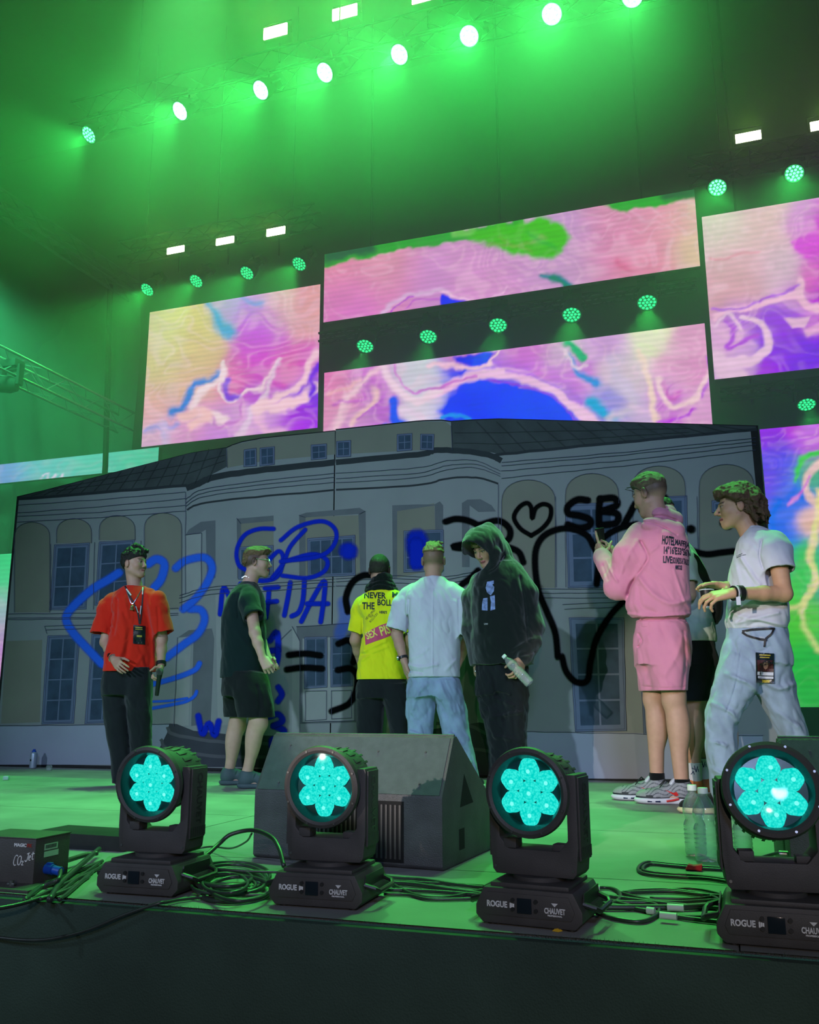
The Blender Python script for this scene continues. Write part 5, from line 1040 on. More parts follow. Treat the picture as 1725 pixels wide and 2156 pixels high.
def relax(V, F, it=1, lam=.5):
    """a touch of Laplacian smoothing"""
    for _ in range(it):
        S = np.zeros_like(V); c = np.zeros(len(V))
        for a, b in ((0, 1), (1, 2), (2, 3), (3, 0)):
            for u, w_ in ((a, b), (b, a)):
                for i in range(3): S[:, i] += np.bincount(F[:, u], V[F[:, w_], i], len(V))
                c += np.bincount(F[:, u], minlength=len(V))
        V = V * (1 - lam) + lam * S / np.maximum(c, 1)[:, None]
    return V
m_skin = mat('skin', rough=.5, var=.05, scale=30, attr='col', spec=.35)
SKIN = (178, 138, 116)
class Person:
    def __init__(s, label, Y0, base_px, group=None, tone=SKIN):
        s.Y0 = Y0; p = at(base_px[0], base_px[1], Y=Y0); s.o = np.array([p.x, p.y, 0.]); s.root = empty('person', (p.x, p.y, 0)); tag(s.root, label, 'person', group)
        v = np.array([p.x, p.y]); v /= np.hypot(*v); s.t = np.array([-v[0], -v[1], 0.]); s.r = np.array([v[1], -v[0], 0.])   # towards the camera, image right
        s.sc = float(np.dot(np.array([p.x, p.y, p.z - CAM_H]), -RC[:, 2])) / F_PX; s.k = 1.0; s.tone = tone; s.F = None
    def P(s, px, py, dy=0.0):
        q = at(px, py, Y=s.Y0 + dy); return np.array([q.x, q.y, q.z]) - s.o
    def dir(s, a, el=0.0):
        a = math.radians(a); el = math.radians(el); return (math.cos(a) * s.t + math.sin(a) * s.r) * math.cos(el) + UPZ * math.sin(el)
    def rows(s, rows):
        """rows of (y, x_left, x_right, half depth, dy) read off the photograph -> loft stations"""
        out = []
        for q in rows:
            y, xl, xr, dh = q[:4]; dy = q[4] if len(q) > 4 else 0
            a, b = s.P(xl, y, dy), s.P(xr, y, dy); c = (a + b) / 2; out.append((c[2], c @ s.r, c @ s.t, max(np.linalg.norm((b - a)[:2]) / 2 * abs(np.dot((b - a) / (np.linalg.norm(b - a) + 1e-9), s.r)), .01), dh))
        return out
    def box(s, pts, m=.15):
        A = np.array(pts); lo, hi = A.min(0) - m - .07, A.max(0) + m + .07; lo[0] -= .12; hi[0] += .14; return lo, hi
    # ---- body pieces
    def head(s, F, c, yaw, pitch=0.0, roll=0.0, k=1.0, nose=1.0):
        f = s.dir(yaw, pitch); side = np.cross(f, UPZ); side /= np.linalg.norm(side); u = np.cross(side, f); 
        if roll: cr, sr = math.cos(roll), math.sin(roll); side, u = side * cr + u * sr, u * cr - side * sr
        s.hf = (np.array(c), side, f, u, k); M = np.array([side, f, u])
        def L(x, y, z): return np.array(c) + k * (x * side + y * f + z * u)
        s.L = L; kk = k
        F.ell(L(0, -.012, .030), np.array([.076, .098, .090]) * kk, .02, M); F.ell(L(0, .030, -.025), np.array([.062, .064, .085]) * kk, .03, M)
        for q in (-1, 1):
            F.cap(L(q * .050, .005, -.055), L(q * .020, .068, -.093), .024 * kk, .020 * kk, .03); F.ell(L(q * .040, .060, -.022), np.array([.024, .026, .026]) * kk, .025, M)
            F.ell(L(q * .0315, .098, .010), np.array([.018, .014, .011]) * kk, .014, M, 'sub'); F.ell(L(q * .0315, .0800, .008), np.array([.0135, .0130, .0115]) * kk, .003, M)
            F.cap(L(q * .012, .091, .026), L(q * .045, .080, .026), .0085 * kk, .006 * kk, .012)
            F.cap(L(q * .011, .103, -.031), L(q * .009, .098, -.031), .0075 * kk, .0065 * kk, .008)
            F.ell(L(q * .082, -.010, -.004), np.array([.011, .020, .034]) * kk, .006, M); F.ell(L(q * .094, -.002, -.002), np.array([.008, .011, .020]) * kk, .004, M, 'sub')
            F.cap(L(q * .002, .099, -.0565), L(q * .021, .089, -.060), .0058 * kk, .003 * kk, .006); F.cap(L(0, .097, -.068), L(q * .016, .090, -.067), .0066 * kk, .004 * kk, .007)
        F.cap(L(0, .090, .018), L(0, .106 + .006 * nose, -.024), .0085 * kk, .0098 * kk, .012); F.cap(L(0, .078, -.098), L(0, .082, -.090), .017 * kk, .015 * kk, .02)
        return L
    def limb(s, F, pts, rad, k=.02):
        for i in range(len(pts) - 1): F.cap(pts[i], pts[i + 1], rad[i], rad[i + 1], k)
    def hand(s, F, w, d, n, side, curl=(.5, .6, .7, .8), thumb=(.3, .4), k=1.0, spread=.08, point=None):
        """w wrist, d direction of the fingers, n palm normal (out of the palm), side: +1 thumb towards d x n"""
        d = np.array(d, float); d /= np.linalg.norm(d); n = np.array(n, float); n -= d * (n @ d); n /= np.linalg.norm(n); t = np.cross(d, n) * side   # t: towards the thumb
        L = lambda x, y, z: np.array(w) + k * (x * d + y * t + z * n)
        kn = [L(.088, .030, -.002), L(.092, .010, -.005), L(.088, -.011, -.004), L(.080, -.030, 0)]
        for q in kn: F.cap(L(.0, (q - np.array(w)) @ t / k * .45, 0), q, .0165 * k, .0125 * k, .012)
        F.ell(L(.042, .004, .002), np.array([.046, .036, .015]) * k, .012, np.array([d, t, n])); F.ell(L(.035, .028, .008), np.array([.03, .016, .014]) * k, .012, np.array([d, t, n]))
        ln = [(.044, .027, .021), (.048, .031, .022), (.045, .029, .021), (.035, .022, .019)]
        for i in range(4):
            a = 0.0; p = kn[i]; c = curl[i]; sp = (1.5 - i) * spread
            for j in range(3):
                a += c * (1.0 if j else .75)
                v = (math.cos(a) * d + math.sin(a) * n) + sp * t * (1 if j == 0 else .3); v /= np.linalg.norm(v); q = p + v * ln[i][j] * k
                F.cap(p, q, (.0092 - .0007 * j) * k, (.0086 - .0008 * j) * k, .0035); p = q
        p = L(.022, .030, .006); a = thumb[0]; v = d * math.cos(a + .75) * .9 + t * .75 * (1 - thumb[1]) + n * (.25 + thumb[1]); v /= np.linalg.norm(v); q = p + v * .046 * k; F.cap(p, q, .0135 * k, .0105 * k, .01)
        v2 = d * .85 + t * .25 * (1 - thumb[1]) + n * thumb[1] * .9; v2 /= np.linalg.norm(v2); q2 = q + v2 * .030 * k; F.cap(q, q2, .0105 * k, .0095 * k, .004); F.cap(q2, q2 + (v2 * .8 + n * .2) * .022 * k, .0095 * k, .0075 * k, .004)
    def calf(s, F, kn, an, back, k=1.0):
        F.cap(kn, an, .056 * k, .036 * k, .02); m = kn * .68 + an * .32 + back * .018 * k; F.ell(m, np.array([.05, .05, .12]) * k, .04); F.cap(kn + UPZ * .02, kn - UPZ * .02 - back * .01, .055 * k, .052 * k, .03)
    def skin_colors(s, V, hair=None, hair_zone=None, stub=0.0, brow=(45, 32, 25)):
        V = V - 0; col = np.tile(np.array(C(*s.tone)[:3]), (len(V), 1)); 
        def blend(mask, c): 
            cc = np.array(C(*c)[:3]); mm = np.clip(mask, 0, 1)[:, None]; col[:] = col * (1 - mm) + cc * mm
        if hasattr(s, 'hf'):
            c, sd, f, u, k = s.hf; q = (V - c) / k; x, y, z = q @ sd, q @ f, q @ u; ax = np.abs(x); near = (np.abs(z) < .16) & (np.hypot(x, y) < .14)
            red = tuple(int(v) for v in (s.tone[0] * .97, s.tone[1] * .80, s.tone[2] * .78))
            blend(near * np.exp(-((ax - .045) ** 2 + (z + .03) ** 2) / .0008) * (y > .03) * .35, red); blend(near * np.exp(-((z + .026) ** 2 + x ** 2) / .0004) * (y > .1) * .4, red)
            blend(near * (ax > .073) * (y > -.04) * (y < .03) * (np.abs(z) < .05) * .4, red)
            blend(near * (ax < .024) * (y > .08) * (np.abs(z + .062) < .0105 - ax * .12) * .85, (150, 82, 78)); blend(near * (ax < .023) * (y > .085) * np.exp(-((z + .0625 + ax * .06) / .0022) ** 2), (60, 30, 30))
            blend(near * (ax > .013) * (ax < .05) * (y > .06) * np.exp(-((z - .030 + (ax - .03) ** 2 * 4) / .0055) ** 2) * .95, brow)
            ey = near * (y > .07) * (np.hypot((ax - .0315) / .0130, (z - .0080) / .0048) < 1); blend(ey * .8, (150, 140, 134)); blend(near * (y > .075) * (np.hypot(ax - .031, z - .0085) < .0058), (30, 24, 22))
            blend(near * (y > .07) * (ax > .015) * (ax < .048) * np.exp(-((z - .0155 + (ax - .031) ** 2 * 9) / .0022) ** 2) * .9, (40, 28, 24))
            if stub: blend(near * (y > .0) * np.clip((-.035 - z) / .02, 0, 1) * (z > -.13) * stub, (90, 70, 58))
            if hair is not None and hair_zone is not None: blend(near * hair_zone(x, y, z), hair)
        return col
    def finish_body(s, F, h_relax=1, name='body', **kw):
        V, Q = F.mesh(); V = relax(V, Q, h_relax, .4); col = s.skin_colors(V, **kw); o = npmesh(name, V, Q, m_skin, s.root, color=col); return o
    def wrinkle(s, F, amp, scale, seed=0, folds=(), band=.028, zr=None, stretch=(1, 1, .45)):
        I, P = F.band(band); n = fbm(P[:, 0] * scale * stretch[0] + 5, P[:, 1] * scale * stretch[1] + P[:, 2] * scale * .35, P[:, 2] * scale * stretch[2], seed, 2)
        n = 1 - np.abs(n) * 2.2   # ridged
        n2 = fbm(P[:, 0] * scale * 2.4 + P[:, 2] * scale * .9, P[:, 1] * scale * 2.4, P[:, 2] * scale * 1.1, seed + 9, 2)
        d = amp * n * 1.15 + amp * .75 * (.6 - np.abs(n2) * 2.0)
        if folds:
            px, py = proj(P + s.o)
            for (pts, w_, a) in folds:
                C_ = catmull(pts, 4); D2 = np.full(len(px), 1e9)
                for i in range(len(C_) - 1):
                    A, B = C_[i], C_[i + 1]; ab = B - A; t = np.clip(((px - A[0]) * ab[0] + (py - A[1]) * ab[1]) / (ab @ ab + 1e-9), 0, 1); D2 = np.minimum(D2, (px - A[0] - t * ab[0]) ** 2 + (py - A[1] - t * ab[1]) ** 2)
                d = d - a * np.exp(-D2 / (w_ * w_))
        if zr is not None: d = d * np.clip((P[:, 2] - zr[0]) / .05, 0, 1) * np.clip((zr[1] - P[:, 2]) / .05, 0, 1)
        F.D[I] += d.astype(np.float32)
    def cloth(s, F, name, m, it=1, parent=None, color=None):
        V, Q = F.mesh(); V = relax(V, Q, it, .5); o = npmesh(name, V, Q, m, parent or s.root, color=color(V) if color else None); return o
    def onto(s, o, M, mesh_objs, off=.0015, direction=None):
        """drape flat meshes onto garment o along the view direction"""
        me = o.data; nv = len(me.vertices); co = np.empty(nv * 3, np.float32); me.vertices.foreach_get('co', co); co = co.reshape(-1, 3)
        nf = len(me.polygons); vi = np.empty(nf * 4, np.int32); me.loops.foreach_get('vertex_index', vi); T = BVHTree.FromPolygons([Vector(c) for c in co], vi.reshape(-1, 4).tolist())
        d = Vector((-(s.t if direction is None else direction)).tolist())
        for q in mesh_objs:
            bm = bmesh.new(); bm.from_mesh(q.data); bmesh.ops.triangulate(bm, faces=bm.faces[:])
            for _ in range(4):
                es = [e for e in bm.edges if e.calc_length() > .016]
                if not es: break
                bmesh.ops.subdivide_edges(bm, edges=es, cuts=1)
                bmesh.ops.triangulate(bm, faces=[f for f in bm.faces if len(f.verts) > 4])
            for v in bm.verts:
                h_ = T.ray_cast(v.co - d * .6, d, 1.2)
                if h_[0] is not None: v.co = h_[0] - d * off
            bm.to_mesh(q.data); bm.free()
    def print_poly(s, name, pts, m, parent, dy=-.1):
        P = [Vector(s.P(x, y, dy).tolist()) for x, y in pts]; T = [list(t) for t in tessellate_polygon([P])]
        me = bpy.data.meshes.new(name); me.from_pydata([tuple(p) for p in P], [], T); return link(name, me, m, parent, 0)
    def print_text(s, txt, px, py, hpx, wpx, m, parent, ang=0.0, dy=-.1, name='lettering', bold=0.0, skew=None):
        """text centred on a pixel, hpx cap height, wpx total width in pixels"""
        cu = bpy.data.curves.new('t', 'FONT'); cu.body = txt; cu.size = 1; cu.align_x = 'CENTER'; cu.align_y = 'CENTER'; cu.resolution_u = 2; cu.offset = bold
        t = bpy.data.objects.new('t', cu); COL.objects.link(t); dg = bpy.context.evaluated_depsgraph_get(); me = bpy.data.meshes.new_from_object(t.evaluated_get(dg)); bpy.data.objects.remove(t); bpy.data.curves.remove(cu)
        n = len(me.vertices); co = np.empty(n * 3); me.vertices.foreach_get('co', co); co = co.reshape(-1, 3); w0 = co[:, 0].max() - co[:, 0].min(); h0 = co[:, 1].max() - co[:, 1].min(); cx = (co[:, 0].max() + co[:, 0].min()) / 2; cy = (co[:, 1].max() + co[:, 1].min()) / 2
        u = (co[:, 0] - cx) / w0 * wpx; v = -(co[:, 1] - cy) / h0 * hpx; a = ang; X_ = px + u * math.cos(a) - v * math.sin(a); Y_ = py + u * math.sin(a) + v * math.cos(a)
        W = np.array([s.P(x, y, dy) for x, y in zip(X_, Y_)]); me.vertices.foreach_set('co', W.ravel().astype(np.float32)); me.materials.clear(); me.update()
        return link(name, me, m, parent, 0)
def fabric(name, rgb, var=.06, bump=.25, bscale=500, rough=.85, sheen=.15, spec=.15, scale=6):
    return mat('cloth_' + name, C(*rgb), rough, var=var, scale=scale, bump=bump, bscale=bscale, spec=spec, sheen=sheen)
def hair_obj(s, name, prims, rgb, noise=.006, nscale=70, seed=0, stretch=(1, 1, 1), h=.0036, cut=None, streak=None):
    """prims(F, L) fills the field in head coordinates"""
    c = s.hf[0]; F = Field(c - .20 * s.hf[4], c + .20 * s.hf[4], h); prims(F, s.L)
    I, P = F.band(.02); q = (P - c) / s.hf[4]; x, y, z = q @ s.hf[1], q @ s.hf[2], q @ s.hf[3]
    sx = x * stretch[0] * nscale; sy = y * stretch[1] * nscale; sz = z * stretch[2] * nscale
    n = noise3(sx, sy, sz, seed) + .5 * noise3(sx * 2.2, sy * 2.2, sz * 2.2, seed + 1) + .55 * noise3(x * 240, y * 70, z * 110, seed + 2); F.D[I] -= (noise * n).astype(np.float32)
    if cut is not None:
        m = np.array(cut(x, y, z)); F.D[I] = np.maximum(F.D[I], np.where(m, .004, -1).astype(np.float32))
    V, Q = F.mesh(); V = relax(V, Q, 1, .3)
    q = (V - c) / s.hf[4]; x, y, z = q @ s.hf[1], q @ s.hf[2], q @ s.hf[3]; nn = noise3(x * 300, y * 110, z * 150, 5) * .9; b = np.array(C(*rgb)[:3]); col = b[None] * (1 + .45 * nn[:, None])
    m = mat('hair', rough=.45, var=.1, scale=40, attr='col', spec=.5, bump=.5, bscale=600)
    return npmesh(name, V, Q, m, s.root, color=col)
def skull_cap(F, L, s, grow=.010, front=.055, M=None, low=-.02):
    c, sd, f, u, k = s.hf; M = np.array([sd, f, u]); F.ell(L(0, -.014, .034), np.array([.076 + grow, .098 + grow, .090 + grow]) * k, .01, M)

def smin_side(d, n, th):
    return 1 if np.cross(d, n) @ th > 0 else -1
class Body:
    """one continuous body; remembers the covered pieces so that garments always clear them"""
    def __init__(b, s, lo_hi, h=.0048): b.s = s; b.F = Field(*lo_hi, h); b.under = {'top': [], 'bot': []}
    def add(b, tag_, kind, *a, **k):
        getattr(b.F, kind)(*a, **k)
        if tag_: b.under[tag_].append((kind, a, k))
    def replay(b, F, tag_, g):
        for kind, a, k in b.under[tag_]:
            if kind == 'cap': F.cap(a[0], a[1], a[2] + g, (a[3] if len(a) > 3 else a[2]) + g, .025)
            elif kind == 'loft': F.loft([(q[0], q[1], q[2], q[3] + g, q[4] + g) for q in a[0]], a[1], .01)
    def neck(b, hc, nb, r=.056):
        s = b.s; k = s.hf[4]; b.F.cap(hc - s.hf[3] * .055 * k - s.hf[2] * .018 * k, nb, r * k, (r + .006) * k, .02)
    def torso(b, rows, shrink=.018):
        st = [(z, cr, ct, max(rs - shrink, .03), max(rt - shrink * 1.3, .03)) for z, cr, ct, rs, rt in b.s.rows(rows)]; b.add('top', 'loft', st, (b.s.r, b.s.t), k=.03)
    def arm(b, sh, el, wr, cover, rk=1.0, cov_fore=0.0):
        b.add('top', 'cap', sh, sh + (el - sh) * cover, .050 * rk, (.050 - .009 * cover) * rk, k=.02); b.F.cap(sh + (el - sh) * cover * .98, el, (.050 - .009 * cover) * rk, .041 * rk, .004); b.F.cap(el, el * .6 + wr * .4, .041 * rk, .037 * rk, .02); b.F.cap(el * .6 + wr * .4, wr, .037 * rk, .027 * rk, .02)
        if cov_fore: b.add('top', 'cap', el, el + (wr - el) * cov_fore, .042 * rk, .031 * rk, k=.0)
    def hand(b, wr, tip, n, th, **k):
        d = tip - wr; b.s.hand(b.F, wr, d, n, smin_side(d / np.linalg.norm(d), n, th), **k)
    def leg(b, hip, kn, an, toe, cover, rk=1.0):
        """cover: 1 covers to the knee, 2 to the ankle"""
        c1 = min(cover, 1); b.add('bot', 'cap', hip, hip + (kn - hip) * c1, .085 * rk, (.085 - .027 * c1) * rk, k=.03); b.F.cap(hip + (kn - hip) * c1 * .98, kn, (.085 - .027 * c1) * rk, .058 * rk, .004)
        b.s.calf(b.F, kn, an, -toe, rk)
        if cover > 1: b.add('bot', 'cap', kn, kn + (an - kn) * (cover - 1), .056 * rk, .044 * rk, k=.0)
        b.F.cap(an, np.array([an[0], an[1], .045]) , .036 * rk, .034 * rk, .02); b.F.cap(np.array([an[0], an[1], .045]), np.array([an[0], an[1], .034]) + toe * .13 * rk, .034 * rk, .026 * rk, .03)
def ring(s, name, c, ax, r_, w_, m, th=.003):
    b = MB(); b.lathe([(r_ - th, -w_ / 2), (r_ + th, -w_ / 2), (r_ + th, w_ / 2), (r_ - th, w_ / 2), (r_ - th, -w_ / 2)], n=28, M=Matrix.Translation(Vector(c.tolist())) @ Vector(ax.tolist()).to_track_quat('Z', 'Y').to_matrix().to_4x4()); return b.build(name, m, s.root)
def strap(s, pts, w_, m, name, par=None, dy=-.1):
    C_ = catmull(pts, 5); V = []; T = []
    for i in range(len(C_)):
        dd = C_[min(i + 1, len(C_) - 1)] - C_[max(i - 1, 0)]; nn = np.array([-dd[1], dd[0]]) / (np.hypot(*dd) + 1e-9) * w_ / 2
        V += [tuple(s.P(*(C_[i] - nn), dy)), tuple(s.P(*(C_[i] + nn), dy))]
        if i: n = 2 * i; T.append((n - 2, n - 1, n + 1, n))
    me = bpy.data.meshes.new(name); me.from_pydata(V, [], T); return link(name, me, m, par or s.root, 0)
def simple_shoe(s, an, toe, m_up, m_sole, L_=.29, k=1.0, name='shoe', color=None, clog=False, high=.0):
    """an: ankle; toe: unit direction. upper and sole"""
    f = toe / np.linalg.norm(toe); sd = np.cross(UPZ, f); o = np.array([an[0], an[1], 0]) - f * .055 * k; W = lambda x, y, z: o + k * (x * f + y * sd + z * UPZ); M = np.array([f, sd, UPZ]); c = W(.13, 0, .06)
    F = Field(c - .2 * k, c + .2 * k, .0042)
    F.ell(W(.05, 0, .055), np.array([.052, .040, .055]) * k, .02, M); F.ell(W(.20, .004, .035), np.array([.085, .047, .040]) * k, .02, M); F.cap(W(.06, 0, .075 + high), W(.15, 0, .058), .040 * k, .034 * k, .03); F.cap(W(.055, 0, .06), W(.052, 0, .088 + high), .043 * k, .041 * k, .02)
    F.cap(W(.058, 0, .086 + high), W(.056, 0, .16 + high), .034 * k, .038 * k, .006, 'sub')
    if clog:
        for x, z, dz in ((.10, .052, .02), (.135, .046, .018), (.17, .040, .014), (.205, .034, .010)):
            for q in (-1, 1): F.cap(W(x, q * .056, z - .012), W(x + .016, q * .026, z + dz + .022), .0075 * k, .0060 * k, .003, 'sub')
    F.loft([(-.05, 0, 0, .6, .6), (.012 * k, 0, 0, .6, .6)], (s.r, s.t), 0, 2, 'sub'); up = s.cloth(F, name, m_up, 1, color=color(o, f, sd, k) if color else None)
    F = Field(c - .2 * k, c + .2 * k, .0042); F.ell(W(.048, 0, .020), np.array([.058, .044, .030]) * k, .03, M); F.ell(W(.13, 0, .016), np.array([.10, .040, .022]) * k, .03, M); F.ell(W(.205, .003, .018), np.array([.090, .053, .026]) * k, .03, M)
    F.loft([(-.05, 0, 0, .6, .6), (.002, 0, 0, .6, .6)], (s.r, s.t), 0, 2, 'sub'); F.loft([(.030 * k, 0, 0, .6, .6), (.2, 0, 0, .6, .6)], (s.r, s.t), 0.004, 2, 'sub')
    s.cloth(F, 'sole', m_sole, 1, parent=up); return up, W
def cut_below(F, s, z): F.loft([(z - .3, 0, 0, .9, .9), (z, 0, 0, .9, .9)], (s.r, s.t), 0, 8, 'sub')
m_redshirt = fabric('red', (205, 38, 20)); m_blk = fabric('black_trousers', (26, 30, 32), var=.15); m_lan = mat('lanyard', C(24, 22, 26), .6); m_silver = mat('silver', (.6, .6, .6, 1), .25, .9); m_blackpl = mat('black_plastic', (.012, .012, .012, 1), .35)
m_bcard = mat('badge_card', C(14, 26, 30), .3); m_byel = mat('badge_yellow', C(170, 150, 50), .4)
# ---------------------------------------------------------------- person 1: red T-shirt, microphone
def person_red():
    s = Person('person in oversized red T-shirt and lanyard holding a microphone, leftmost on the stage', 5.9, (285, 1655)); P = s.P; D = s.dir
    B = Body(s, s.box([P(180, 1140, -.25), P(370, 1140, .3), P(200, 1665, -.3), P(350, 1665, .3)], .05)); F = B.F
    hc = P(283, 1188); s.head(F, hc, 52, 2, k=.95); B.neck(hc, P(285, 1240, .02))
    rows = [(1414, 217, 330, .13), (1390, 219, 330, .13), (1350, 228, 329, .13), (1300, 235, 330, .135), (1270, 236, 334, .13), (1252, 242, 328, .11), (1242, 252, 318, .09), (1234, 264, 306, .07)]
    B.torso(rows[:-1], .03)
    eL, wL = P(222, 1352, -.02), P(241, 1390, -.16); B.arm(P(238, 1264), eL, wL, .55); B.hand(wL, P(262, 1414, -.24), np.array([.2, .9, -.3]), UPZ + s.r * .3, curl=(.3, .35, .4, .5), thumb=(.2, .3), k=.95)
    eR, wR = P(341, 1345, .05), P(339, 1402, -.02); B.arm(P(333, 1260), eR, wR, .55); B.hand(wR, P(336, 1430, -.05), -s.r + .2 * s.t, s.t, curl=(1.0, 1.1, 1.2, 1.25), thumb=(.6, .8), k=.95)
    aL, aR = P(256, 1632), P(298, 1636, .05)
    B.leg(P(250, 1440), P(246, 1515, -.02), aL, D(10), 1.95, .92); B.leg(P(292, 1440), P(296, 1515, .02), aR, D(35), 1.95, .92)
    s.finish_body(F, hair=(20, 18, 16), hair_zone=lambda x, y, z: np.clip((z - .015 - np.clip(y, 0, 1) * .6 + np.clip(-y, 0, .05) * .8) / .02, 0, 1) * (y < .075) * .75)
    def hp_(F, L):
        F.ell(L(0, -.006, .066), np.array([.088, .110, .080]) * .95, .02, np.array(s.hf[1:4])); F.ell(L(0, -.045, .02), np.array([.082, .07, .07]) * .95, .02, np.array(s.hf[1:4])); R_ = random.Random(2)
        for i in range(46):
            a = R_.uniform(0, 2 * PI); e = R_.uniform(.15, 1.5); x, y, z = .084 * math.cos(a) * math.cos(e), -.002 + .106 * math.sin(a) * math.cos(e), .066 + .076 * math.sin(e) + (.016 if math.sin(a) > .2 else 0)
            F.cap(L(x, y, z), L(x + R_.uniform(-.012, .012), y + R_.uniform(-.012, .012), z + R_.uniform(-.008, .012)), .014, .011, .008)
    hair_obj(s, 'hair', hp_, (26, 22, 18), .005, 62, 3, cut=lambda x, y, z: (z < .020 + np.clip(y, 0, 1) * .45 - np.clip(-y, 0, 1) * .7))
    F = Field(*s.box([P(185, 1225, -.2), P(365, 1225, .25), P(185, 1425, -.2), P(365, 1425, .25)], .04), .005)
    F.loft(s.rows([(1440, 215, 331, .14)] + rows), (s.r, s.t), .03, 2.4)
    F.sleeve([P(258, 1256), P(228, 1280), P(214, 1335, -.03)], (.062, .076, .092)); F.sleeve([P(312, 1254), P(334, 1280, .01), P(346, 1333, .02)], (.060, .072, .078))
    s.wrinkle(F, .0035, 9, 4, [([(247, 1262), (246, 1300), (240, 1335)], 3, -.012), ([(238, 1290), (232, 1310), (240, 1325)], 2.5, -.007), ([(255, 1290), (262, 1340), (248, 1400)], 6, .010), ([(268, 1345), (275, 1330), (262, 1395)], 5, -.009), ([(310, 1250), (320, 1320), (325, 1400)], 5, .010), ([(300, 1380), (280, 1405), (250, 1412)], 4, .006), ([(332, 1280), (334, 1320), (330, 1380)], 3, -.010), ([(290, 1350), (310, 1400)], 5, -.006), ([(262, 1262), (270, 1300)], 4, .006)])
    B.replay(F, 'top', .012); cut_below(F, s, P(280, 1414)[2])
    F.open_cuffs(); F.cap(P(285, 1238), P(285, 1222), .058, .064, .004, 'sub')
    sh = s.cloth(F, 't_shirt', m_redshirt)
    F = Field(*s.box([P(200, 1400, -.2), P(340, 1400, .25), P(200, 1650, -.2), P(340, 1655, .25)], .04), .0055)
    F.loft(s.rows([(1464, 215, 320, .12), (1440, 215, 321, .12), (1395, 224, 318, .115)]), (s.r, s.t), .02); F.loft(s.rows([(1648, 236, 277, .075), (1590, 232, 276, .08), (1540, 222, 273, .09), (1490, 216, 270, .10), (1450, 215, 268, .11), (1405, 224, 266, .095)]), (s.r, s.t), .03); F.loft(s.rows([(1650, 276, 318, .075, .03), (1590, 276, 320, .08, .03), (1540, 270, 321, .09, .02), (1490, 266, 321, .10), (1450, 264, 320, .11), (1405, 270, 317, .095)]), (s.r, s.t), .03)
    s.wrinkle(F, .003, 9, 14, [([(270, 1470), (250, 1490), (230, 1500)], 5, .006), ([(272, 1470), (290, 1495), (310, 1500)], 5, .006), ([(240, 1540), (260, 1560)], 5, -.005)]); B.replay(F, 'bot', .014); s.cloth(F, 'trousers', m_blk)
    for a_, al in ((aL, 10), (aR, 35)): simple_shoe(s, a_, D(al), m_blackpl, m_white)
    ring(s, 'bracelet', eL * .10 + wL * .90, wL - eL, .034, .012, m_silver); ring(s, 'wrist_band', eL * .22 + wL * .78, wL - eL, .036, .016, m_blackpl); ring(s, 'watch', eR * .08 + wR * .92, wR - eR, .036, .026, m_blackpl)
    A_ = [strap(s, [(263, 1232), (270, 1250), (280, 1268), (290, 1290), (294, 1314)], 3.4, m_lan, 'lanyard'), strap(s, [(302, 1232), (300, 1260), (298, 1290), (295, 1314)], 3.0, m_lan, 'lanyard'), strap(s, [(264, 1236), (271, 1258), (278, 1272), (286, 1262), (299, 1238)], 1.5, m_silver, 'chain')]
    s.onto(sh, None, A_, .004); s.onto(sh, None, [strap(s, [(266, 1240), (276, 1254)], 3.0, m_white, 'lanyard_print'), strap(s, [(301, 1233), (300, 1250)], 2.2, m_white, 'lanyard_print'), strap(s, [(297, 1275), (295, 1293)], 1.8, m_white, 'lanyard_print'), strap(s, [(286, 1277), (291, 1290)], 1.8, m_white, 'lanyard_print')], .006)
    s.onto(sh, None, [s.print_poly('badge', [(281, 1316), (307, 1317), (306, 1356), (280, 1355)], m_bcard, s.root)], .008)
    s.onto(sh, None, [s.print_poly('badge_print', q, m_, s.root) for q, m_ in (([(285, 1320), (300, 1320), (300, 1322), (285, 1322)], m_byel), ([(285, 1324), (300, 1324), (300, 1325.5), (285, 1325.5)], m_byel), ([(288, 1337), (299, 1337), (299, 1341), (288, 1341)], m_byel))], .0095)
    pc = P(278, 1278, -.14); b = MB(); bmesh.ops.create_icosphere(b.bm, subdivisions=2, radius=.014, matrix=Matrix.Translation(Vector((pc + s.t * .012).tolist()))); b.cyl(Vector(pc.tolist()) + Vector((-.012, 0, -.016)), Vector(pc.tolist()) + Vector((.014, 0, -.016)), .009, n=10); b.build('pendant', mat('pendant', C(120, 110, 80), .4, .6), s.root)
    q0 = Vector((P(336.5, 1414, -.10) + s.o).tolist()); M_ = (Vector((P(330, 1466, -.05) - P(336.5, 1414, -.10)).tolist())).to_track_quat('Z', 'Y')
    mic = empty('microphone', q0); mic.rotation_euler = M_.to_euler(); tag(mic, 'black handheld microphone with round mesh head in the hand of the person in red', 'microphone')
    b = MB(); b.lathe([(0, -.026), (.016, -.022), (.025, -.008), (.026, .006), (.022, .020)], n=22); b.build('mesh_head', mat('mic_mesh', (.12, .12, .12, 1), .4, .7, bump=.8, bscale=900), mic); b = MB(); b.lathe([(.021, .018), (.020, .03), (.0175, .06), (.015, .16), (.014, .185), (0, .186)], n=22); b.build('handle', m_blackpl, mic)
person_red()
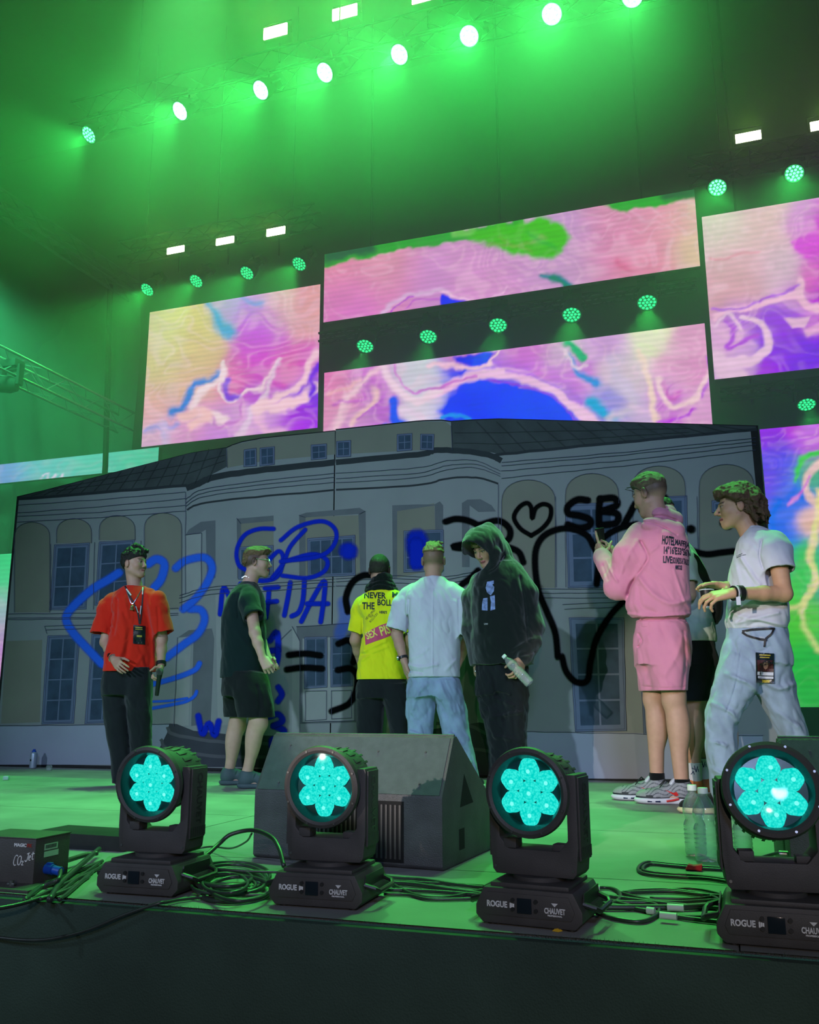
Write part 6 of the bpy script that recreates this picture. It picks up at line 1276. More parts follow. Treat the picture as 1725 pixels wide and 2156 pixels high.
# ---------------------------------------------------------------- person 2: black T-shirt and shorts, glasses
m_blktee = fabric('dark_tee', (14, 34, 34)); m_blkshort = fabric('dark_shorts', (20, 26, 26), var=.15); m_clog = mat('clog_foam', C(62, 80, 84), .7, var=.1)
def person_glasses():
    s = Person('person in black T-shirt and black shorts with glasses, seen in profile looking right', 6.1, (500, 1655), tone=(186, 150, 130)); P = s.P; D = s.dir
    B = Body(s, s.box([P(450, 1140, -.4), P(590, 1140, .4), P(450, 1665, -.4), P(590, 1665, .4)], .05)); F = B.F
    hc = P(540, 1185); s.head(F, hc, 84, 0, k=.97, nose=1.6); B.neck(hc, P(524, 1234))
    rows = [(1428, 464, 563, .17), (1400, 466, 563, .17), (1350, 467, 562, .17), (1300, 468, 562, .18), (1270, 474, 560, .19), (1250, 484, 554, .19), (1236, 496, 546, .15), (1226, 508, 540, .08)]
    B.torso(rows[:-1], .03)
    e1, w1 = P(537, 1332, -.26), P(553, 1386, -.29); B.arm(P(524, 1254, -.15), e1, w1, .5, 1.0); B.hand(w1, P(567, 1408, -.31), -s.t, s.r, curl=(1.1, 1.2, 1.25, 1.3), thumb=(.5, .8))
    e2, w2 = P(542, 1330, .22), P(566, 1388, .12); B.arm(P(530, 1254, .15), e2, w2, .5); B.hand(w2, P(577, 1412, .10), s.t, s.r, curl=(1.0, 1.1, 1.2, 1.2), thumb=(.5, .8))
    a1, a2 = P(482, 1628, .12), P(521, 1626, -.10); B.leg(P(512, 1440, .09), P(500, 1525, .12), a1, D(84), .8, 1.0); B.leg(P(525, 1440, -.09), P(545, 1520, -.10), a2, D(80), .8, 1.02)
    s.finish_body(F, hair=(62, 46, 34), hair_zone=lambda x, y, z: np.clip((z + .028 - np.clip(y + .01, 0, 1) * 1.3 + np.clip(-y, 0, .06) * .35) / .02, 0, 1) * (y < .06) * .9)
    def hp_(F, L):
        F.ell(L(0, -.006, .066), np.array([.078, .101, .066]) * .97, .02, np.array(s.hf[1:4])); F.ell(L(0, .055, .098), np.array([.056, .055, .030]), .02, np.array(s.hf[1:4])); F.ell(L(0, -.070, .02), np.array([.062, .042, .055]), .02, np.array(s.hf[1:4]))
    hair_obj(s, 'hair', hp_, (104, 82, 54), .006, 38, 8, stretch=(1.6, .5, 1.4), cut=lambda x, y, z: (z < .040 + np.clip(y - .0, 0, 1) * .30 - np.clip(-y - .04, 0, 1) * 1.4))
    F = Field(*s.box([P(460, 1215, -.3), P(570, 1215, .3), P(460, 1440, -.3), P(570, 1440, .3)], .05), .005)
    F.loft(s.rows([(1450, 463, 563, .17)] + rows), (s.r, s.t), .03, 2.4)
    F.sleeve([P(520, 1250, -.12), P(524, 1268, -.17), P(535, 1300, -.225)], (.066, .076, .084)); F.sleeve([P(522, 1250, .12), P(526, 1268, .17), P(536, 1300, .20)], (.062, .072, .078))
    s.wrinkle(F, .003, 8, 24, [([(508, 1242), (500, 1270), (502, 1300)], 2.5, -.008), ([(500, 1330), (520, 1360), (555, 1380)], 5, .006), ([(560, 1310), (545, 1340)], 4, -.006)]); B.replay(F, 'top', .012); cut_below(F, s, P(510, 1427)[2])
    F.open_cuffs(); F.cap(P(526, 1228), P(530, 1214), .060, .064, .004, 'sub'); s.cloth(F, 't_shirt', m_blktee)
    F = Field(*s.box([P(455, 1410, -.3), P(585, 1410, .3), P(455, 1520, -.3), P(585, 1520, .3)], .05), .005)
    F.loft(s.rows([(1466, 468, 573, .18), (1440, 466, 570, .18), (1415, 470, 560, .17)]), (s.r, s.t), .02); F.loft(s.rows([(1516, 472, 540, .10, .13), (1480, 470, 548, .11, .10), (1450, 468, 550, .12, .08), (1418, 470, 545, .09, .06)]), (s.r, s.t), .02); F.loft(s.rows([(1514, 500, 579, .105, -.10), (1480, 495, 577, .11, -.09), (1450, 490, 572, .12, -.08), (1418, 492, 562, .09, -.06)]), (s.r, s.t), .03)
    s.wrinkle(F, .0035, 8, 34, [([(540, 1445), (548, 1480), (545, 1505)], 4, -.008), ([(560, 1440), (570, 1480)], 4, .006)]); B.replay(F, 'bot', .014); cut_below(F, s, P(510, 1510)[2]); s.cloth(F, 'shorts', m_blkshort)
    for a_, al in ((a1, 84), (a2, 80)): simple_shoe(s, a_, D(al), m_clog, m_clog, name='clog', clog=True, k=1.12)
    L = s.L; b = MB()
    for q in (-1, 1):
        c = [L(q * .033 + .024 * math.cos(a), .105 - abs(math.cos(a)) * .002, .008 + .019 * math.sin(a)) for a in np.linspace(0, 2 * PI, 20, endpoint=False)]; b.tube(c, .0014, 6, closed=True); b.tube([L(q * .057, .101, .014), L(q * .072, .07, .016), L(q * .082, -.005, .020), L(q * .080, -.025, .004)], .0018, 6)
    b.tube([L(-.010, .106, .012), L(0, .110, .014), L(.010, .106, .012)], .0014, 6); b.build('glasses', m_silver, s.root)
    F_ = s.P; ch = strap(s, [(509, 1217), (516, 1213), (524, 1216)], 1.6, m_silver, 'neck_chain', dy=-.06)
person_glasses()
# ---------------------------------------------------------------- person 3: yellow T-shirt from behind
m_yel = fabric('yellow', (225, 225, 30)); m_scarf = fabric('scarf', (12, 22, 18), var=.2, bump=.6, bscale=200); m_ink = mat('shirt_ink', C(16, 30, 44), .7); m_pinkink = mat('pink_ink', C(200, 70, 110), .7); m_yelink = mat('yellow_ink', C(225, 222, 90), .7)
def person_yellow():
    s = Person('person in yellow printed T-shirt and dark scarf seen from behind', 6.6, (805, 1650)); P = s.P; D = s.dir
    B = Body(s, s.box([P(730, 1160, -.3), P(870, 1160, .3), P(740, 1665, -.3), P(870, 1665, .3)], .05)); F = B.F
    hc = P(800, 1200); s.head(F, hc, 166, -6, k=.98); B.neck(hc, P(803, 1250))
    rows = [(1431, 751, 860, .13), (1400, 754, 860, .13), (1360, 760, 856, .13), (1300, 762, 858, .14), (1275, 754, 862, .13), (1258, 762, 856, .11), (1246, 774, 840, .09), (1238, 784, 828, .07)]
    B.torso(rows[:-1], .03)
    e1 = P(748, 1348, .02); w1 = P(762, 1405, .20); B.arm(P(762, 1272), e1, w1, .55); B.hand(w1, P(775, 1428, .26), -s.t, s.r)
    e2 = P(866, 1345, .02); w2 = P(852, 1405, .20); B.arm(P(848, 1272), e2, w2, .55); B.hand(w2, P(840, 1428, .26), -s.t, -s.r)
    a1, a2 = P(776, 1640), P(848, 1640); B.leg(P(785, 1450), P(780, 1535), a1, D(180), 1.95, .95); B.leg(P(830, 1450), P(842, 1535), a2, D(170), 1.95, .95)
    s.finish_body(F, hair=(40, 34, 26), hair_zone=lambda x, y, z: np.clip((z + .055 - np.clip(y + .02, 0, 1) * 1.2) / .02, 0, 1) * (y < .06) * .93)
    hair_obj(s, 'hair', lambda F, L: F.ell(L(0, -.014, .030), np.array([.084, .107, .099]) * .96, .01, np.array(s.hf[1:4])), (40, 36, 26), .0022, 240, 8, cut=lambda x, y, z: (z < -.045 + np.clip(y + .03, 0, 1) * 1.1 + np.abs(x) * .25))
    F = Field(*s.box([P(730, 1225, -.3), P(870, 1225, .3), P(740, 1445, -.3), P(870, 1445, .3)], .04), .005); F.loft(s.rows([(1455, 751, 860, .13)] + rows), (s.r, s.t), .03, 2.5)
    F.sleeve([P(774, 1264), P(759, 1286), P(749, 1332)], (.058, .066, .072)); F.sleeve([P(838, 1264), P(854, 1286), P(864, 1332)], (.058, .066, .072))
    s.wrinkle(F, .0035, 9, 44, [([(762, 1372), (785, 1362), (812, 1350)], 3.5, .009), ([(764, 1378), (790, 1376)], 3, -.008), ([(762, 1390), (790, 1372), (815, 1362)], 3, .007), ([(764, 1300), (763, 1340)], 3, -.008), ([(800, 1260), (790, 1290)], 4, .004)])
    B.replay(F, 'top', .012); cut_below(F, s, P(800, 1431)[2])
    F.open_cuffs()
    sh = s.cloth(F, 't_shirt', m_yel)
    F = Field(*s.box([P(745, 1415, -.3), P(865, 1415, .3), P(745, 1660, -.3), P(865, 1660, .3)], .04), .0055); F.loft(s.rows([(1470, 752, 862, .12), (1425, 756, 856, .12)]), (s.r, s.t), .02); F.loft(s.rows([(1655, 758, 792, .075), (1550, 752, 806, .09), (1490, 751, 810, .10), (1455, 752, 812, .11), (1440, 755, 808, .10)]), (s.r, s.t), .028); F.loft(s.rows([(1655, 832, 866, .075), (1550, 824, 866, .09), (1490, 812, 864, .10), (1455, 806, 862, .11), (1440, 808, 858, .10)]), (s.r, s.t), .028)
    s.wrinkle(F, .003, 9, 54); B.replay(F, 'bot', .014); s.cloth(F, 'trousers', m_blk)
    for a_ in (a1, a2): simple_shoe(s, a_, D(178), m_blackpl, m_white)
    # scarf collar
    F = Field(*s.box([P(755, 1200, -.2), P(850, 1200, .2), P(755, 1250, -.2), P(850, 1250, .2)], .05), .0045); F.loft(s.rows([(1246, 766, 838, .10), (1236, 770, 836, .10), (1222, 780, 828, .085), (1210, 786, 824, .075), (1206, 790, 820, .06)]), (s.r, s.t), .02); s.wrinkle(F, .004, 12, 3, [([(775, 1238), (800, 1228), (834, 1236)], 2, -.008), ([(782, 1226), (805, 1220), (826, 1226)], 1.6, -.007)]); F.cap(P(802, 1215), P(802, 1190), .055, .060, .004, 'sub'); s.cloth(F, 'scarf', m_scarf)
    T = [s.print_text(*a, m_ink, s.root, bold=.03) for a in (('NEVER', 790, 1254, 14, 46), ('MIND', 848, 1251, 13, 44), ('THE', 776, 1277, 15, 26), ('BOLLOCKS', 828, 1269, 14, 66), ("HERE'S", 807, 1290, 6, 16), ('THE', 826, 1287, 6, 9))]
    T += [s.print_text('NEVER MIND', 780, 1295, 5, 27, m_ink, s.root, ang=-.85), s.print_text('BOLLOCKS', 787, 1302, 4.5, 24, m_ink, s.root, ang=-.85), s.print_text('THE', 783, 1299, 4, 9, m_ink, s.root, ang=-.85)]
    s.onto(sh, None, T, .002); s.onto(sh, None, [s.print_poly('print_band', [(768, 1334), (800, 1318), (860, 1296), (862, 1322), (810, 1344), (770, 1359)], m_pinkink, s.root)], .002)
    s.onto(sh, None, [s.print_text('SEX', 782, 1336, 16, 24, m_yelink, s.root, ang=-.40, bold=.02), s.print_text('PISTOLS', 832, 1320, 20, 66, m_yelink, s.root, ang=-.32, bold=.02)], .0035)
person_yellow()
# ---------------------------------------------------------------- person 4: white T-shirt from behind, light jeans
m_wht = fabric('white', (196, 198, 208)); 
def denim(name, rgb):
    return fabric(name, rgb, var=.22, bump=.3, bscale=700, scale=7, rough=.8)
m_jean = denim('light_denim', (136, 156, 180)); m_jean2 = denim('pale_denim', (142, 160, 180)); m_thread = mat('seam_thread', C(190, 190, 190), .8)
def person_white():
    s = Person('person in oversized white T-shirt and light cargo jeans seen from behind', 6.3, (925, 1655)); P = s.P; D = s.dir
    B = Body(s, s.box([P(810, 1130, -.3), P(1010, 1130, .3), P(840, 1665, -.3), P(1010, 1665, .3)], .05)); F = B.F
    hc = P(913, 1181); s.head(F, hc, 176, -2, k=1.0); B.neck(hc, P(912, 1226), .058)
    rows = [(1426, 861, 970, .135), (1395, 861, 970, .14), (1350, 859, 972, .14), (1300, 858, 974, .15), (1265, 852, 978, .14), (1244, 858, 970, .12), (1226, 874, 948, .095), (1215, 890, 936, .075)]
    B.torso(rows[:-1], .03)
    e1, w1 = P(836, 1336, .0), P(851, 1392, -.04); B.arm(P(858, 1254), e1, w1, .55); B.hand(w1, P(859, 1422, -.05), s.r - .3 * s.t, -s.t, curl=(.3, .35, .4, .45), thumb=(.1, .2))
    e2, w2 = P(988, 1336, .04), P(972, 1385, .16); B.arm(P(966, 1254), e2, w2, .55); B.hand(w2, P(962, 1412, .2), -s.r, -s.t)
    a1, a2 = P(882, 1640), P(990, 1632, -.02); B.leg(P(892, 1445), P(888, 1535), a1, D(180), 1.95, 1.0); B.leg(P(940, 1445), P(962, 1525), a2, D(160), 1.95, 1.0)
    s.finish_body(F, hair=(110, 92, 72), hair_zone=lambda x, y, z: np.clip((z + .055 - np.clip(y + .02, 0, 1) * 1.2) / .035, 0, 1) * (y < .06) * .8)
    hair_obj(s, 'hair', lambda F, L: (F.ell(L(0, -.012, .052), np.array([.082, .104, .086]), .01, np.array(s.hf[1:4])), [F.cap(L(x, y, .125), L(x + .02, y + .01, .142), .014, .01, .01) for x, y in ((-.04, -.02), (-.01, -.03), (.02, -.01), (.04, .02), (-.03, .03), (.0, .04))]), (128, 104, 70), .006, 42, 9, stretch=(1, .6, 1.2), cut=lambda x, y, z: (z < .052 + np.abs(x) * .12))
    F = Field(*s.box([P(805, 1205, -.3), P(1010, 1205, .3), P(840, 1440, -.3), P(1000, 1440, .3)], .04), .005); F.loft(s.rows([(1450, 861, 970, .135)] + rows), (s.r, s.t), .03, 2.5)
    F.sleeve([P(872, 1246), P(850, 1274), P(835, 1326, -.02)], (.066, .080, .086)); F.sleeve([P(952, 1246), P(972, 1274), P(985, 1338, .0)], (.066, .078, .080))
    s.wrinkle(F, .0035, 8, 64, [([(862, 1262), (860, 1300), (858, 1330)], 3, -.011), ([(966, 1262), (968, 1310), (970, 1345)], 3, -.010), ([(862, 1400), (885, 1405), (920, 1400)], 3.5, .008), ([(863, 1412), (890, 1416)], 3, -.008), ([(912, 1240), (911, 1330), (911, 1420)], 1.0, .004), ([(868, 1385), (890, 1375), (900, 1365)], 4, .006), ([(960, 1390), (940, 1410)], 4, .006), ([(885, 1260), (880, 1340)], 5, .004)])
    B.replay(F, 'top', .012); cut_below(F, s, P(912, 1426)[2])
    F.open_cuffs()
    F.cap(P(912, 1222, -.01), P(912, 1200), .060, .066, .004, 'sub'); sh = s.cloth(F, 't_shirt', m_wht)
    F = Field(*s.box([P(840, 1400, -.3), P(1010, 1400, .3), P(840, 1660, -.3), P(1010, 1660, .3)], .04), .0055); F.loft(s.rows([(1466, 860, 972, .13), (1415, 864, 966, .125)]), (s.r, s.t), .02)
    F.loft(s.rows([(1652, 852, 905, .10), (1590, 858, 908, .10), (1540, 858, 912, .105), (1490, 857, 916, .11), (1450, 858, 918, .115), (1434, 864, 914, .10)]), (s.r, s.t), .028); F.loft(s.rows([(1640, 962, 1010, .10, -.01), (1590, 945, 1000, .10), (1540, 930, 990, .105), (1490, 920, 982, .11), (1450, 914, 972, .115), (1434, 916, 966, .10)]), (s.r, s.t), .028)
    F.ell(P(863, 1497, 0), (.025, .07, .085), .02); F.ell(P(974, 1500, 0), (.025, .07, .085), .02)
    s.wrinkle(F, .006, 10, 74, [([(900, 1440), (880, 1460), (866, 1500)], 5, .010), ([(915, 1470), (900, 1500), (880, 1520)], 5, -.008), ([(925, 1440), (940, 1470), (955, 1500)], 6, .010), ([(930, 1480), (950, 1530), (970, 1560)], 5, -.009), ([(945, 1545), (975, 1575)], 4, .009), ([(955, 1590), (990, 1605)], 4, .008), ([(862, 1540), (900, 1550)], 4, .008)]); B.replay(F, 'bot', .014); s.cloth(F, 'jeans', m_jean)
    for a_, al in ((a1, 178), (a2, 160)): simple_shoe(s, a_, D(al), m_blackpl, m_white, k=1.08)
    ring(s, 'watch', e1 * .12 + w1 * .88, w1 - e1, .034, .018, m_blackpl); b = MB(); q = e1 * .12 + w1 * .88 - s.r * .034; b.cyl(q, q - s.r * .012, .019, n=18); b.build('watch_face', m_silver, s.root); ring(s, 'necklace', P(912, 1216, .0), UPZ + s.t * .15, .064, .004, m_silver, .002)
person_white()
# ---------------------------------------------------------------- person 5: hooded
m_hood = fabric('black_hoodie', (12, 22, 20), sheen=.5, bump=.4); m_prt = mat('faded_print', C(120, 140, 185), .7, var=.5, scale=40)
def person_hooded():
    s = Person('person in black hoodie with the hood up holding a plastic bottle, baggy black trousers', 6.2, (1045, 1668), tone=(176, 140, 112)); P = s.P; D = s.dir
    B = Body(s, s.box([P(960, 1090, -.35), P(1140, 1090, .35), P(980, 1680, -.35), P(1140, 1680, .35)], .05)); F = B.F
    hc = P(1026, 1155, -.02); s.head(F, hc, -42, -28, k=1.05, nose=1.3); B.neck(hc, P(1045, 1215, .04))
    rows = [(1400, 993, 1126, .15), (1370, 992, 1128, .17), (1320, 991, 1120, .17), (1270, 991, 1112, .16), (1235, 994, 1106, .15), (1212, 1002, 1100, .13), (1198, 1014, 1092, .11), (1186, 1030, 1080, .08)]
    B.torso(rows[:-1], .04)
    e1, w1 = P(996, 1325, .0), P(1003, 1392, -.03); B.arm(P(1010, 1228, .05), e1, w1, 1.0, 1.0, .85); B.hand(w1, P(1006, 1432, -.03), s.r * .8 - s.t * .3, s.t, curl=(.5, .6, .7, .8), thumb=(.3, .5), k=1.05)
    e2, w2 = P(1118, 1318, .02), P(1100, 1388, -.12); B.arm(P(1092, 1216, .03), e2, w2, 1.0, 1.0, .85); B.hand(w2, P(1090, 1425, -.18), -s.r * .75 - s.t * .65, s.t, curl=(.75, .85, .95, 1.0), thumb=(.4, .7), k=1.08)
    a1, a2 = P(1062, 1640, .0), P(1085, 1650, -.05); B.leg(P(1040, 1430), P(1045, 1525), a1, D(-25), 1.95, .98); B.leg(P(1080, 1430), P(1082, 1530), a2, D(-20), 1.95, .98)
    s.finish_body(F, hair=(70, 55, 35), hair_zone=lambda x, y, z: np.clip((z - .03) / .02, 0, 1) * .8)
    hair_obj(s, 'hair', lambda F, L: F.ell(L(0, .02, .062), np.array([.078, .095, .062]), .01, np.array(s.hf[1:4])), (120, 100, 66), .007, 50, 9, stretch=(1.4, .6, .8), cut=lambda x, y, z: (z < .045))
    F = Field(*s.box([P(965, 1085, -.35), P(1140, 1085, .35), P(980, 1420, -.35), P(1140, 1420, .35)], .05), .005); F.loft(s.rows(rows), (s.r, s.t), .04, 2.4)
    F.limb = None
    for pts, rr in (([P(1012, 1226, .04), P(998, 1262, .04), P(996, 1325), P(1003, 1388, -.03)], (.075, .085, .074, .048)), ([P(1082, 1208, .02), P(1104, 1250, .02), P(1117, 1320, .02), P(1102, 1384, -.10)], (.085, .095, .086, .055))): s.limb(F, pts, rr, .04)
    F.cap(P(1121, 1352, -.03), P(1104, 1384, -.10), .07, .052, .03)
    # hood: outer shell around the head, opened at the face
    c, sd, f, u, k = s.hf; M = np.array([sd, f, u]); L = s.L
    F.ell(L(0, .030, .045), np.array([.124, .190, .136]), .02, M); F.cap(P(1027, 1112, .0), P(1040, 1150, .04), .035, .10, .05); F.cap(P(1056, 1172, .06), P(1058, 1200, .06), .085, .105, .05); F.cap(P(1008, 1170, -.10), P(1030, 1200, -.07), .045, .06, .04); F.cap(P(1040, 1165, -.08), P(1038, 1200, -.08), .05, .06, .04)
    s.wrinkle(F, .004, 8, 84, [([(1060, 1170), (1045, 1195), (1030, 1205)], 3, -.012), ([(1095, 1215), (1105, 1270), (1112, 1350)], 3, -.010), ([(1050, 1120), (1060, 1150), (1064, 1170)], 5, .006), ([(1085, 1190), (1092, 1240), (1098, 1330)], 6, .008), ([(1080, 1370), (1110, 1350), (1125, 1345)], 4, .009), ([(1098, 1380), (1125, 1372)], 3, -.009), ([(1010, 1240), (1008, 1330)], 5, .007)])
    B.replay(F, 'top', .008)
    f2 = D(-40, -12); F.ell(L(0, .12, .0), np.array([.095, .20, .115]), .008, np.array([np.cross(f2, UPZ), f2, np.cross(np.cross(f2, UPZ), f2)]), 'sub'); F.ell(L(0, .02, .015), np.array([.092, .12, .112]), .008, M, 'sub'); F.cap(L(0, .09, -.10), L(0, .12, -.16), .045, .035, .01, 'sub')
    sh = s.cloth(F, 'hoodie', m_hood)
    F = Field(*s.box([P(985, 1385, -.3), P(1130, 1385, .3), P(985, 1670, -.3), P(1130, 1670, .3)], .04), .0055); F.loft(s.rows([(1460, 1004, 1112, .13), (1395, 1008, 1108, .13)]), (s.r, s.t), .02)
    F.loft(s.rows([(1660, 1040, 1092, .10), (1600, 1034, 1082, .10), (1540, 1022, 1074, .11), (1480, 1008, 1068, .115), (1440, 1005, 1064, .12), (1400, 1008, 1060, .10)]), (s.r, s.t), .03); F.loft(s.rows([(1662, 1064, 1112, .10, -.04), (1600, 1060, 1110, .10, -.03), (1540, 1056, 1108, .11), (1480, 1052, 1112, .115), (1440, 1050, 1112, .12), (1400, 1054, 1108, .10)]), (s.r, s.t), .03)
    s.wrinkle(F, .007, 10, 94, [([(1040, 1470), (1080, 1485)], 4, .010), ([(1035, 1510), (1100, 1500)], 4, .010), ([(1040, 1550), (1095, 1560)], 4, .010), ([(1040, 1420), (1045, 1460)], 4, -.008)]); B.replay(F, 'bot', .014); s.cloth(F, 'trousers', m_blk)
    for a_ in (a1, a2): simple_shoe(s, a_, D(-25), m_blackpl, m_blackpl, k=1.08)
    s.onto(sh, None, [s.print_poly('chest_print', q, m_prt, s.root) for q in ([(1026, 1227), (1040, 1224), (1040, 1231), (1037, 1233), (1041, 1238), (1040, 1247), (1034, 1256), (1026, 1250), (1023, 1240)], [(1032, 1258), (1042, 1255), (1043, 1285), (1033, 1288), (1034, 1270)], [(1018, 1262), (1027, 1261), (1027, 1288), (1015, 1287), (1016, 1270)])], .002)
    s.onto(sh, None, [s.print_text('UW', 1024, 1316, 3.5, 8, m_white, s.root)], .002)
    ring(s, 'ring', P(1003, 1414, -.05), -UPZ + s.t * .2, .011, .006, m_silver, .002)
    a, b_ = P(1060, 1380, -.26), P(1117, 1440, -.26); bt = bottle(Vector((b_ + s.o).tolist()), 'small clear plastic bottle with white cap held by the person in the black hoodie', .23, .032, None); dv = Vector((a - b_).tolist()); bt.rotation_euler = dv.to_track_quat('Z', 'Y').to_euler(); bt.scale = (dv.length / .235,) * 3
    b = MB(); b.tube([P(1010, 1420, -.08), P(1015, 1450, -.1), P(1017, 1478, -.1)], .004, 6); b.build('cord', m_blackpl, s.root)
person_hooded()
# ---------------------------------------------------------------- person 6: pink hoodie and shorts, phone
m_pink = fabric('pink', (204, 128, 154), bump=.3); m_sock = fabric('black_sock', (10, 14, 14)); m_shoe = mat('runner_upper', rough=.6, var=.08, scale=60, attr='col', bump=.2, bscale=900); m_solew = mat('runner_sole', C(188, 190, 198), .5, var=.06); m_lace = mat('lace', C(12, 18, 18), .8); m_redlogo = mat('red_mark', C(180, 30, 30), .5)
def person_pink():
    s = Person('person in pink hoodie and matching pink shorts typing on a phone, sunglasses on the head', 5.9, (1400, 1690)); P = s.P; D = s.dir; k = 1.14
    B = Body(s, s.box([P(1240, 990, -.3), P(1470, 990, .4), P(1290, 1700, -.4), P(1470, 1700, .4)], .05), .005); F = B.F
    hc = P(1370, 1042, .02); s.head(F, hc, -122, -16, k=1.14); F.cap(hc - UPZ * .06 - s.hf[2] * .02, P(1388, 1105, .02), .064, .075, .02)
    rows = [(1302, 1332, 1452, .19), (1280, 1318, 1456, .20), (1250, 1323, 1454, .19), (1200, 1330, 1452, .18), (1160, 1334, 1453, .17), (1130, 1340, 1448, .15), (1110, 1354, 1436, .12), (1098, 1366, 1420, .09)]
    B.torso(rows[:-1], .05)
    e1, w1 = P(1300, 1232, -.02), P(1270, 1176, .20); B.arm(P(1342, 1128, -.02), e1, w1, 1.0, k, .85)
    d1 = P(1254, 1140, .24) - w1; B.hand(w1, w1 + d1, s.r * .8 + UPZ * -.15 + .3 * s.t * -1, UPZ, curl=(.08, 1.25, 1.4, 1.45), thumb=(.3, .6), k=1.12)
    e2, w2 = P(1345, 1225, .45), P(1302, 1180, .36); B.arm(P(1400, 1128, .20), e2, w2, 1.0, k, .8); B.hand(w2, P(1284, 1148, .34), -s.r * .5 - s.t * .2 + UPZ * -.4, UPZ - s.r * .5, curl=(.6, .8, .9, .9), thumb=(.2, .2), k=1.1)
    a1, a2 = P(1384, 1642, .10), P(1437, 1656, -.06); B.leg(P(1378, 1370, .06), P(1379, 1468, .08), a1, D(-92), .8, k); B.leg(P(1410, 1370, -.05), P(1420, 1470, -.05), a2, D(-90), .8, k * 1.02)
    s.finish_body(F, hair=(60, 50, 40), hair_zone=lambda x, y, z: np.clip((z + .05 - np.clip(y + .02, 0, 1) * 1.25) / .05, 0, 1) * (y < .07) * .85)
    def hp_(F, L): F.ell(L(0, -.012, .046), np.array([.0785, .101, .084]) * 1.14, .01, np.array(s.hf[1:4])); F.ell(L(0, .02, .096), np.array([.060, .080, .042]) * 1.14, .02, np.array(s.hf[1:4]))
    hair_obj(s, 'hair', hp_, (92, 76, 56), .0045, 45, 9, stretch=(1.3, .6, 1.2), cut=lambda x, y, z: (z < .026 + np.clip(y, 0, 1) * .55))
    F = Field(*s.box([P(1250, 1070, -.3), P(1460, 1070, .4), P(1290, 1330, -.3), P(1460, 1330, .4)], .06), .0055); F.loft(s.rows(rows), (s.r, s.t), .04, 2.4); F.loft(s.rows([(1327, 1340, 1447, .165), (1300, 1338, 1447, .165)]), (s.r, s.t), .012)
    for pts, rr in (([P(1352, 1126, -.02), P(1326, 1170, -.06), P(1303, 1232, -.04), P(1268, 1172, .19)], (.088, .098, .080, .060)), ([P(1405, 1126, .15), P(1380, 1170, .30), P(1348, 1228, .42), P(1303, 1180, .35)], (.085, .095, .08, .055))): s.limb(F, pts, rr, .04)
    F.ell(P(1300, 1240, -.02), (.075, .08, .07), .04)
    # hood hanging on the back
    F.cap(P(1366, 1092, .03), P(1405, 1080, .06), .060, .058, .03); F.cap(P(1392, 1086, -.05), P(1422, 1094, .02), .058, .056, .02); F.cap(P(1368, 1102, -.12), P(1424, 1116, -.08), .050, .060, .015); F.cap(P(1402, 1128, -.13), P(1424, 1122, -.08), .050, .046, .02)
    F.cap(P(1374, 1096, .02), P(1356, 1046, .08), .075, .085, .01, 'sub')
    s.wrinkle(F, .004, 7, 104, [([(1350, 1140), (1365, 1170), (1358, 1190), (1330, 1230), (1322, 1250)], 3.5, -.016), ([(1365, 1165), (1385, 1150)], 4, .008), ([(1345, 1215), (1370, 1245), (1410, 1270), (1450, 1262)], 6, .014), ([(1345, 1235), (1350, 1275), (1380, 1290)], 5, -.008), ([(1340, 1140), (1318, 1180), (1305, 1215)], 5, .006), ([(1278, 1180), (1285, 1200), (1300, 1225)], 3, .010), ([(1270, 1190), (1280, 1220)], 2.5, -.008), ([(1352, 1090), (1395, 1086), (1425, 1096)], 2.2, -.012), ([(1350, 1098), (1385, 1104), (1425, 1125)], 2.2, -.012), ([(1420, 1200), (1440, 1260), (1455, 1285)], 3, .008), ([(1318, 1292), (1380, 1298), (1455, 1292)], 3, .010), ([(1320, 1303), (1380, 1305), (1452, 1303)], 2.2, -.014)])
    B.replay(F, 'top', .012); cut_below(F, s, P(1390, 1324)[2]); sh = s.cloth(F, 'hoodie', m_pink)
    F = Field(*s.box([P(1320, 1300, -.3), P(1470, 1300, .3), P(1320, 1480, -.3), P(1470, 1480, .3)], .06), .0055); F.loft(s.rows([(1400, 1337, 1455, .18), (1350, 1335, 1456, .18), (1312, 1340, 1448, .165)]), (s.r, s.t), .02); F.loft(s.rows([(1466, 1348, 1420, .14, .08), (1420, 1342, 1415, .15, .07), (1380, 1338, 1415, .15, .05), (1318, 1342, 1405, .12, .03)]), (s.r, s.t), .03); F.loft(s.rows([(1466, 1375, 1441, .15, -.06), (1420, 1370, 1448, .15, -.05), (1380, 1366, 1454, .16, -.04), (1318, 1376, 1447, .13, -.02)]), (s.r, s.t), .03)
    s.wrinkle(F, .004, 7, 114, [([(1345, 1335), (1352, 1350), (1345, 1362)], 2.2, -.012), ([(1440, 1330), (1444, 1390), (1438, 1450)], 3, -.008), ([(1352, 1445), (1400, 1449), (1441, 1447)], 1.5, -.005), ([(1365, 1340), (1372, 1400), (1362, 1440)], 7, .007), ([(1440, 1340), (1425, 1380), (1400, 1420)], 6, .007)]); B.replay(F, 'bot', .012); cut_below(F, s, P(1395, 1455)[2])
    for x, dy in ((1384, .08), (1414, -.06)): F.cap(P(x, 1462, dy), P(x, 1438, dy), .10, .07, .0, 'sub')
    s.cloth(F, 'shorts', m_pink)
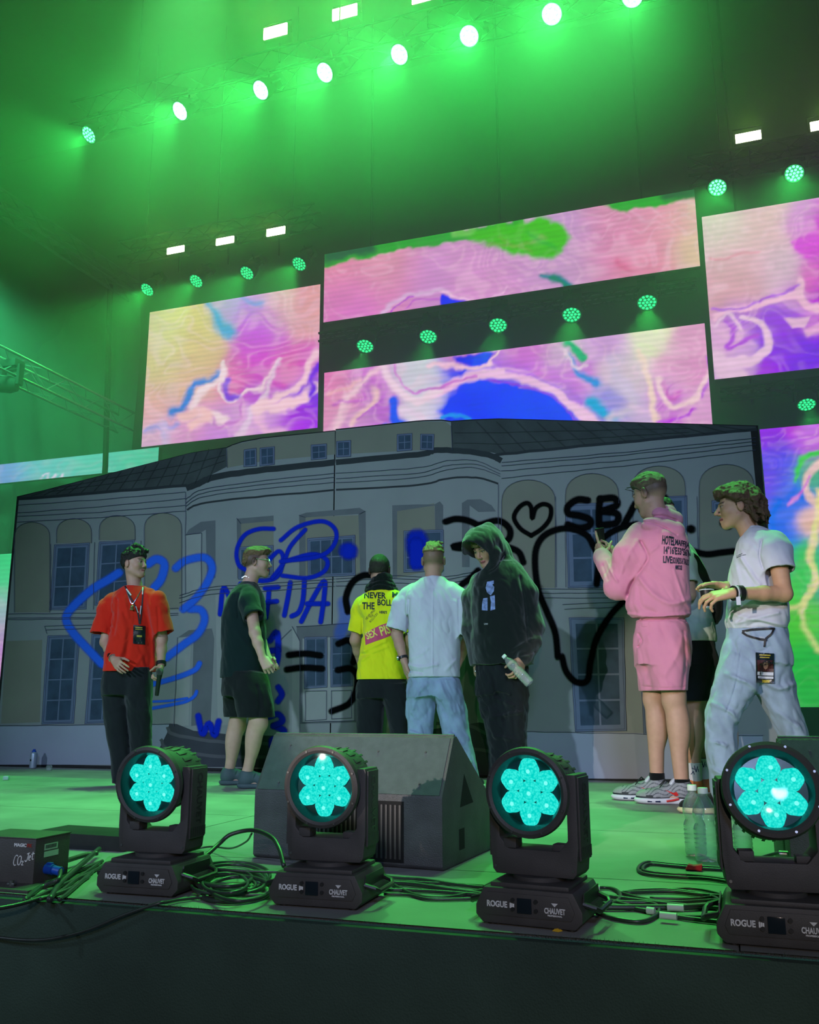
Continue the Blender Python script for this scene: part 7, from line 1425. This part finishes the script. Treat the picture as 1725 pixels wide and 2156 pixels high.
    def shoe_col(o, f, sd, k_):
        def fn(V):
            q = (V - o) / k_; x, y, z = q @ f, q @ sd, q[:, 2]; c = np.tile(np.array(C(132, 134, 138)[:3]), (len(V), 1)); w_ = np.abs(((z + .35 * x + .012 * np.sin(x * 60)) / .019) % 1 - .5) < .12
            c[w_] = C(74, 77, 84)[:3]; c[z < .034 + .01 * (x > .2)] = C(20, 30, 34)[:3]; c[(x > .235)] = C(128, 134, 132)[:3]; c[(x > .235) & (z < .038)] = C(20, 30, 34)[:3]; return c
        return fn
    for a_, al, nm in ((a1, -92, 'far'), (a2, -90, 'near')):
        f = D(al); up, W = simple_shoe(s, a_, f, m_shoe, m_solew, name='running_shoe', color=shoe_col, k=1.2)
        b = MB(); 
        for j in range(6): x = .125 + j * .018; z = .086 - j * .0075; b.tube([W(x, -.026, z - .012), W(x + .006, -.01, z), W(x + .010, .01, z), W(x, .026, z - .012)], .0030, 6)
        b.tube([W(.115, 0, .10), W(.135, -.03, .115), W(.165, -.045, .085)], .0028, 6); b.tube([W(.115, 0, .10), W(.135, .03, .115), W(.165, .045, .08)], .0028, 6); b.build('lace', m_lace, up)
        sgn = 1 if np.dot(np.cross(UPZ, f), s.t) > 0 else -1; yy = .0465 * sgn
        F = Field(W(.12, 0, .09) - .15, W(.12, 0, .09) + .15, .004); F.ell(W(.105, 0, .10), np.array([.012, .026, .030]) * 1.2, .01, np.array([f * .8 + UPZ * .6, np.cross(UPZ, f), UPZ * .8 - f * .6])); s.cloth(F, 'tongue', m_solew, 1, parent=up)
        b = MB(); P2 = [(.075, .045), (.085, .062), (.10, .056), (.14, .070), (.105, .049), (.088, .040)]
        vs = [b.bm.verts.new(W(x, yy * 1.03, z)) for x, z in P2]; b.bm.faces.new(vs); o_ = b.build('side_mark', m_redlogo, up, 0); s.onto(up, None, [o_], .0015, direction=s.t)
        b = MB(); 
        for x, l_ in ((.205, .022), (.165, .024)): b.tube([W(x, yy * 1.12, .014), W(x + l_, yy * 1.12, .014)], .0048, 8)
        b.build('air_window', mat('air_window', C(20, 26, 60), .2), up); b = MB(); b.tube([W(.135, yy * 1.0, .016), W(.10, yy * 1.02, .022), (W(.075, yy * .98, .028))], .006, 8); b.build('sole_inlay', m_redlogo, up)
        F = Field(a_ - .2, a_ + .2, .0045); F.cap(a_ - UPZ * .06, a_ + UPZ * .06, .050, .047, .01); F.loft([(a_[2] + .045, 0, 0, .9, .9), (a_[2] + .2, 0, 0, .9, .9)], (s.r, s.t), 0, 8, 'sub'); s.cloth(F, 'sock', m_sock)
    T = [s.print_text(*a, m_ink, s.root, ang=a_, bold=.035) for a, a_ in ((('HOTEL', 1408, 1142, 19, 27), .10), (('MAFFIJA', 1437, 1147, 17, 31), .08), (('14°16\'E', 1412, 1162, 17, 28), .03), (("53°56'N", 1441, 1163, 16, 28), .03), (('LIVE', 1406, 1182, 15, 19), .02), (('SOUNDS', 1425, 1183, 14, 18), .02), (('& TALKS', 1443, 1183, 13, 16), .02), (('MMXXIII', 1429, 1197, 10, 14), 0))]
    s.onto(sh, None, T, .003)
    # sunglasses pushed up on the head
    L = s.L; b = MB()
    for q in (-1, 1):
        b.prism([(-.022, -.016), (.020, -.018), (.024, .010), (-.024, .014)], .004, Matrix.Translation(Vector(L(q * .032, .104, .078).tolist())) @ Matrix(np.array([s.hf[1], s.hf[2], s.hf[3]]).T.tolist()).to_4x4() @ Matrix.Rotation(-.9, 4, 'X'), bev=.001)
        b.tube([L(q * .060, .098, .082), L(q * .080, .05, .062), L(q * .084, .01, .022), L(q * .082, -.005, .006)], .0032, 6)
    b.build('sunglasses', m_blackpl, s.root)
    # phone
    pc = P(1264, 1136, .27) + s.o; ph = empty('phone', Vector(pc.tolist())); up_ = (P(1257, 1118, .27) - P(1271, 1156, .27)); up_ /= np.linalg.norm(up_); n_ = D(38, 25); n_ -= up_ * (n_ @ up_); n_ /= np.linalg.norm(n_); sd_ = np.cross(up_, n_)
    ph.rotation_euler = Matrix(np.array([sd_, n_, up_]).T.tolist()).to_euler(); tag(ph, 'black smartphone held up by the person in the pink hoodie', 'phone')
    b = MB(); b.box((0, 0, 0), (.080, .009, .160), bev=.004); b.build('case', m_blackpl, ph); b = MB(); b.box((0, .0052, -.004), (.068, .001, .125)); b.build('display', emat('phone_display', (.10, .14, .14, 1), .6), ph, 0); b = MB(); b.box((0, .0056, .064), (.03, .001, .006)); b.build('status_bar', emat('phone_red', (.9, .12, .06, 1), .8), ph, 0)
person_pink()
# ---------------------------------------------------------------- person 7: grey T-shirt and bag, mostly hidden
m_gry = fabric('grey', (168, 180, 170)); m_bag = fabric('bag_nylon', (14, 20, 20), rough=.5); m_wsock = fabric('white_sock', (200, 200, 205)); m_orange = mat('orange_shoe', C(190, 110, 60), .6, var=.4, scale=14)
def person_bag():
    s = Person('person in grey T-shirt with shoulder bag, mostly hidden behind the person in pink', 6.3, (1470, 1672)); P = s.P; D = s.dir; k = 1.06
    B = Body(s, s.box([P(1350, 1040, -.3), P(1530, 1040, .4), P(1380, 1680, -.4), P(1530, 1680, .4)], .05), .0052); F = B.F
    hc = P(1392, 1085, .02); s.head(F, hc, -110, -20, k=.98); B.neck(hc, P(1420, 1135, .02))
    rows = [(1352, 1408, 1511, .16), (1320, 1408, 1508, .16), (1280, 1400, 1500, .16), (1230, 1392, 1494, .16), (1190, 1390, 1482, .15), (1160, 1394, 1464, .12), (1145, 1404, 1450, .09)]
    B.torso(rows[:-1], .04)
    B.arm(P(1445, 1175, -.12), P(1452, 1252, -.16), P(1420, 1262, -.02), .5, 1.0); B.arm(P(1410, 1170, .15), P(1400, 1250, .2), P(1390, 1240, .1), .5); B.hand(P(1420, 1262, -.02), P(1398, 1266, .0), UPZ, -s.t); B.hand(P(1390, 1240, .1), P(1375, 1232, .08), UPZ * -1, -s.t)
    a1, a2 = P(1478, 1618, .02), P(1462, 1628, -.08); B.leg(P(1450, 1390, .06), P(1476, 1485, .06), a1, D(-70), .85, k); B.leg(P(1480, 1390, -.05), P(1462, 1488, -.05), a2, D(-70), .85, k)
    s.finish_body(F); hair_obj(s, 'hair', lambda F, L: F.ell(L(0, -.008, .045), np.array([.082, .105, .085]), .01, np.array(s.hf[1:4])), (50, 42, 34), .004, 60, 9, cut=lambda x, y, z: (z < .03))
    F = Field(*s.box([P(1380, 1130, -.3), P(1520, 1130, .3), P(1390, 1370, -.3), P(1520, 1370, .3)], .06), .0055); F.loft(s.rows([(1375, 1408, 1511, .16)] + rows), (s.r, s.t), .03, 2.4); F.sleeve([P(1436, 1168, -.06), P(1444, 1190, -.12), P(1449, 1228, -.15)], (.066, .07, .075)); s.wrinkle(F, .005, 8, 124, [([(1490, 1230), (1475, 1290), (1490, 1340)], 4, -.008), ([(1470, 1310), (1500, 1330)], 4, .008)]); B.replay(F, 'top', .012); cut_below(F, s, P(1460, 1352)[2])
    F.open_cuffs(); F.cap(P(1425, 1138), P(1420, 1115), .06, .065, 0, 'sub'); sh = s.cloth(F, 't_shirt', m_gry)
    F = Field(*s.box([P(1400, 1340, -.3), P(1520, 1340, .3), P(1400, 1485, -.3), P(1520, 1485, .3)], .06), .0055); F.loft(s.rows([(1400, 1420, 1512, .15), (1345, 1418, 1506, .15)]), (s.r, s.t), .02); F.loft(s.rows([(1482, 1452, 1508, .12, .05), (1400, 1450, 1512, .13, .04)]), (s.r, s.t), .03); F.loft(s.rows([(1482, 1432, 1496, .12, -.05), (1400, 1425, 1500, .13, -.04)]), (s.r, s.t), .03); s.wrinkle(F, .004, 8, 134); B.replay(F, 'bot', .012); cut_below(F, s, P(1470, 1476)[2]); s.cloth(F, 'shorts', m_blkshort)
    for a_ in (a1, a2):
        up, W = simple_shoe(s, a_, D(-65), m_orange, m_solew, name='shoe', k=1.1)
        F = Field(a_ - .2, a_ + .25, .0045); F.cap(a_ - UPZ * .05, a_ + UPZ * .075, .048, .052, .01); F.loft([(a_[2] + .065, 0, 0, .9, .9), (a_[2] + .3, 0, 0, .9, .9)], (s.r, s.t), 0, 8, 'sub'); so = s.cloth(F, 'sock', m_wsock)
        b = MB(); c0 = a_ + s.t * .055
        for (u0, v0, u1, v1) in ((.004, .05, .012, .01), (.012, .01, .024, .046), (-.012, .035, .010, .025), (-.02, -.005, -.004, .015), (-.004, .015, .0, -.005), (.026, .03, .028, .012)): b.tube([c0 + s.r * u0 + UPZ * v0, c0 + s.r * u1 + UPZ * v1], .0022, 5)
        pr_ = b.build('sock_print', mat('navy_ink', C(30, 36, 90), .7), so); s.onto(so, None, [pr_], .0012)
    bg = empty('shoulder_bag', Vector((P(1503, 1262, .02) + s.o).tolist())); tag(bg, 'small black shoulder bag hanging behind the hands of the person in white', 'bag'); o0 = P(1503, 1262, .02)
    F = Field(P(1503, 1262, .02) - .25, P(1503, 1262, .02) + .25, .005); F.loft([(z, cr, ct, rs, rt) for z, cr, ct, rs, rt in s.rows([(1313, 1498, 1512, .05, .02), (1300, 1490, 1520, .07, .02), (1260, 1486, 1522, .08, .02), (1238, 1490, 1516, .07, .02)])], (s.r, s.t), .02, 3); s.wrinkle(F, .003, 14, 3); V, Q = F.mesh(); npmesh('bag_body', relax(V, Q, 1) - o0, Q, m_bag, bg)
    b = MB(); pts = [P(1440, 1155, -.13), P(1462, 1172, -.16), P(1478, 1200, -.15), (P(1492, 1235, -.10)), P(1502, 1250, -.02)]
    for j in range(len(pts) - 1):
        w_ = s.r * .028; b.quad(pts[j] - w_ - o0, pts[j] + w_ - o0, pts[j + 1] + w_ - o0, pts[j + 1] - w_ - o0)
    g = bmesh.ops.extrude_face_region(b.bm, geom=list(b.bm.faces)); bmesh.ops.translate(b.bm, vec=Vector((-s.t * .004).tolist()), verts=[v for v in g['geom'] if isinstance(v, bmesh.types.BMVert)]); bmesh.ops.remove_doubles(b.bm, verts=b.bm.verts, dist=.0005); b.build('strap', m_bag, bg)
person_bag()
# ---------------------------------------------------------------- person 8: white T-shirt, pale jeans, walking
def person_right():
    s = Person('person with wavy shoulder hair in white T-shirt and pale jeans striding left, holding a drink', 5.45, (1570, 1712), tone=(186, 144, 112)); P = s.P; D = s.dir
    B = Body(s, s.box([P(1460, 1000, -.4), P(1690, 1000, .4), P(1480, 1720, -.5), P(1740, 1720, .5)], .05), .0052); F = B.F
    hc = P(1552, 1069, .0); s.head(F, hc, -84, -4, k=1.02, nose=2.6); B.neck(hc, P(1582, 1126), .054)
    rows = [(1330, 1534, 1656, .15), (1312, 1528, 1662, .17), (1280, 1531, 1663, .17), (1240, 1532, 1662, .18), (1200, 1536, 1659, .19), (1165, 1545, 1656, .19), (1140, 1552, 1646, .18), (1122, 1566, 1622, .13), (1110, 1576, 1606, .08)]
    B.torso(rows[:-1], .045)
    e1, w1 = P(1651, 1250, -.20), P(1543, 1249, -.36); B.arm(P(1632, 1142, -.14), e1, w1, .6, 1.08); B.hand(w1, P(1492, 1258, -.38), -UPZ * .75 + .5 * -s.t, UPZ * .6 - s.r, curl=(.45, .5, .6, .7), thumb=(.2, .4), k=1.12, spread=.14)
    e2, w2 = P(1556, 1240, .12), P(1530, 1234, -.06); B.arm(P(1580, 1142, .15), e2, w2, .6, 1.05); B.hand(w2, P(1482, 1229, -.16), -UPZ, s.t, curl=(.15, .2, .25, .3), thumb=(.2, .2), k=1.12)
    a1, a2 = P(1530, 1660, -.05), P(1712, 1630, .08); B.leg(P(1560, 1375, -.04), P(1524, 1500, -.06), a1, D(-84), 1.97, 1.04); B.leg(P(1620, 1375, .05), P(1645, 1490, .06), a2, D(-70), 1.95, 1.04)
    s.finish_body(F, hair=(60, 45, 32), hair_zone=lambda x, y, z: np.clip((z - .0 - np.clip(y, 0, 1) * .55) / .02, 0, 1) * (y < .06) * .8)
    def hp_(F, L):
        M = np.array(s.hf[1:4]); F.ell(L(0, -.018, .056), (.098, .122, .100), .02, M); F.ell(L(0, -.075, .0), (.094, .085, .100), .03, M); F.ell(L(0, .055, .098), (.075, .060, .040), .02, M); F.cap(L(-.07, .06, .075), L(-.086, -.0, .05), .026, .032, .02); F.cap(L(.07, .06, .075), L(.086, -.0, .05), .026, .032, .02)
        R_ = random.Random(5)
        for i in range(60):
            q = R_.uniform(-1, 1); a = R_.uniform(-.2, 1.2); x, y = .092 * math.sin(q * 1.7), -.070 - .080 * math.cos(q * 1.6); z = R_.uniform(-.095, .05); F.cap(L(x, y, z), L(x * 1.06 + R_.uniform(-.01, .01), y - R_.uniform(-.004, .018), z - .022), .016, .009, .008)
        for q in (-1, 1):
            for i in range(7): F.cap(L(q * (.03 + .008 * i), .085 - .02 * i, .095 - .006 * i), L(q * (.05 + .006 * i), .095 - .024 * i, .060 - .006 * i), .014, .010, .01)
    hair_obj(s, 'hair', hp_, (92, 66, 44), .008, 30, 12, stretch=(1.3, 1.0, .7), h=.004, cut=lambda x, y, z: ((y > .015 - (z < -.02) * .03 + np.clip(z - .02, 0, 1) * 1.0) & (z < .062)) | (z < -.115) | ((np.abs(x) < .07) & (y > -.06) & (z < -.05)))
    F = Field(*s.box([P(1515, 1100, -.3), P(1680, 1100, .35), P(1520, 1345, -.3), P(1680, 1345, .35)], .06), .0052); F.loft(s.rows(rows), (s.r, s.t), .03, 2.4)
    F.sleeve([P(1610, 1140, -.10), P(1632, 1160, -.15), P(1642, 1203, -.18)], (.075, .086, .094)); F.sleeve([P(1600, 1140, .10), P(1612, 1160, .14), P(1606, 1200, .18)], (.07, .08, .085))
    s.wrinkle(F, .0045, 7, 144, [([(1604, 1140), (1600, 1170), (1608, 1198)], 2.5, -.010), ([(1560, 1175), (1580, 1205), (1600, 1230)], 4, .009), ([(1550, 1190), (1560, 1230)], 4, .008), ([(1570, 1200), (1590, 1235)], 4, -.008), ([(1540, 1290), (1580, 1302), (1640, 1290)], 4, .010), ([(1550, 1312), (1590, 1305), (1650, 1316)], 4, .011), ([(1535, 1302), (1545, 1322)], 3, .010), ([(1560, 1275), (1620, 1280), (1655, 1270)], 4, -.008), ([(1575, 1318), (1600, 1310), (1640, 1322)], 3, -.009)])
    B.replay(F, 'top', .012); cut_below(F, s, P(1595, 1326)[2])
    F.open_cuffs()
    F.cap(P(1580, 1118), P(1570, 1098), .060, .066, .004, 'sub'); sh = s.cloth(F, 't_shirt', m_wht)
    F = Field(*s.box([P(1485, 1310, -.4), P(1740, 1310, .4), P(1485, 1700, -.4), P(1740, 1700, .4)], .06), .0058); F.loft(s.rows([(1400, 1520, 1668, .16), (1370, 1524, 1666, .165), (1345, 1530, 1662, .16), (1318, 1536, 1656, .15)]), (s.r, s.t), .03)
    F.loft(s.rows([(1690, 1500, 1556, .11, -.05), (1640, 1494, 1558, .115, -.05), (1580, 1486, 1554, .12, -.06), (1520, 1484, 1556, .125, -.06), (1465, 1494, 1590, .14, -.05), (1420, 1508, 1612, .15, -.04), (1380, 1518, 1625, .15, -.02), (1328, 1534, 1615, .12, -.02)]), (s.r, s.t), .03)
    F.loft(s.rows([(1650, 1676, 1740, .11, .08), (1600, 1664, 1722, .115, .08), (1550, 1640, 1704, .12, .07), (1500, 1612, 1690, .13, .06), (1450, 1586, 1676, .14, .05), (1400, 1566, 1668, .15, .04), (1330, 1572, 1655, .12, .03)]), (s.r, s.t), .03)
    s.wrinkle(F, .006, 8, 154, [([(1530, 1420), (1580, 1440), (1600, 1462)], 5, .012), ([(1600, 1430), (1640, 1450), (1672, 1440)], 5, .011), ([(1500, 1480), (1540, 1500), (1556, 1520)], 5, .011), ([(1540, 1345), (1552, 1370), (1545, 1400)], 3, -.006), ([(1570, 1360), (1600, 1372), (1620, 1362)], 2, -.006), ([(1495, 1560), (1530, 1570)], 5, .008), ([(1500, 1620), (1545, 1640)], 5, .010), ([(1505, 1655), (1550, 1665)], 4, .011), ([(1640, 1500), (1680, 1530)], 5, .011), ([(1560, 1370), (1550, 1440), (1530, 1500)], 1.5, -.006)]); B.replay(F, 'bot', .012); jn = s.cloth(F, 'jeans', m_jean2)
    for a_, al in ((a1, -84), (a2, -75)): simple_shoe(s, a_, D(al + 0), fabric('black_shoe', (20, 18, 20)), mat('cream_sole', C(205, 190, 150), .6), k=1.12)
    s.onto(sh, None, [s.print_poly('chest_print', q, m_ink, s.root) for q in ([(1551, 1171), (1563, 1168.5), (1563, 1169.7), (1551, 1172.4)], [(1551, 1174.5), (1560, 1172.6), (1571, 1172), (1571, 1173), (1560, 1174), (1551, 1176)])], .002)
    for t_, nm, r_, w_, m_ in ((.86, 'watch', .040, .026, m_blackpl), (.92, 'bracelet', .038, .007, m_silver), (.95, 'bracelet', .039, .006, m_wht), (.985, 'bracelet', .038, .006, m_blackpl)): ring(s, nm, e1 * (1 - t_) + w1 * t_, w1 - e1, r_, w_, m_)
    tg = e1 * .1 + w1 * .9 + s.t * .04; b = MB(); b.box((0, 0, 0), (.022, .003, .045), Matrix.Translation(Vector((tg - UPZ * .045).tolist()))); b.build('wrist_tag', m_wht, s.root)
    # lanyard from the pocket with the pass
    A_ = [strap(s, q, 4.5, m_lan, 'lanyard', dy=-.25) for q in ([(1563, 1326), (1585, 1323), (1612, 1321), (1634, 1320)], [(1563, 1328), (1575, 1336), (1600, 1343), (1617, 1345)], [(1632, 1320), (1626, 1332), (1614, 1343), (1611, 1360)])]; s.onto(jn, None, A_, .008)
    s.onto(jn, None, [s.print_text('SBM SBM', 1586, 1323, 2.4, 18, m_white, s.root, ang=-.06), s.print_text('SBM', 1604, 1344, 2.6, 11, m_white, s.root, ang=.1), s.print_text('SBMSBM', 1574, 1334, 2.4, 12, m_white, s.root, ang=.4)], .011)
    bd = s.print_poly('badge', [(1592, 1372), (1632, 1374), (1633, 1438), (1594, 1436)], m_bcard, s.root, dy=-.25); s.onto(jn, None, [bd], .012)
    s.onto(jn, None, [s.print_poly('badge_print', q, m_, s.root, dy=-.25) for q, m_ in (([(1595, 1388), (1630, 1389), (1631, 1412), (1596, 1412)], mat('badge_photo', C(60, 22, 26), .5)), ([(1596, 1413), (1631, 1414), (1631, 1421), (1596, 1420)], m_wht), ([(1597, 1422), (1631, 1423), (1631, 1428), (1597, 1427)], m_wht), ([(1606, 1430), (1623, 1430), (1623, 1436), (1606, 1436)], m_byel))], .0135)
    s.onto(jn, None, [s.print_poly('badge_face', q, m_, s.root, dy=-.25) for q, m_ in (([(1608, 1398), (1612, 1391), (1617, 1391), (1620, 1398), (1618, 1405), (1614, 1408), (1610, 1405)], mat('badge_face', C(150, 110, 95), .5)), ([(1606, 1403), (1607, 1393), (1612, 1389), (1618, 1389), (1621, 1395), (1621, 1402), (1618, 1394), (1611, 1394)], m_lan))], .0150)
    s.onto(jn, None, [s.print_poly('badge_print', q, m_byel, s.root, dy=-.25) for q in ([(1600, 1376), (1624, 1377), (1624, 1379.5), (1600, 1378.5)], [(1601, 1381.5), (1622, 1382), (1622, 1384), (1601, 1383.5)])], .0135)
    # cup between the hands
    q = P(1491, 1281, -.30); cp = empty('drink_cup', Vector((q + s.o).tolist())); tag(cp, 'dark drink cup with white rim and base held by the person in the white T-shirt', 'cup'); b = MB(); b.lathe([(0, 0), (.034, 0), (.037, .004), (.037, .014), (.034, .016)], n=24); b.lathe([(.047, .148), (.050, .150), (.050, .156), (.046, .157), (.0, .153)], n=24); b.build('rim', m_wht, cp); b = MB(); b.lathe([(.034, .014), (.046, .150)], n=24); b.build('cup_body', m_blackpl, cp); cp.scale = (.78, .78, .66)
person_right()
for m_ in list(bpy.data.meshes):
    if m_.users == 0: bpy.data.meshes.remove(m_)
